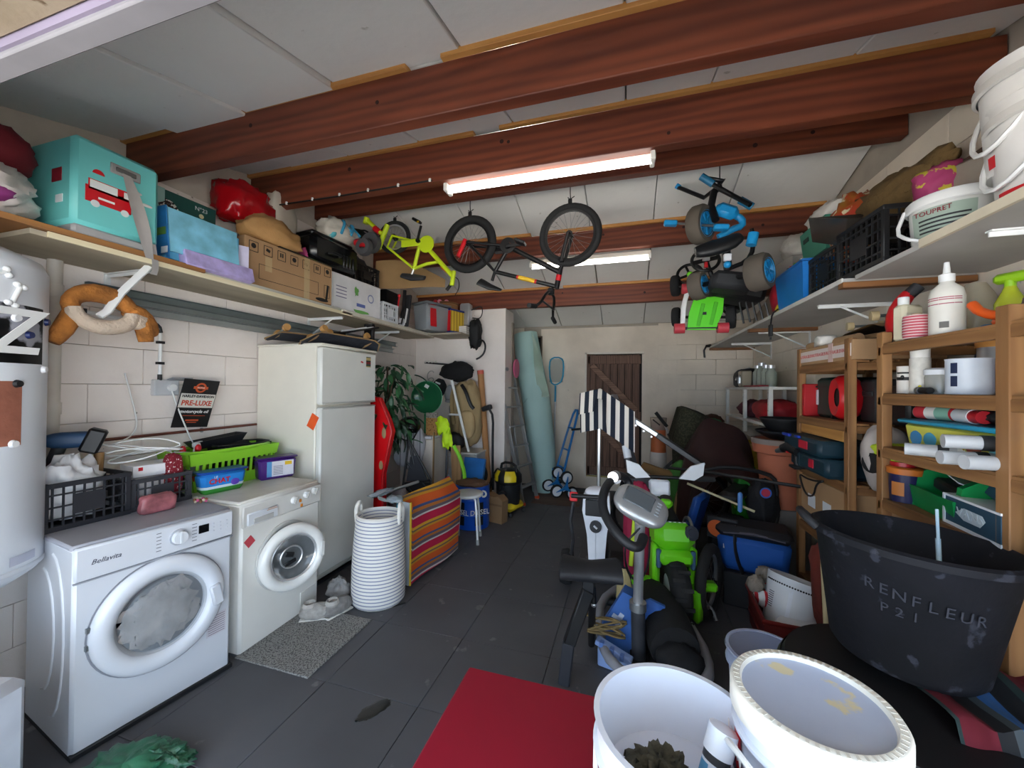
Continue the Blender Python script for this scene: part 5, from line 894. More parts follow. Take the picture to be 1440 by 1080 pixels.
# console machine in front
t = thing('elliptical_trainer', 'exercise bike with silver console, curved black handlebar and chrome post', 'exercise machine', (.07, 2.2, 0)); L = locf(t); FO = mat('1d1e21', .55)
yb = 2.2
P(t, 'lower_post', mat('3c3e44', .4, .3)).cyl((0, .02, .04), L(897, 850, 2.2), .037, n=20).done(60); P(t, 'chrome_post', CHROME).cyl(L(897, 850, 2.2), L(900, 735, 2.12), .026, n=20).done(60); P(t, 'collar', STEEL).cyl(L(897, 846, 2.2), L(897, 857, 2.2), .044, n=20).done(60)
cs = P(t, 'console', mat('a7a9ab', .3, .6)); c = L(901, 711, 2.05); cs.xf(c, (38, 24, -4)); cs.blob((0, 0, 0), (.27, .19, .07), 0, 0, 20, power=.75); cs = cs.done(70)
s_ = P(cs, 'screen', mat('54595c', .25)); s_.xf(c, (38, 24, -4)); s_.box((-.02, .01, .029), (.15, .1, .016), .02).done(); s_ = P(cs, 'switches', mat('7d8184', .4)); s_.xf(c, (38, 24, -4))
for k in range(5): s_.box((.078, -.03+k*.018, .03), (.022, .011, .01), .002)
s_.done()
hp = [L(868, 668, 2.35), L(850, 685, 2.2), L(846, 715, 2.1), L(862, 745, 2.0), L(885, 768, 1.95), L(900, 770, 1.98), L(905, 755, 2.05)]
P(t, 'handlebar', FO).tube(hp, .024, 12, smooth=2).done(70); P(t, 'handlebar_arm', mat('2a2b2f', .4)).tube([L(868, 668, 2.35), L(882, 672, 2.45), L(890, 700, 2.4), L(899, 735, 2.14)], .024, 10, smooth=1).done(70); P(t, 'end_knob', CHROME).cyl(L(866, 669, 2.32), L(862, 671, 2.26), .03, n=18).done(60)
P(t, 'cable', BLACK).tube([L(900, 742, 2.1), L(878, 765, 2.1), L(880, 800, 2.15), L(896, 822, 2.2), L(912, 800, 2.15), L(914, 755, 2.1)], .005, 6, smooth=2).done(); P(t, 'base_bar', FO).box((0, .2, .03), (.09, .8, .05), .01).done(); P(t, 'base_foot', FO).cyl((-.2, .58, .03), (.2, .58, .03), .03).done()
P(t, 'base_loop', mat('8d8f97', .45)).tube([at(x, y, Z=.1)-t.location for x, y in ((842, 880), (845, 845), (870, 825), (900, 822), (940, 840), (985, 900), (1000, 945), (985, 968), (930, 960), (880, 950), (850, 920))], .026, 10, closed=True, smooth=1).done(70)
P(t, 'side_handle', BLACK).cyl(L(804, 697, 2.5), L(850, 700, 2.45), .015).done()
t = thing('weight_bench', 'black padded exercise seat on a sloping dark steel rail, beside red table', 'exercise machine', (-.24, 2.1, 0)); L = locf(t)
sp = P(t, 'seat', mat('1b1c20', .6, bump=.1)); c = L(830, 803, 2.0); sp.xf(c, (0, 0, 8)); sp.grid(lambda u, v: ((u-.5)*.3*(1-.25*abs(2*v-1)**3)*(1 if True else 0), (.08+.03*abs(2*u-1))*cos(2*pi*v), .045*sin(2*pi*v)+.012*abs(2*u-1)), 14, 16, close_v=True).box((0, 0, 0), (.24, .14, .04), .015).done(70)
P(t, 'bracket', BLACK).box(L(828, 825, 2.02), (.06, .06, .08), .006).done(); g = L(793, 955, 1.98); g.z = .05
bar('rail', L(827, 830, 2.0), L(800, 905, 1.98), .045, .06, BLACK, t); bar('front_leg', L(800, 902, 1.98), (g.x, g.y, .0), .05, .06, mat('2a2c33', .5), t); P(t, 'strut', BLACK).cyl(L(834, 825, 2.1), L(835, 848, 2.1), .015).done(); P(t, 'pin', CHROME).blob(L(835, 850, 2.1), (.03, .03, .03), 0, n=8).done(); P(t, 'rear_leg', BLACK).cyl(L(833, 835, 2.1), (.05, .2, 0.02), .02).done()
# white machine
t = thing('karting_toy', 'white and black ride-on toy with round dial and small black wheels', 'ride-on toy', (-.2, 3.0, 0)); L = locf(t); WP = mat('dfe2ea', .35)
c = L(838, 740, 2.95); pw = P(t, 'body', WP); pw.xf((0, 0, 0)); pw.prism([(-.1, .74), (.08, .74), (.09, .62), (.065, .45), (.05, .24), (-.06, .24), (-.075, .45), (-.11, .62)], .1, 'XZ', -.1).done()
P(t, 'display', BLACK).box((-.012, -.153, .645), (.15, .012, .12), .01).done(); P(t, 'dial', DGREY).cyl((-.012, -.15, .515), (-.012, -.172, .515), .042, n=24).done(60); P(t, 'dial_cap', PLW).box((-.012, -.176, .515), (.03, .006, .012), ry=40).done(); P(t, 'spine', mat('c5c9d2', .35)).box((-.012, -.152, .36), (.004, .008, .22)).done(); P(t, 'nose', WP).blob((-.01, -.1, .75), (.17, .14, .08), 0, n=12).done(70)
for x in (-.24, .2):
    q = P(t, 'wheel', RUBBER).lathe([(.08, -.04), (.12, -.04), (.13, 0), (.12, .04), (.08, .04)], 26, (x, .0, .13), axis='X').done(60); P(q, 'hub', DGREY).lathe([(0, -.03), (.08, -.035), (.08, .035), (0, .03)], 18, (x, 0, .13), axis='X').done()
P(t, 'axle', DGREY).cyl((-.24, 0, .13), (.2, 0, .13), .014).done(); P(t, 'frame', BLACK).box((0, .05, .2), (.12, .5, .08), .01).done(); P(t, 'red_lever', RED).box((-.18, -.1, .7), (.06, .012, .07), .008).done(); P(t, 'chain_side', mat('3b3c40', .4, .5)).tube([(-.18, -.1, .66), (-.2, -.1, .52), (-.18, -.1, .38), (-.2, -.05, .25)], .014, 6).done()
# green child's motorbike
t = thing('toy_motorbike', 'lime green child electric motorbike with wide black tyre, facing the opening', 'toy motorbike', (.27, 2.93, 0), 8); GN = mat('6fd21c', .35, var=.04); GD = mat('2b2c2f', .5)
fw = P(t, 'front_wheel', RUBBER).lathe([(.1, -.055), (.17, -.06), (.205, -.04), (.215, 0), (.205, .04), (.17, .06), (.1, .055)], 36, (0, -.25, .215), axis='X').done(60); P(fw, 'rim', mat('c9ced6', .4)).lathe([(0, -.05), (.1, -.052), (.1, .052), (0, .05)], 24, (0, -.25, .215), axis='X').done()
q = P(fw, 'treads', mat('232425', .9))
for k in range(26): a_ = 2*pi*k/26; q.box((.02*(1 if k % 2 else -1), -.25+.213*cos(a_), .215+.213*sin(a_)), (.07, .012, .022), rx=math.degrees(a_))
q.done(); rw_ = P(t, 'rear_wheel', RUBBER).lathe([(.1, -.055), (.17, -.06), (.205, -.04), (.215, 0), (.205, .04), (.17, .06), (.1, .055)], 36, (0, .45, .215), axis='X').done(60); P(rw_, 'rim', mat('c9ced6', .4)).lathe([(0, -.05), (.1, -.052), (.1, .052), (0, .05)], 24, (0, .45, .215), axis='X').done()
P(t, 'body', GN).box((0, -.14, .53), (.25, .26, .17), .05, rx=-20).box((0, -.22, .43), (.22, .14, .1), .03).done(); P(t, 'side_fairing', GN).box((-.115, -.18, .33), (.05, .12, .32), .02).done(); P(t, 'side_fairing', GN).box((.115, -.18, .33), (.05, .12, .32), .02).done(); P(t, 'fork_cover', GN).box((.12, -.27, .16), (.06, .12, .22), .025).done(); P(t, 'fork_cover', mat('3a5a78', .4)).box((-.105, -.255, .42), (.03, .03, .12), .008).done(); P(t, 'fork_cover', mat('3a5a78', .4)).box((.105, -.255, .42), (.03, .03, .12), .008).done()
for sx in (-1, 1): P(t, 'footrest', GN).box((sx*.2, -.2, .24), (.13, .07, .06), .015).done()
P(t, 'fuel_cap', mat('3d4048', .4)).cyl((.085, -.2, .575), (.1, -.25, .59), .045, n=24).cyl((.098, -.24, .59), (.103, -.258, .594), .028, n=20).done(60); P(t, 'seat', mat('18191b', .6)).box((0, .1, .6), (.17, .36, .08), .03, rx=10).done(); P(t, 'tank_stripe', GN).box((-.02, .0, .69), (.09, .2, .06), .02, rx=-25).done(); P(t, 'filler', BLACK).cyl((-.01, -.02, .72), (-.01, -.03, .75), .04, n=18).done()
P(t, 'number_plate', WP).box((-.03, .08, .79), (.15, .03, .12), .025, rx=-10).done(); P(t, 'decal', stripes([(1, 'd9dce0'), (1, '55585c')], 'X', .03)).box((.02, -.17, .628), (.14, .06, .004), rx=-20).done()
P(t, 'handlebar', BLACK).cyl((-.3, .12, .86), (.34, .12, .86), .013).done(); P(t, 'grip', RUBBER).cyl((-.33, .12, .86), (-.2, .12, .86), .02).done(); P(t, 'grip', RUBBER).cyl((.24, .12, .86), (.36, .12, .86), .02).done()
for sx in (-1, 1): P(t, 'hand_guard', PLW).prism([(sx*.1, .87), (sx*.18, .96), (sx*.27, .99), (sx*.26, .9), (sx*.2, .86)], .02, 'XZ', .06).done()
P(t, 'side_stand', mat('6d7278', .4, .6)).tube([(.15, -.15, .2), (.22, -.12, .1), (.26, -.14, .06), (.27, -.18, .012)], .012, 8, smooth=1).done(); P(t, 'chain_ring', mat('a9aaa6', .4, .6)).lathe([(.12, -.008), (.14, -.008), (.14, .008), (.12, .008), (.12, -.008)], 28, (.2, .18, .42), axis='X').done()
# grey basket with a first aid bag, and the black roll
t = thing('first_aid_bag', 'blue first aid bag with white cross leaning on the trainer post', 'bag', (-.03, 2.33, 0), -8); P(t, 'bag', mat('3c6cb8', .7, var=.1)).prism([(-.13, .04), (.08, .0), (.08, .34), (.02, .36), (-.12, .1)], .09, 'XZ').done(); c_ = P(t, 'white_cross', mat('c9d4ea', .6)); c_.xf((-.0, -.047, .2), (0, 28, 0)); c_.box((0, 0, 0), (.08, .004, .026)).box((0, 0, 0), (.026, .004, .08)).done(); P(t, 'side_flap', mat('2f5fae', .7)).box((.17, .03, .2), (.12, .06, .22), .02, ry=15).done()
S('straw_brush', 'pale straw brush end poking up behind the first aid bag', 'brush', mat('b9a878', .9, bump=.6, bscale=90), (-.01, 2.52, 0)).blob((0, .0, .18), (.1, .08, .42), .1, 2, 12, flat=.9).done(60)
pts = [(.1*cos(k*.9)*(1+.2*sin(k*.37)), .02*sin(k*1.3), .03*sin(k*.7)+.002*k) for k in range(40)]
S('rope_coil', 'small tangle of brown rope hanging on the first aid bag', 'rope', mat('7d6a45', .9, bump=.5), (-.1, 2.22, .14), 10).tube(pts, .006, 6, smooth=1).done(70)
t = thing('clip_tray', 'pale blue notched plastic tray on the floor below the rope', 'tray', (-.06, 2.16, 0), -14); P(t, 'tray', mat('8aa4d6', .5)).box((0, 0, .1), (.2, .05, .03), .004, ry=15).box((0, 0, .05), (.17, .04, .1), .006).done()
for k in range(3): P(t, 'notch', mat('5f7fc0', .5)).box((-.06+k*.055, -.02, .125-k*.016), (.02, .03, .03), .002).done()
S('black_roll', 'thick rolled black fabric lying against the toy motorbike wheel', 'roll', mat('0f0f12', .9, bump=.15), (0, 0, 0)).tube([(.15, 2.72, .17), (.21, 2.45, .17), (.25, 2.18, .15)], [.09, .12, .135, .125], 18, smooth=1).blob((.27, 2.16, .1), (.24, .2, .2), .12, 4, 14, flat=.97).done(70)
# covers and bikes at the back
S('olive_cover', 'olive green quilted cover draped over stored things by the far wall', 'cover', spots('2b2a20', '3c3a2b', .5, 60, .95, .3), (.72, 4.35, 0), 0).grid(lambda u, v: (-.28+.62*u, -.2+.5*v-.04*sin(u*5), 1.33-.28*u*u-.03*u+.02*sin(v*9+u*4)-(1.0*max(0, .14-u)/.14*.35)-(max(0, .18-v)/.18)*.5), 16, 10).done(70)
S('foam_sheet', 'white foam sheet leaning under the olive cover', 'panel', mat('d8d4cb', .8), (.52, 4.3, 0), 0).prism([(-.06, 0), (.12, 0), (.08, 1.0), (.0, 1.24)], .03, 'XZ').done()
S('brown_cover', 'dark brown velvet cover draped over a stored bicycle', 'cover', mat('2d1210', .75, var=.35, scale=5, bump=.3, bscale=8), (.78, 3.75, 0), 0).grid(lambda u, v: (.42*cos(pi*u)*(1-.25*(1-v))*(.9+.08*sin(v*11+u*9)), -.15+.5*(v-.3)+.03*sin(u*17), 1.0*sin(pi*u)**.55*(.82+.42*v*sin(pi*(.25+.5*u)))+.02*sin(u*23+v*7)), 30, 12).done(75)
S('plastic_sheet', 'crumpled clear plastic sheet hanging behind the brown cover', 'sheet', glass('d8d2c8', .2, .6), (1.02, 4.2, .0)).grid(lambda u, v: (-.12+.34*u, .1*sin(v*6)+.06*sin(u*11), 1.2-.45*u-.7*v*(.6+.4*u)+.02*sin(u*25)), 18, 10).done(60)
t = thing('parked_bicycle', 'bicycle parked against the far wall with its handlebar turned up', 'bicycle', (.45, 4.7, 0)); L = locf(t)
P(t, 'handlebar', BLACK).tube([L(922, 580, 4.7), L(933, 594, 4.7), L(938, 600, 4.7)], .02, 8).tube([L(918, 590, 4.7), L(928, 598, 4.7)], .008, 6).done(); P(t, 'stem', CHROME).tube([L(935, 596, 4.7), L(940, 610, 4.7), L(968, 640, 4.7)], .014, 8).done(); P(t, 'frame', mat('5d5f62', .4, .4)).tube([L(940, 610, 4.7), L(955, 640, 4.6), L(975, 690, 4.5), (.3, -.1, .3)], .018, 8).cyl(L(955, 640, 4.6), (-.25, .1, .35), .016).done()
wheel(t, Vector((-.25, .1, .32)), .3, RUBBER, (.35, -1, 0), mat('3a3a3c', .4), tr=.024, ns=18); wheel(t, Vector((.35, -.1, .32)), .3, RUBBER, (.35, -1, 0), mat('3a3a3c', .4), tr=.024, ns=18)
t = thing('traffic_tube', 'orange and white reflective cylinder standing beside the parked bicycle', 'cone', (.38, 5.2, 0)); P(t, 'tube', mat('c4683a', .6)).lathe([(0, 0), (.11, 0), (.085, 1.0), (.075, 1.05), (0, 1.05)], 20).done(60); P(t, 'white_band', mat('d8cfc6', .5)).lathe([(.103, .52), (.098, .72)], 20).done(); P(t, 'clear_cup', glass('d8cfc6', .2, .4)).lathe([(.09, 1.0), (.1, 1.15)], 20).done()
t = thing('plush_dragon', 'green and brown plush toy slumped behind the toy motorbike', 'plush toy', (.3, 3.9, 0)); P(t, 'body', mat('3f7a32', .95, var=.3, bump=.5)).tube([(.05, 0, .25), (.1, 0, .5), (.12, 0, .68), (.22, .05, .82)], [.1, .11, .09, .05], 12, smooth=1).done(70); P(t, 'belly', mat('a68c66', .95)).tube([(.18, -.08, .3), (.2, -.1, .5), (.24, -.08, .66)], [.06, .09, .06], 10, smooth=1).done(70); P(t, 'arm', mat('8a6a42', .95)).tube([(-.16, 0, .78), (.0, -.03, .72), (.1, -.02, .7)], [.035, .05, .05], 10, smooth=1).done(70); P(t, 'leg', mat('3f7a32', .95)).tube([(.05, 0, .28), (.04, -.05, .12), (.06, -.1, .03)], [.08, .06, .05], 10).done(70)
S('plush_bear', 'brown plush animal sitting among bicycle parts under the far wall', 'plush toy', mat('6a4d30', .95, bump=.5), (.55, 4.1, 0)).blob((0, 0, .35), (.3, .3, .72), .15, 6, 16, flat=.95).done(70)
t = thing('tyre', 'black bicycle tyre leaning behind the white hand guard', 'tyre', (.12, 3.95, 0)); P(t, 'tread', RUBBER).lathe([(.26+.028*cos(a_), .028*sin(a_)) for a_ in [k*pi/4 for k in range(9)]], 36, (0, 0, .29), axis='Y').done(70); P(t, 'rim', DGREY).lathe([(.232, -.012), (.225, 0), (.232, .012)], 36, (0, 0, .29), axis='Y').done()
bpy.data.objects['tyre'].name = 'bicycle_tyre_ring'
t = thing('box_grey', 'grey plastic crate lid standing behind the trainer console', 'tray', (.12, 3.35, 0)); P(t, 'panel', mat('55565a', .6)).box((0, 0, .4), (.24, .06, .8), .02).done(); P(t, 'strap', BLACK).box((.0, -.034, .5), (.03, .01, .5)).done(); t.name = 'storage_tray'
S('neon_bag', 'magenta bag with neon yellow strap behind the handlebar loop', 'bag', mat('8d1238', .8), (.08, 2.95, 0)).blob((0, 0, .42), (.2, .14, .84), .1, 3, 14, power=.7, flat=.97).done(70)
nb = bpy.data.objects['neon_bag']; P(nb, 'neon_strap', mat('c2d832', .6)).box((-.03, -.07, .5), (.03, .02, .5), .005, ry=4).done()
# second motorbike with long bar, engine clutter, boot
t = thing('mini_motocross', 'black and blue mini motocross bike hidden behind the green one', 'toy motorbike', (.72, 3.25, 0), -25)
P(t, 'handlebar', BLACK).tube([(-.45, .0, .86), (-.1, .0, .87), (.45, .0, .86)], .012, 8).done(); P(t, 'engine', mat('1f2023', .5, .3)).box((0, .05, .42), (.22, .3, .24), .04).done(); P(t, 'fins', mat('3a3b3f', .4, .5)).box((0, -.12, .5), (.2, .03, .16), .006).done(); P(t, 'blue_plastic', mat('17468f', .4)).box((-.2, -.05, .52), (.06, .3, .4), .025, ry=15).done(); P(t, 'seat', BLACK).box((0, .3, .68), (.16, .45, .08), .03).done(); P(t, 'orange_decal', mat('d8642a', .5), 'round orange sticker').cyl((-.03, -.145, .5), (-.03, -.15, .5), .06, n=22).done(); P(t, 'spring', mat('b9b08a', .4)).cyl((-.25, -.1, .78), (.2, -.1, .66), .009).done(); P(t, 'blue_lever', mat('4f82c4', .4)).box((.12, -.15, .72), (.03, .03, .14), .01).done()
wheel(t, Vector((0, -.45, .24)), .24, RUBBER, (1, 0, 0), mat('8a8b8d', .4, .5), tr=.035, ns=16); wheel(t, Vector((0, .55, .24)), .24, RUBBER, (1, 0, 0), mat('8a8b8d', .4, .5), tr=.035, ns=16)
t = thing('pushchair', 'folded black pushchair frame with fabric bag beside the terracotta pot', 'pushchair', (.98, 3.42, 0)); FB = mat('141417', .6)
P(t, 'handle', FB).tube([(-.45, .05, .83), (-.2, .05, .9), (.08, .05, .86), (.14, .05, .8), (.12, .0, .5), (.1, -.05, .15)], .016, 8, smooth=1).done(); P(t, 'fabric', mat('1a1a1e', .85, var=.3, bump=.3)).blob((.03, .02, .62), (.22, .2, .4), .15, 5, 16).done(70); P(t, 'badge', mat('b8324a', .4)).cyl((.02, -.09, .74), (.02, -.1, .74), .03, n=18).done(); P(t, 'badge', mat('2f5fb0', .4)).lathe([(.03, 0), (.04, 0)], 18, (.02, -.1, .74), axis='Y').done()
for x in (-.2, .12):
    q = P(t, 'wheel', RUBBER).lathe([(.07, -.02), (.1, -.02), (.11, 0), (.1, .02), (.07, .02)], 24, (x, -.05, .11), axis='X').done(); P(q, 'hub', DGREY).lathe([(0, -.015), (.07, -.015), (.07, .015), (0, .015)], 16, (x, -.05, .11), axis='X').done()
P(t, 'leg', FB).cyl((-.2, -.05, .11), (.1, .05, .6), .012).done(); P(t, 'axle', FB).cyl((-.2, -.05, .11), (.12, -.05, .11), .01).done()
t = thing('cool_bag', 'bright blue zipped cool bag with black strap on the floor before shelves', 'cool bag', (.86, 3.12, .24), -14)
P(t, 'bag', mat('1a55a8', .7, var=.06)).box((0, 0, .13), (.44, .26, .26), .05, taper=.92).done(); P(t, 'lid', mat('1c1c22', .7)).box((0, 0, .28), (.46, .28, .08), .035).done(); P(t, 'zip', mat('5a5660', .5)).tube([(-.18, -.132, .27), (.0, -.136, .29), (.18, -.132, .27)], .008, 6).done(); P(t, 'strap', BLACK).tube([(-.1, -.1, .32), (-.11, -.13, .24), (-.1, -.128, .12), (-.06, -.12, .0)], .016, 8, smooth=1, flat=.4).done(); P(t, 'tag', PLW).box((-.165, -.118, .17), (.03, .004, .03)).done()
S('storage_tote', 'dark grey box under the blue cool bag', 'box', mat('1d1e22', .7), (.86, 3.12, 0), -14).box((0, 0, .118), (.36, .24, .236), .01).done()
S('green_sack', 'green and yellow printed garden sack standing beside the brown cover', 'sack', spots('2f8a2a', 'c9c22e', .6, 9, .5, .2), (.98, 3.75, 0)).blob((0, 0, .42), (.2, .2, .86), .1, 8, 16, power=.6, flat=.97).done(70)
t = thing('red_cloth_boot', 'dark red cloth bundle hanging beside the tub handle', 'cloth', (.98, 2.35, .0)); P(t, 'cloth', mat('5d1e12', .9, var=.4)).blob((0, 0, .55), (.14, .12, .5), .2, 3, 14).done(70); P(t, 'stick', wood('b9a47a', 'd0bd92', .6, 'Z', 8)).cyl((-.02, -.08, .0), (-.05, -.08, .72), .012).done(); t.name = 'red_cloth'
# red crate with white baskets
t = thing('red_crate', 'dark red plastic crate on the floor holding white tubs', 'crate', (.93, 2.66, 0), -4); RC = mat('5a1512', .5, var=.12)
P(t, 'bin', RC).open_box((0, 0, .0), (.36, .42, .23), .012, .93).done(); P(t, 'rim', mat('6d1b16', .5)).tube([(sx*.182, sy*.212, .226) for sx, sy in ((-1, -1), (1, -1), (1, 1), (-1, 1))], .014, 8, closed=True, smooth=0).done(); P(t, 'hand_slot', mat('9aa6c8', .5)).box((.04, -.208, .17), (.12, .012, .03), .004).done(); P(t, 'rib', RC).box((-.176, 0, .1), (.014, .34, .02)).done()
t = thing('white_tub', 'white perforated plastic tub lying tilted in the red crate', 'tub', (.94, 2.74, .06), -12, rot=(rad(-14), rad(12), rad(-10))); P(t, 'tub', PLW).lathe([(0, 0), (.13, .0), (.15, .3), (.142, .3), (.124, .01), (0, .01)], 36).done(60)
q = P(t, 'holes', mat('17171a', .7))
for k in range(34): a_ = rad(-170+k*5.2); q.cyl((.1465*cos(a_), .1465*sin(a_), .255), (.1492*cos(a_), .1492*sin(a_), .255), .0052, n=8)
q.done(); q = P(t, 'printed_marks', ink)
for k in range(8): a_ = rad(-150); q.box((.143*cos(a_), .143*sin(a_), .19-k*.012), (.002, .035, .004), rz=-150)
q.done(); P(t, 'handle_rib', mat('e9edf5', .4)).lathe([(.137, .03), (.147, .28)], 3, a0=-112, a1=-104).done()
t = thing('white_lid_tub', 'second white tub with lid lying low in red crate', 'tub', (.96, 2.56, .04), 0); P(t, 'tub', PLW).lathe([(0, 0), (.11, 0), (.125, .12), (.13, .13), (.12, .14), (0, .145)], 32).done(60); P(t, 'rim', mat('cdd3e2', .4)).lathe([(.12, .135), (.134, .132), (.134, .12), (.126, .118)], 32).done(); t.name = 'white_round_tub'
for i, (x, y, z, l) in enumerate(((.79, 2.8, .24, 'furry beige glove with red trim at the crate corner'), (.86, 2.88, .27, 'second furry beige glove behind white tub in the crate'))):
    t = thing('work_glove', l, 'glove', (x, y, z-.12), 20*i, 'gloves on the red crate'); P(t, 'glove', mat('8f8478', .95, bump=.8, bscale=70)).blob((0, 0, .16), (.1, .09, .12), .2, i, 12).done(70); P(t, 'cuff', stripes([(2, 'dcdcdc'), (1, 'c8323a')], 'X', .05)).blob((.03, -.03, .09), (.1, .08, .1), .2, i+3, 12).done(70)
S('green_hose_end', 'green hose coupling inside the red crate', 'hose', mat('1f5a35', .5), (.83, 2.52, .1)).lathe([(.02, .0), (.034, .0), (.034, .09), (.02, .09), (.02, 0)], 18).done()
# ================================================================== right-hand wall
# wooden shelf units
WD = wood('77502e', 'a5784b', .6, 'Z', 8); WDY = wood('6d4828', '9a6e43', .6, 'Y', 8)
def rack(label, y0, y1, ztop, levels, x0=1.15, x1=1.57, slats=4):
    t = thing('wooden_rack', label, 'shelf', (x0, y0, 0), 0, 'pine storage racks'); dx = x1-x0; dy = y1-y0
    for x in (0, dx-.04):
        for y in (0, dy): P(t, 'post', WD).box((x+.02, y, ztop/2), (.04, .045, ztop), .003).done()
    for z in levels:
        P(t, 'front_rail', WDY).box((.012, dy/2, z-.03), (.022, dy, .04), .002).done(); P(t, 'back_rail', WDY).box((dx-.012, dy/2, z-.03), (.022, dy, .04), .002).done()
        for k in range(slats): P(t, 'slat', WDY).box((.05+k*(dx-.09)/(slats-1), dy/2, z-.006), (dx/slats-.012, dy+.04, .014), .002).done()
    for y in (0, dy):
        for z in levels: P(t, 'cross_rail', wood('6d4828', '9a6e43', .6, 'X', 8)).box((dx/2, y, z-.035), (dx, .02, .04), .002).done()
    return t
LB = [1.735, 1.5, 1.25, 1.01, .62, .3]; LA = [1.68, 1.335, 1.0, .62, .25]
rk = rack('nearest pine rack with bottles on its top, behind the black tub', 1.0, 2.26, 1.79, LB)
for x in (.02, .4): P(rk, 'post', WD).box((x, .63, .895), (.044, .05, 1.79), .003).done()
rack('far pine rack with red hose reel and tool cases', 2.55, 3.17, 1.8, LA)
def bottle(name, label, cat, x, y, z, prof, mt, capm=None, cap=None, rz=0, group=None, sx=1, sy=1, n=22):
    t = thing(name, label, cat, (x, y, z), rz, group); P(t, 'body', mt).lathe(prof, n, sx=sx, sy=sy).done(50)
    if cap: P(t, 'cap', capm or WHITE).lathe(cap, 18).done(50)
    return t
ZT = 1.737
# top of the near rack
t = bottle('glue_bottle', 'tall white squeeze bottle with pointed cap and red printed lines, on rack top', 'bottle', 1.24, 2.0, ZT, [(0, 0), (.05, 0), (.052, .01), (.052, .16), (.046, .19), (.022, .215), (.02, .225)], mat('e6e2d8', .4), WHITE, [(.024, .22), (.024, .25), (.012, .255), (.008, .3), (0, .302)])
q = P(t, 'printed_marks', mat('b0606a', .6))
for z in (.15, .142, .125): q.lathe([(.0522, z), (.0522, z+.004)], 12, a0=150, a1=290)
q.done(); P(t, 'bar_code', mat('6d6a66', .6)).lathe([(.0522, .03), (.0522, .055)], 5, a0=215, a1=245).done()
t = thing('chemical_bottle', 'cream rectangular bottle with white cap and label on the rack top', 'bottle', (1.23, 2.21, ZT), 20); P(t, 'body', mat('e0d8bd', .45)).box((0, 0, .085), (.1, .06, .17), .014).done(); P(t, 'cap', WHITE).cyl((-.02, 0, .17), (-.02, 0, .205), .02, n=18).done(60); P(t, 'label', mat('d2cbb8', .6)).box((0, -.031, .075), (.08, .002, .11)).done(); q = P(t, 'printed_marks', mat('8a857a', .6))
for k in range(6): q.box((0, -.0325, .04+k*.013), (.06, .001, .003))
q.done()
t = thing('string_spool', 'spool of red and white twine between two bottles on rack top', 'spool', (1.2, 2.1, ZT)); P(t, 'twine', stripes([(1, 'c25a66'), (1, 'dcc8c4'), (1, 'b84a58')], 'Z', .012)).lathe([(0, .004), (.042, .004), (.045, .02), (.045, .09), (.042, .104), (0, .104)], 24).done(50); P(t, 'core', CARD).lathe([(.018, 0), (.018, .112), (.012, .112)], 14).done()
t = thing('red_spray', 'tall red plastic bottle leaning behind the cream bottle', 'bottle', (1.25, 2.3, ZT)); P(t, 'body', mat('c0141c', .35)).tube([(0, 0, 0.03), (-.01, .005, .12), (.0, .0, .19), (.03, -.01, .24)], [.04, .045, .032, .026], 14, smooth=1).done(70); P(t, 'cap', DGREY).cyl((.025, -.01, .23), (.06, -.02, .27), .026).done(); P(t, 'foil', CHROME).blob((-.03, .05, .03), (.06, .06, .06), .2, 3, 10).done()
t = thing('spray_bottle', 'yellow-green trigger spray bottle at the wall end of rack top', 'bottle', (1.42, 1.98, ZT), 30); P(t, 'body', glass('c9d23a', .1, .8)).lathe([(0, 0), (.04, 0), (.042, .12), (.025, .16), (.014, .19)], 18).done(50); P(t, 'trigger', mat('93c41c', .4)).box((0, -.01, .22), (.035, .11, .04), .012).box((0, -.045, .18), (.014, .014, .05), .005).cyl((0, 0, .18), (0, 0, .21), .016).done(); P(t, 'label', mat('4a5a2a', .5)).lathe([(.0425, .02), (.0425, .09)], 10, a0=150, a1=270).done()
S('clear_jug', 'cloudy clear plastic jug behind the bottles on rack top', 'jug', glass('d6cdb8', .3, .5), (1.43, 2.15, ZT)).lathe([(0, .0), (.07, 0), (.08, .12), (.05, .2), (.03, .24)], 22).done(60)
t = thing('garden_shears', 'orange-handled tool lying on near end of rack top', 'tool', (1.25, 1.72, ZT), 10); P(t, 'handle', mat('e0591a', .4)).tube([(0, -.1, .03), (.0, .02, .03), (-.01, .1, .06), (.0, .14, .1)], .016, 8, smooth=1).tube([(.05, -.1, .03), (.04, .04, .03), (.06, .12, .03)], .015, 8, smooth=1).done(70); P(t, 'blade', mat('6d5a48', .5)).blob((.03, -.1, .06), (.14, .22, .1), .2, 5, 12).done(70)
S('blue_rag', 'small blue cloth on rack top below the spray bottle', 'cloth', mat('3d6f9a', .9), (1.34, 1.93, ZT)).blob((0, 0, .015), (.1, .08, .04), .2, 2, 12, flat=.6).done(70)
# second level of the near rack
Z2 = 1.502
bottle('white_spray_can', 'tall white aerosol can with domed cap on the second shelf', 'can', 1.235, 2.14, Z2, [(0, 0), (.033, 0), (.034, .005), (.034, .155), (.031, .16)], mat('d9d5cc', .4, var=.12, scale=40), mat('eeebe4', .4), [(.032, .158), (.033, .205), (.03, .212), (0, .213)])
t = bottle('eye_tin', 'white tin printed with a black drawn eye, left of the aerosol', 'tin', 1.235, 2.22, Z2, [(0, 0), (.036, 0), (.036, .125), (0, .125)], mat('dedad2', .5)); P(t, 'eye_print', mat('1c1a1a', .6)).lathe([(.0365, .06), (.0365, .075)], 8, a0=170, a1=255).done(); P(t, 'eye_print', mat('1c1a1a', .6)).lathe([(.0365, .09), (.0365, .098)], 8, a0=175, a1=250).done(); P(t, 'iris', BLACK).blob((-.03, -.021, .074), (.014, .012, .02), 0, n=8).done()
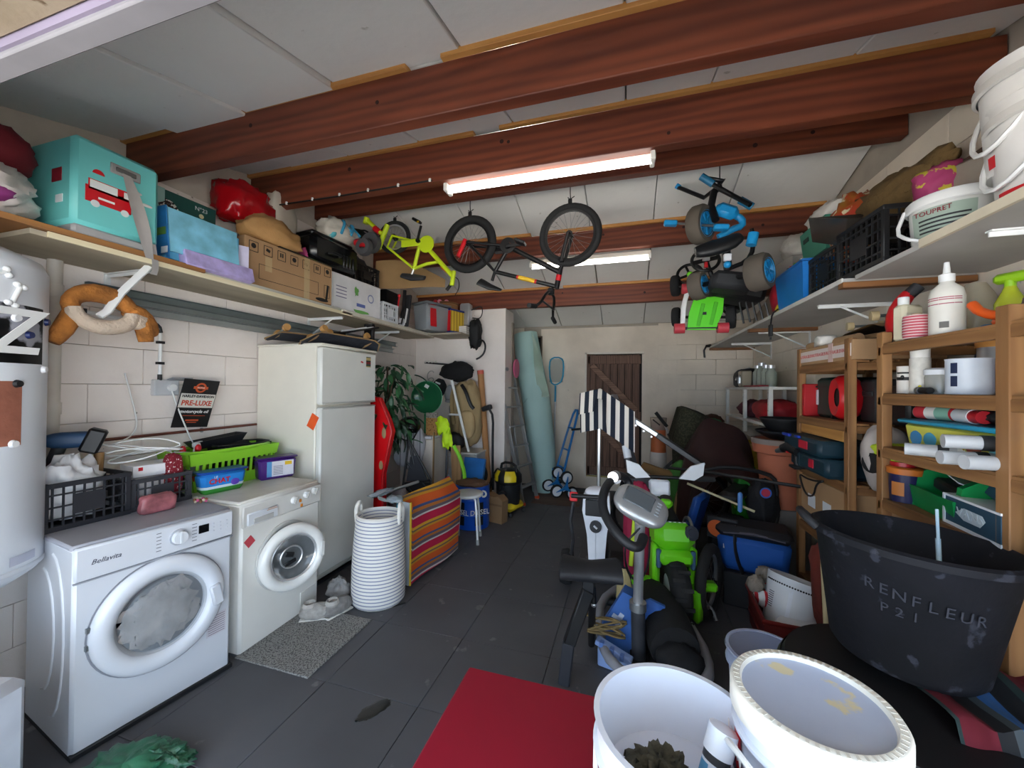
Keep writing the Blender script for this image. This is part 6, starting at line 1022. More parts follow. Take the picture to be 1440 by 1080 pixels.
t = thing('clear_jar', 'clear plastic screw jar with white lid on the second shelf', 'jar', (1.25, 2.05, Z2)); P(t, 'jar', glass('d9dad6', .1, .4)).lathe([(0, 0), (.045, 0), (.047, .07), (.044, .08)], 22).done(50); P(t, 'lid', PLW).lathe([(.049, .08), (.05, .1), (.04, .108), (0, .108)], 22).done(50); P(t, 'contents', mat('55524c', .8)).lathe([(0, .004), (.04, .004), (.04, .03), (0, .035)], 18).done()
t = thing('paint_can', 'light blue-white paint tin with dark squares beside the near post', 'paint can', (1.25, 1.91, Z2)); P(t, 'tin', mat('d3dbe6', .4)).lathe([(0, 0), (.062, 0), (.064, .004), (.062, .01), (.062, .13), (.064, .136), (0, .136)], 28).done(50)
for z in (.05, .1): P(t, 'dark_square', mat('1d2a4a', .5)).lathe([(.0626, z-.02), (.0626, z+.02)], 4, a0=190, a1=210).done()
t = thing('lidded_tin', 'shiny round tin with wooden lid behind the pale paint tin', 'tin', (1.42, 1.98, Z2)); P(t, 'tin', CHROME).lathe([(0, 0), (.085, 0), (.085, .19), (0, .19)], 28).done(50); P(t, 'lid', wood('a9743a', 'c99450', .5, 'X', 8)).lathe([(.09, .185), (.09, .215), (0, .217)], 28).done(50)
bottle('dark_jar', 'small dark blue jar behind the clear jar', 'jar', 1.44, 2.12, Z2, [(0, 0), (.03, 0), (.032, .14), (.028, .17), (0, .172)], mat('262a4a', .4))
t = thing('torch', 'small black torch lying in front of the clear jar', 'torch', (1.19, 2.03, Z2), 85); P(t, 'tube', BLACK).cyl((-.03, 0, .014), (.03, 0, .014), .013).done(); P(t, 'head', STEEL).cyl((.03, 0, .014), (.05, 0, .014), .016).done(); P(t, 'button', mat('d8c81c', .4)).blob((.04, 0, .032), (.012, .012, .01), 0, n=6).done()
bottle('marker_bottle', 'white bottle with red lettering bands beside the paint tin', 'bottle', 1.33, 1.83, Z2, [(0, 0), (.03, 0), (.03, .11), (.015, .13), (0, .14)], stripes([(3, 'dcd8d4'), (1, 'b83a44')], 'Z', .04))
bottle('yellow_pot', 'yellow pot with dark lid beyond the near post', 'pot', 1.25, 1.53, Z2, [(0, 0), (.05, 0), (.06, .05), (.05, .11), (0, .11)], mat('d8a81e', .4), DGREY, [(.052, .11), (.052, .14), (0, .142)])
S('black_tool_case', 'black tool case lying at far end of the second shelf', 'case', mat('1b1c1c', .5), (1.42, 2.42, 1.34)).box((0, 0, .1), (.26, .2, .2), .015).box((-.132, 0, .12), (.01, .1, .02)).done()
# third level: illustrated lidded box, cans and tubes
Z3 = 1.252
t = thing('toy_chest', 'yellow plastic toy chest with blue lid on third shelf of near rack', 'box', (1.36, 1.87, Z3)); P(t, 'box', mat('d6d35a', .45, var=.08)).box((0, 0, .06), (.32, .62, .12), .012, taper=.95).done(); P(t, 'lid', mat('2f9fc4', .4)).box((0, 0, .128), (.35, .66, .018), .006).done()
for y, c_ in ((.24, '3f86b8'), (.16, '4aa0c0'), (.02, 'c9a23a'), (-.05, 'b8502f'), (-.15, '6ab8c4')): P(t, 'sticker', mat(c_, .5)).blob((-.157, y, .06), (.006, .07, .07), .1, 2, 10).done()
def lying(name, label, y, x, z, r, l, mt, rz, cm=None, grp=None, cat='can'):
    t = thing(name, label, cat, (x, y, z), rz, grp); P(t, 'body', mt).cyl((-l/2, 0, r), (l/2, 0, r), r, n=20).done(60); P(t, 'cap', cm or WHITE).cyl((l/2, 0, r), (l/2+.05, 0, r), r*.9, r*.85, n=20).done(60); P(t, 'base_rim', STEEL).cyl((-l/2-.006, 0, r), (-l/2, 0, r), r*.92, n=20).done(60)
    return t
ZC = Z3+.139
lying('spray_can', 'pale green and red aerosol lying on the blue chest lid', 2.08, 1.27, ZC, .03, .18, stripes([(2, '7fae9a'), (2, 'b52832'), (1.5, 'd8d4ce')], 'X', .16), -78, None, 'cans lying on the toy chest')
lying('spray_can', 'silver and white aerosol with red and black cone lying on chest lid', 1.93, 1.26, ZC, .028, .1, PLW, -100, mat('b8202a', .4), 'cans lying on the toy chest')
S('black_cord_heap', 'heap of black cable in the middle of chest lid', 'cable', BLACK, (1.32, 1.84, ZC)).blob((0, 0, .03), (.16, .16, .07), .25, 5, 16, flat=.7).done(70)
lying('sealant_tube', 'large dark cartridge with orange label leaning beside the near post', 1.75, 1.3, ZC, .042, .2, stripes([(3, '3a3532'), (1, 'c98a2a'), (1, 'b8b4ae'), (2, '5a5450')], 'X', .2), -110, DGREY, None, 'cartridge')
for i, (y, x, z, l) in enumerate(((1.9, 1.185, Z3, 'white capped tube lying lowest at front of the third shelf'), (1.74, 1.185, Z3, 'second white capped tube beside near post on third shelf'), (1.72, 1.19, Z3+.058, 'upper white capped tube resting on the other tubes'), (1.66, 1.19, Z3, 'white capped tube nearest the post on third shelf'))):
    t = thing('sealant_tube', l, 'tube', (x, y, z), -90+[28, 10, 16, -2][i], 'white capped tubes on the third shelf'); P(t, 'body', mat('c4c7cb', .35)).cyl((-.02, 0, .027), (.12, 0, .027), .024, n=18).done(60); P(t, 'cap', WHITE).cyl((-.06, 0, .027), (-.02, 0, .027), .029, n=18).done(60); P(t, 'label', DGREY).cyl((.0, 0, .027), (.03, 0, .027), .0265, n=18).done()
    t.rotation_euler.z = rad([150, 175, 165, 182][i])
S('cream_sack', 'grey and blue cloth sack end hanging between the racks', 'sack', mat('a89e98', .9), (1.25, 2.4, 1.01)).blob((0, 0, .16), (.2, .16, .34), .15, 4, 14, flat=.95).done(70)
# fourth level: green case, shoe boxes, drill
Z4 = 1.012
t = thing('green_tool_box', 'open green plastic tool carrier with black tools, fourth shelf of near rack', 'tool box', (1.33, 1.99, Z4), -8); GT = mat('0f8a45', .4)
P(t, 'tray', GT).open_box((0, 0, 0), (.3, .34, .09), .01, .9).done(); P(t, 'end_wall', GT).prism([(-.14, 0), (.14, 0), (.12, .14), (.04, .19), (-.04, .19), (-.12, .14)], .03, 'XZ', .15).done(); P(t, 'end_wall', GT).prism([(-.14, 0), (.14, 0), (.12, .14), (.04, .19), (-.04, .19), (-.12, .14)], .03, 'XZ', -.15).done(); P(t, 'handle', GT).cyl((0, -.15, .175), (0, .15, .175), .018).done(); P(t, 'tool', BLACK).box((-.06, .0, .1), (.06, .2, .05), .01, rx=8).done(); P(t, 'paper', PLW).box((-.03, .03, .14), (.08, .14, .004), rx=12, ry=20).done()
t = thing('wax_pot', 'dark blue pot with orange lid and red cap beside green carrier', 'pot', (1.22, 2.2, Z4)); P(t, 'pot', mat('1d1c4a', .4)).lathe([(0, 0), (.055, 0), (.06, .13), (0, .13)], 24).done(50); P(t, 'lid', mat('c9702a', .4)).lathe([(.066, .125), (.068, .15), (.06, .156), (0, .156)], 24).done(50); P(t, 'orange_label', mat('c97a3a', .5)).lathe([(.0605, .03), (.0605, .09)], 6, a0=190, a1=235).done(); P(t, 'red_cap', mat('a8141e', .4)).cyl((.0, .02, .156), (.0, .02, .175), .045, n=20).done()
t = thing('circular_saw', 'grey and black circular saw under a neon vest between the racks', 'tool', (1.28, 2.4, Z4), 20); P(t, 'blade_guard', mat('a39b92', .4)).lathe([(0, -.02), (.12, -.02), (.12, .02), (0, .02)], 28, (0, 0, .12), axis='X').done(50); P(t, 'motor', BLACK).cyl((-.02, 0, .14), (-.12, .0, .14), .05, n=18).done(60); P(t, 'handle', DGREY).tube([(0, .1, .15), (0, .06, .24), (0, -.06, .23)], .02, 8, smooth=1).done(70)
S('neon_vest', 'neon yellow vest draped over saw between the racks', 'vest', mat('c3d92e', .7, var=.15), (1.25, 2.36, 1.2)).blob((0, 0, .02), (.16, .3, .08), .25, 4, 16).blob((-.04, -.1, -.04), (.06, .12, .14), .25, 6, 12).done(70)
t = thing('shoe_box', 'teal and white shoe box with winged logo, front of fourth shelf', 'box', (1.25, 1.76, Z4+.0), -6); P(t, 'box', mat('27485c', .6)).box((0, 0, .055), (.18, .28, .11), .002).done(); P(t, 'white_edge', PLW).box((0, 0, .006), (.184, .284, .012)).box((0, 0, .108), (.184, .284, .008)).box((-.09, .137, .055), (.006, .012, .11)).done(); text(t, 'VANS', .045, (-.0915, .0, .06), (90, 0, -90), mat('c9d2d8', .5), sx=1.2); P(t, 'logo_wing', mat('c9d2d8', .5)).prism([(.075, .055), (.03, .08), (-.06, .078), (-.075, .062), (-.05, .036), (.03, .036)], .0006, 'YZ', -.0905).done()
P(t, 'open_lid', mat('27485c', .6)).box((.02, -.02, .19), (.008, .26, .17), .001, ry=28, rx=14).done(); P(t, 'lid_edge', PLW).box((-.0, .1, .19), (.012, .012, .2), ry=28, rx=14).done()
t = thing('shoe_box', 'second teal shoe box with white edge beyond the near post', 'box', (1.26, 1.44, Z4), 0, None); P(t, 'box', mat('1f3d52', .6)).box((0, 0, .09), (.18, .28, .18), .002).done(); P(t, 'white_edge', PLW).box((-.0, 0, .01), (.184, .284, .03)).done(); text(t, 'ON', .06, (-.093, .08, .05), (90, 0, -90), mat('d2d8dc', .5), bold=.002)
S('drill_case', 'dark case low on the fifth shelf behind the black tub', 'case', mat('1f2226', .5), (1.36, 1.95, .622)).box((0, 0, .09), (.3, .4, .18), .015).box((-.152, 0, .1), (.012, .1, .03)).done()
# far rack
t = thing('cardboard_box', 'flat cardboard box with red and white fragile tape on the far rack top', 'box', (1.36, 2.86, 1.682)); P(t, 'carton', CARD).box((0, 0, .055), (.4, .7, .11), .003).done()
tp = P(t, 'tape', mat('dccfc8', .4)).box((-.2015, -.0, .055), (.002, .68, .07)).done()
for k in range(7): text(tp, 'FRAGILE' if k % 2 else 'HAUT', .03, (-.2032, .28-k*.092, .055), (90, 0, -90), mat('c2605e', .5))
P(t, 'tape', mat('d8b8b2', .4)).box((-.202, -.12, .055), (.003, .05, .11)).done(); P(t, 'roll', mat('a98560', .8)).cyl((-.1, -.2, .13), (-.14, .3, .13), .03, n=14).done()
S('white_bag', 'white plastic bag lying on the cardboard box under wall shelf', 'bag', mat('d8d3cb', .5, bump=.3), (1.24, 3.0, 1.795), 70).blob((0, 0, .035), (.3, .12, .08), .12, 3, 16, power=.6, flat=.9).done(70)
skateboard('skateboard', 'worn skateboard with cream wheels lying on the far rack among rolls', (1.38, 2.72, 1.83), 80, wood('7a5a3a', '9a7a52', .5, 'X', 8), BLACK, mat('c9b48a', .4), .7)
S('flat_boards', 'pile of flattened brown cardboard sheets on the far rack top', 'cardboard', stripes([(2, '8a6a48'), (.6, '4a3828'), (2, '9a7850')], 'Z', .02), (1.42, 2.7, 1.795)).box((0, 0, .018), (.26, .56, .034), .002, rz=6).done()
t = thing('wheel_reel', 'red round plastic hose reel on the far rack', 'reel', (1.25, 2.78, 1.337), 80); P(t, 'ring', mat('cf1a22', .35)).lathe([(.055, -.04), (.11, -.055), (.13, -.03), (.135, 0), (.13, .03), (.11, .055), (.055, .04)], 32, (0, 0, .135), axis='Y').done(60); P(t, 'hub', BLACK).lathe([(0, -.03), (.055, -.035), (.055, .035), (0, .03)], 24, (0, 0, .135), axis='Y').done(); P(t, 'hub_label', mat('c9c4b8', .5)).blob((0, -.036, .135), (.07, .006, .05), .2, 2, 10).done(); P(t, 'foot', BLACK).box((.1, 0, .06), (.05, .08, .14), .008, ry=-15).done()
t = thing('jerry_can', 'dark green metal case standing behind the red hose reel', 'case', (1.36, 2.98, 1.337)); P(t, 'body', mat('17302a', .5)).box((0, 0, .13), (.26, .24, .26), .02).done(); P(t, 'lid_line', mat('0f211d', .5)).box((-.131, 0, .2), (.006, .24, .012)).done(); P(t, 'label', PLW).box((-.1, .121, .13), (.04, .003, .1)).box((-.1315, .1, .13), (.002, .03, .1)).done()
S('red_case', 'narrow red plastic case standing at far end of the rack', 'case', mat('b01a20', .45), (1.22, 3.12, 1.337)).box((0, 0, .11), (.12, .035, .22), .006).done()
S('grey_tool_case', 'grey toolbox standing beside red reel behind rack post', 'case', mat('2c2d2e', .5), (1.4, 2.62, 1.337)).box((0, 0, .12), (.24, .16, .24), .015).box((-.12, 0, .16), (.012, .1, .03), .004).done()
S('wood_tray', 'pale wooden drawer front lying under the hose reel shelf', 'drawer', wood('a8743a', 'c99450', .6, 'Y', 8), (1.17, 2.86, 1.21)).box((0, 0, .06), (.03, .54, .09), .003).done()
t = thing('power_tool_case', 'upper dark teal tool case with red square label on the far rack', 'case', (1.22, 2.93, 1.115), 0); TC = mat('12303c', .5)
P(t, 'shell', TC).box((0, 0, .05), (.3, .52, .1), .02).done(); P(t, 'latch', mat('1f3fae', .4)).box((-.152, .2, .09), (.02, .12, .02), .004).done(); P(t, 'latch', mat('1f3fae', .4)).box((-.152, 0.02, .095), (.02, .06, .016), .004).done(); P(t, 'red_label', mat('c81f38', .5)).box((-.152, -.06, .055), (.004, .12, .05)).done()
t = thing('power_tool_case', 'lower dark teal tool case with small red label on the far rack', 'case', (1.24, 2.88, 1.002), 0); P(t, 'shell', TC).box((0, 0, .055), (.3, .5, .11), .02).done(); P(t, 'red_label', mat('c81f38', .5)).box((-.152, -.07, .06), (.004, .06, .05)).done(); P(t, 'rib', mat('0d242e', .5)).box((-.152, .1, .055), (.008, .012, .09)).done()
t = thing('cordless_drill', 'black cordless drill handle with red trim hanging off the tool cases', 'drill', (1.04, 3.13, 1.0)); P(t, 'body', BLACK).tube([(.02, .04, .1), (.04, 0, .12), (.06, -.12, .1)], [.03, .035, .035], 12).done(70); P(t, 'chuck', STEEL).cyl((.02, .05, .09), (.0, .1, .07), .022, .014).done(); P(t, 'red_trim', RED).box((.04, .0, .09), (.03, .03, .03), .004).done(); P(t, 'grip', BLACK).cyl((.055, -.08, .1), (.06, -.1, -.02), .02).done(); P(t, 'rest', BLACK).box((.08, -.1, .0), (.12, .08, .02), .004).done()
t = thing('carton', 'brown cardboard box with white labels on the lower far rack', 'box', (1.34, 2.86, .622)); P(t, 'carton', CARD).box((0, 0, .16), (.36, .56, .32), .004).done()
for y in (.12, -.08): P(t, 'label', PLW).box((-.1815, y, .17), (.002, .1, .08)).done()
t.name = 'parcel_box'
S('cable_loop', 'loop of black cable hanging below the tool cases', 'cable', BLACK, (1.1, 2.82, .86)).tube([(0, .2, .1), (0, .1, -.02), (0, -.02, .0), (-.02, -.1, .1), (0, -.16, .13), (.0, -.05, .1), (0, .1, .09)], .006, 6, closed=True, smooth=2).done(70)
# terracotta pot
t = thing('plant_pot', 'large terracotta flower pot with black bowls stacked in it', 'pot', (1.2, 3.62, .58)); P(t, 'pot', mat('b06448', .8, var=.12, bump=.1)).lathe([(0, 0), (.14, 0), (.165, .35), (.17, .42), (.2, .43), (.21, .53), (.195, .535), (.17, .5), (0, .48)], 36).done(40); P(t, 'rim_band', mat('8d7d74', .8)).lathe([(.212, .5), (.214, .54), (.19, .542)], 36).done()
S('pot_stand', 'low grey box under the terracotta pot', 'box', mat('6d6a66', .8), (1.2, 3.62, 0)).box((0, 0, .29), (.3, .3, .58), .006).done()
for i, (z, r_, l) in enumerate(((1.12, .2, 'wide shallow black bowl on the terracotta pot'), (1.16, .17, 'deeper black bowl stacked on top of another in the pot'))):
    t = thing('black_bowl', l, 'bowl', (1.22, 3.6, z), 0, 'black bowls on the terracotta pot'); P(t, 'bowl', mat('1a1b1d', .4)).lathe([(0, 0), (r_*.6, 0), (r_, .05+.05*i), (r_*1.03, .06+.06*i), (r_*.95, .055+.05*i), (r_*.55, .01), (0, .01)], 32).done(50); P(t, 'lip', DGREY).lathe([(r_*1.03, .058+.06*i), (r_*1.05, .065+.06*i), (r_*1.0, .07+.06*i)], 32).done()
# white metal shelf
t = thing('metal_shelf', 'white perforated steel shelf in far corner with toolboxes', 'shelf', (1.2, 3.88, 0)); WM = mat('d4d2cb', .45)
for x in (0, .36):
    for y in (0, .76, 1.5): P(t, 'post', WM).box((x, y, .77), (.035, .035, 1.54), .003).done()
for z in (1.53, 1.2, 1.06, .6): P(t, 'shelf_board', WM).box((.18, .75, z), (.4, 1.56, .025), .003).done()
q = P(t, 'holes', mat('5a5852', .8))
for y in (0, .76):
    for k in range(20): q.cyl((-.0177, y, .5+k*.052), (-.0187, y, .5+k*.052), .005, n=6)
q.done()
S('sports_bag', 'black and white domed bag on top of the white steel shelf', 'bag', mat('15171c', .6), (1.36, 5.1, 1.543)).blob((0, 0, .1), (.3, .42, .24), .06, 3, 18, power=.7, flat=.85).done(70)
P(bpy.data.objects['sports_bag'], 'white_stripe', mat('c9c6be', .6)).tube([(-.15, -.06, .08), (-.11, -.05, .18), (0, -.03, .222)], .018, 6, smooth=1, flat=.4).done()
t = thing('lantern', 'small chrome lantern on the white steel shelf', 'lantern', (1.22, 4.72, 1.543)); P(t, 'body', mat('b8ad98', .3, .6)).box((0, 0, .09), (.1, .14, .17), .01).done(); P(t, 'window', mat('4a453c', .3)).box((-.051, 0, .08), (.004, .07, .1)).done(); P(t, 'hoop', CHROME).tube([(-.056, -.03, .04), (-.056, -.03, .1), (-.056, 0, .13), (-.056, .03, .1), (-.056, .03, .04)], .006, 6).done()
for i, (y, h) in enumerate(((4.5, .2), (4.38, .22), (4.25, .19), (4.12, .18))):
    t = bottle('glass_jar', ['glass jar nearest the lantern on white shelf', 'tallest glass jar on the white shelf', 'third glass jar from the lantern on white shelf', 'glass jar beside the pine rack on white shelf'][i], 'jar', 1.28, y, 1.543, [(0, 0), (.045, 0), (.045, h*.75), (.03, h*.85), (.03, h)], glass('cfd6cc', .05, .35), CHROME, [(.033, h*.95), (.033, h+.02), (0, h+.022)], group='glass jars on the white shelf')
S('red_tray', 'red flat tray under the glass jars on white shelf', 'tray', mat('8d1a22', .5), (1.2, 4.3, 1.543)).box((0, 0, .008), (.08, .5, .014), .003).done()
S('red_duffel', 'red and black sports duffel on the second level of white shelf', 'bag', mat('9d1420', .7, var=.3), (1.34, 4.2, 1.213)).blob((0, 0, .1), (.3, .62, .22), .1, 5, 18, power=.7, flat=.85).done(70)
S('grey_red_bundle', 'dark red and blue bundle of clothes at far end of white shelf', 'bundle', mat('5a2530', .9, var=.5, scale=9), (1.34, 4.85, 1.213)).blob((0, 0, .09), (.3, .5, .2), .18, 7, 16, flat=.85).done(70)
S('yellow_crate', 'yellow plastic box on the lower level of white shelf', 'box', mat('c9a814', .5), (1.3, 4.3, .613)).open_box((0, 0, 0), (.3, .5, .38), .01, .93).done()
S('brown_bag', 'brown leather bag with green cloth beside the white steel shelf', 'bag', mat('4a2c1c', .7), (1.0, 5.3, 0)).blob((0, 0, .6), (.36, .3, 1.22), .08, 3, 14, power=.7, flat=.98).done(70)
S('green_red_cloth', 'green and red cloth on the brown bag in far corner', 'cloth', mat('2f7a4a', .9, var=.3), (1.0, 5.15, 1.0)).blob((0, 0, .08), (.2, .2, .18), .15, 2, 12).blob((.12, -.05, .03), (.16, .16, .14), .15, 4, 12).done(70)
# ---------------------------------------------------------------- on the wall shelf
ZS = ZR
for i, (z, y, l) in enumerate(((ZS+.14, 1.68, 'upper white handled bucket stacked at near end of the wall shelf'), (ZS, 1.64, 'lower white handled bucket at near end of the wall shelf'))):
    t = thing('bucket', l, 'bucket', (1.3, y, z), 0, 'white buckets on the wall shelf'); P(t, 'pail', mat('d9d6d2', .5)).lathe([(0, 0), (.13, 0), (.15, .34), (.156, .35), (.148, .355), (.125, .01), (0, .01)], 36).done(60); P(t, 'rim', mat('cdc9c4', .5)).lathe([(.152, .28), (.162, .285), (.162, .31), (.152, .315)], 36).done(); P(t, 'handle', WHITE).tube([(.16*cos(a_), .16*sin(a_), .29-.22*sin((a_-rad(110))/rad(140)*pi)) for a_ in [rad(110+k*14) for k in range(11)]], .008, 6).done()
    P(t, 'red_mark', RED).lathe([(.134, .02), (.137, .06)], 8, a0=170, a1=215).done()
t = thing('paint_tub', 'round white paint tub with lid and black printed text on wall shelf', 'tub', (1.25, 1.99, ZS)); P(t, 'tub', mat('d6d6d2', .45)).lathe([(0, 0), (.112, 0), (.124, .17), (0, .17)], 36).done(50); P(t, 'lid', WHITE).lathe([(.127, .15), (.134, .155), (.134, .185), (.125, .195), (0, .19)], 36).done(50); P(t, 'label', mat('9fb0a2', .6)).lathe([(.1147, .03), (.1225, .14)], 14, a0=175, a1=270).done()
q = P(t, 'printed_marks', mat('26262a', .6))
for k in range(4): q.lathe([(.1165+k*.0012, .045+k*.016), (.1172+k*.0012, .052+k*.016)], 10, a0=190, a1=262)
q.done(); text(t, 'TOUPRET', .026, (-.103, -.068, .122), (94, 0, -56), mat('8a2030', .5)); P(t, 'handle', WHITE).tube([(-.125, .05, .17), (-.16, .04, .08), (-.16, -.03, .03), (-.13, -.04, .02)], .007, 6, smooth=1).done()
t = thing('orange_clamp', 'orange spring clamp standing behind the paint tub', 'clamp', (1.36, 2.14, ZS)); P(t, 'jaw', mat('e0561e', .4)).box((0, 0, .22), (.025, .06, .14), .008, rx=25).done(); P(t, 'jaw', mat('e0561e', .4)).box((0, .04, .18), (.025, .1, .04), .008, rx=-15).done(); P(t, 'bar', DGREY).cyl((0, 0, 0), (0, .01, .2), .012).done()
t = thing('plastic_crate', 'black lattice crate beside the round paint tub on wall shelf', 'crate', (1.25, 2.34, ZS), -88); crate(t, .38, .3, .26, BLACK, 9, 5)
t = thing('plastic_crate', 'second black lattice crate beside blue box on wall shelf', 'crate', (1.25, 2.73, ZS), -88); crate(t, .34, .28, .24, BLACK, 9, 5)
t = thing('black_case_lid', 'smoky black plastic tray leaning over the two black crates', 'tray', (1.22, 2.66, ZS+.262), 0, rot=(rad(24), 0, rad(4))); P(t, 'tray', glass('3a3632', .2, .8)).open_box((0, 0, 0), (.3, .42, .14), .008, .8).done(); t.name = 'smoky_tray'
t = thing('blue_bin', 'bright blue plastic box with toys in it on wall shelf edge', 'box', (1.19, 3.13, ZS), 0); P(t, 'bin', mat('1173c4', .4)).open_box((0, 0, 0), (.24, .48, .25), .008, .86).done(); P(t, 'rim', mat('0f63b0', .4)).tube([(sx*.12, sy*.24, .25) for sx, sy in ((-1, -1), (1, -1), (1, 1), (-1, 1))], .009, 6, closed=True).done()
for i, (c_, y, l) in enumerate((('c8202c', .12, 'red booklet standing in the blue box'), ('4fae3a', .05, 'green booklet standing in the blue box'), ('e2ddd2', -.05, 'cream booklet standing in the blue box'), ('1a1a1c', .17, 'black booklet standing in the blue box'))):
    S('booklet', l, 'book', mat(c_, .6), (1.19, 3.13+y, ZS+.01), 0, 'booklets in the blue box').box((0, 0, .15), (.14, .025, .3), .002, rx=6).done()
S('yellow_toy', 'yellow toy wedged under the blue box on shelf edge', 'toy', mat('d8c81c', .5), (1.14, 3.42, ZS)).blob((0, 0, .04), (.1, .1, .08), .15, 2, 12, flat=.9).done(70)
S('rollerblade', 'red and black skate boot beside the blue box at shelf edge', 'skate', mat('9a1428', .5, var=.5, scale=12), (1.18, 3.56, ZS)).blob((0, 0, .14), (.16, .22, .3), .15, 4, 14, flat=.9).done(70)
t = thing('speaker_box', 'grey carton with round black emblem behind the blue box', 'box', (1.34, 3.68, ZS), 8); P(t, 'carton', mat('a9a39c', .6)).box((0, 0, .24), (.24, .26, .48), .003).done(); P(t, 'emblem', BLACK).lathe([(.03, 0), (.055, 0)], 20, (-.05, -.131, .2), axis='Y').done(); P(t, 'emblem', BLACK).blob((-.05, -.131, .2), (.05, .003, .05), 0, n=10).done()
S('clear_tote', 'clear lidded box with dark contents behind the blue box', 'box', glass('8d8880', .2, .7), (1.44, 3.28, ZS)).box((0, 0, .19), (.24, .44, .38), .01).done()
t = thing('green_crate', 'sea green plastic box under white cloth at back of wall shelf', 'box', (1.4, 3.28, ZS+.382), 0); P(t, 'box', mat('3f8f78', .5)).open_box((0, 0, 0), (.26, .4, .22), .01, .86).done(); P(t, 'handle_hole', mat('16302a', .6)).box((-.125, .1, .15), (.01, .08, .03)).done()
S('white_sheet', 'white cloth heaped over the sea green box', 'cloth', mat('d6d2cc', .9), (1.4, 3.28, ZS+.57), 0).blob((0, 0, .08), (.28, .44, .2), .22, 5, 20, flat=.8).done(75)
S('white_rags', 'crumpled white plastic sheet at far end of the green box', 'cloth', mat('c4bfb8', .6, bump=.4), (1.34, 3.68, ZS+.482), 0).blob((0, 0, .1), (.24, .3, .2), .25, 8, 18, flat=.9).done(75)
S('flowered_bag', 'red, yellow and white flowered plastic bag wedged behind smoky tray', 'bag', spots('b8342a', 'e2d9b8', .55, 16, .5, .3, '8a6a2a', 12), (1.38, 2.93, ZS+.2), 0).blob((0, 0, .22), (.3, .26, .46), .2, 6, 20, flat=.95).done(75)
S('burlap_sack', 'brown burlap sack slumped on top of the shelf pile by wall', 'sack', mat('6d5632', .95, var=.3, bump=.6, bscale=50), (1.46, 2.72, ZS+.38), 0).blob((0, 0, .12), (.28, .8, .24), .22, 9, 22, flat=.85).done(75)
S('pink_floral_bag', 'pink flowered bag between burlap sack and paint tub', 'bag', spots('b84a7a', 'd8c84a', .58, 20, .6, .2), (1.44, 2.36, ZS+.3)).blob((0, 0, .1), (.2, .2, .22), .2, 3, 14, flat=.9).done(70)
S('grey_slab', 'grey polystyrene slab leaning behind black crate', 'slab', mat('a39a8e', .9), (1.47, 2.2, ZS)).box((0, 0, .22), (.06, .26, .44), .01, rx=12).done()
S('old_planks', 'dark weathered plank lying high behind the paint tub', 'plank', wood('3a2c22', '5d4a3a', .8, 'Y', 9), (1.54, 1.75, ZS+.36), 0).box((0, 0, .06), (.12, 1.1, .14), .006).done()
S('storage_carton', 'brown carton supporting the planks behind the paint tub', 'box', CARD, (1.53, 1.8, ZS)).box((0, 0, .18), (.16, .5, .355), .004).done()
S('dangling_plug', 'black plug and cable dangling over the wall shelf edge', 'plug', BLACK, (0, 0, 0)).tube([(1.08, 3.33, ZS+.02), (1.04, 3.33, ZS-.01), (1.03, 3.33, ZS-.1)], .006, 6, smooth=1).box((1.03, 3.33, ZS-.14), (.025, .035, .09), .006).cyl((1.03, 3.32, ZS-.19), (1.03, 3.32, ZS-.21), .004).cyl((1.03, 3.34, ZS-.19), (1.03, 3.34, ZS-.21), .004).done()
# tricycle and karts hanging in front of the shelf
t = thing('tricycle', 'black and blue child tricycle hanging from the beam by its handlebar', 'tricycle', (0, 0, 0)); TB = mat('1a8cc8', .4); TG = mat('5a5249', .85); YT = 3.12
A = lambda x, y, d=0: at(x, y, Y=YT+d)
def bigwheel(nm, c, r, wd, ax, hubm=TB, par=t, tm=TG):
    q = Vector(ax).normalized().to_track_quat('Z', 'Y').to_matrix().to_4x4(); M = Matrix.Translation(c) @ q; e = P(par, nm, tm); e.M = M; e.lathe([(r*.6, -wd*.5), (r*.9, -wd*.5), (r, -wd*.3), (r, wd*.3), (r*.9, wd*.5), (r*.6, wd*.5)], 32); e = e.done(50)
    h = P(e, 'hub', hubm); h.M = M; h.lathe([(0, wd*.42), (r*.2, wd*.44), (r*.55, wd*.3), (r*.68, wd*.54), (r*.66, -wd*.54), (r*.55, -wd*.3), (0, -wd*.42)], 24).done(40)
    s_ = P(e, 'spokes', hubm); s_.M = M
    for k in range(6): a_ = k*pi/3; s_.box((r*.38*cos(a_), r*.38*sin(a_), 0), (r*.5, r*.14, wd*.95), rz=math.degrees(a_))
    s_.done(); return e
bigwheel('front_wheel', A(985, 316), .14, .1, (1, -.75, -.1)); bigwheel('rear_wheel', A(982, 402, .2), .11, .1, (1, -.6, .1)); bigwheel('rear_wheel', A(1068, 383, -.15), .125, .12, (1, -.75, .05))
P(t, 'fork', BK).tube([A(985, 316)+Vector((.09, -.06, 0)), A(1000, 290), A(1004, 270), A(1012, 262)], .026, 10).done(70); P(t, 'handlebar', BK).tube([A(953, 263, .2), A(990, 278, .1), A(1008, 264), A(1030, 275, -.1), A(1055, 288, -.2)], .016, 8).tube([A(1010, 262), A(1018, 255, -.05), A(990, 250, .0)], .016, 8).done(70)
P(t, 'grip', mat('1f6f96', .5)).cyl(A(986, 248, -.05), A(1003, 259, -.05), .025).done(); P(t, 'grip', mat('1f6f96', .5)).cyl(A(1040, 281, -.12), A(1058, 291, -.12), .025).done(); P(t, 'grip', TB).cyl(A(951, 261, .2), A(956, 264, .2), .02).done(); P(t, 'grip_bar', BK).cyl(A(1000, 258, -.05), A(1045, 283, -.12), .016).done()
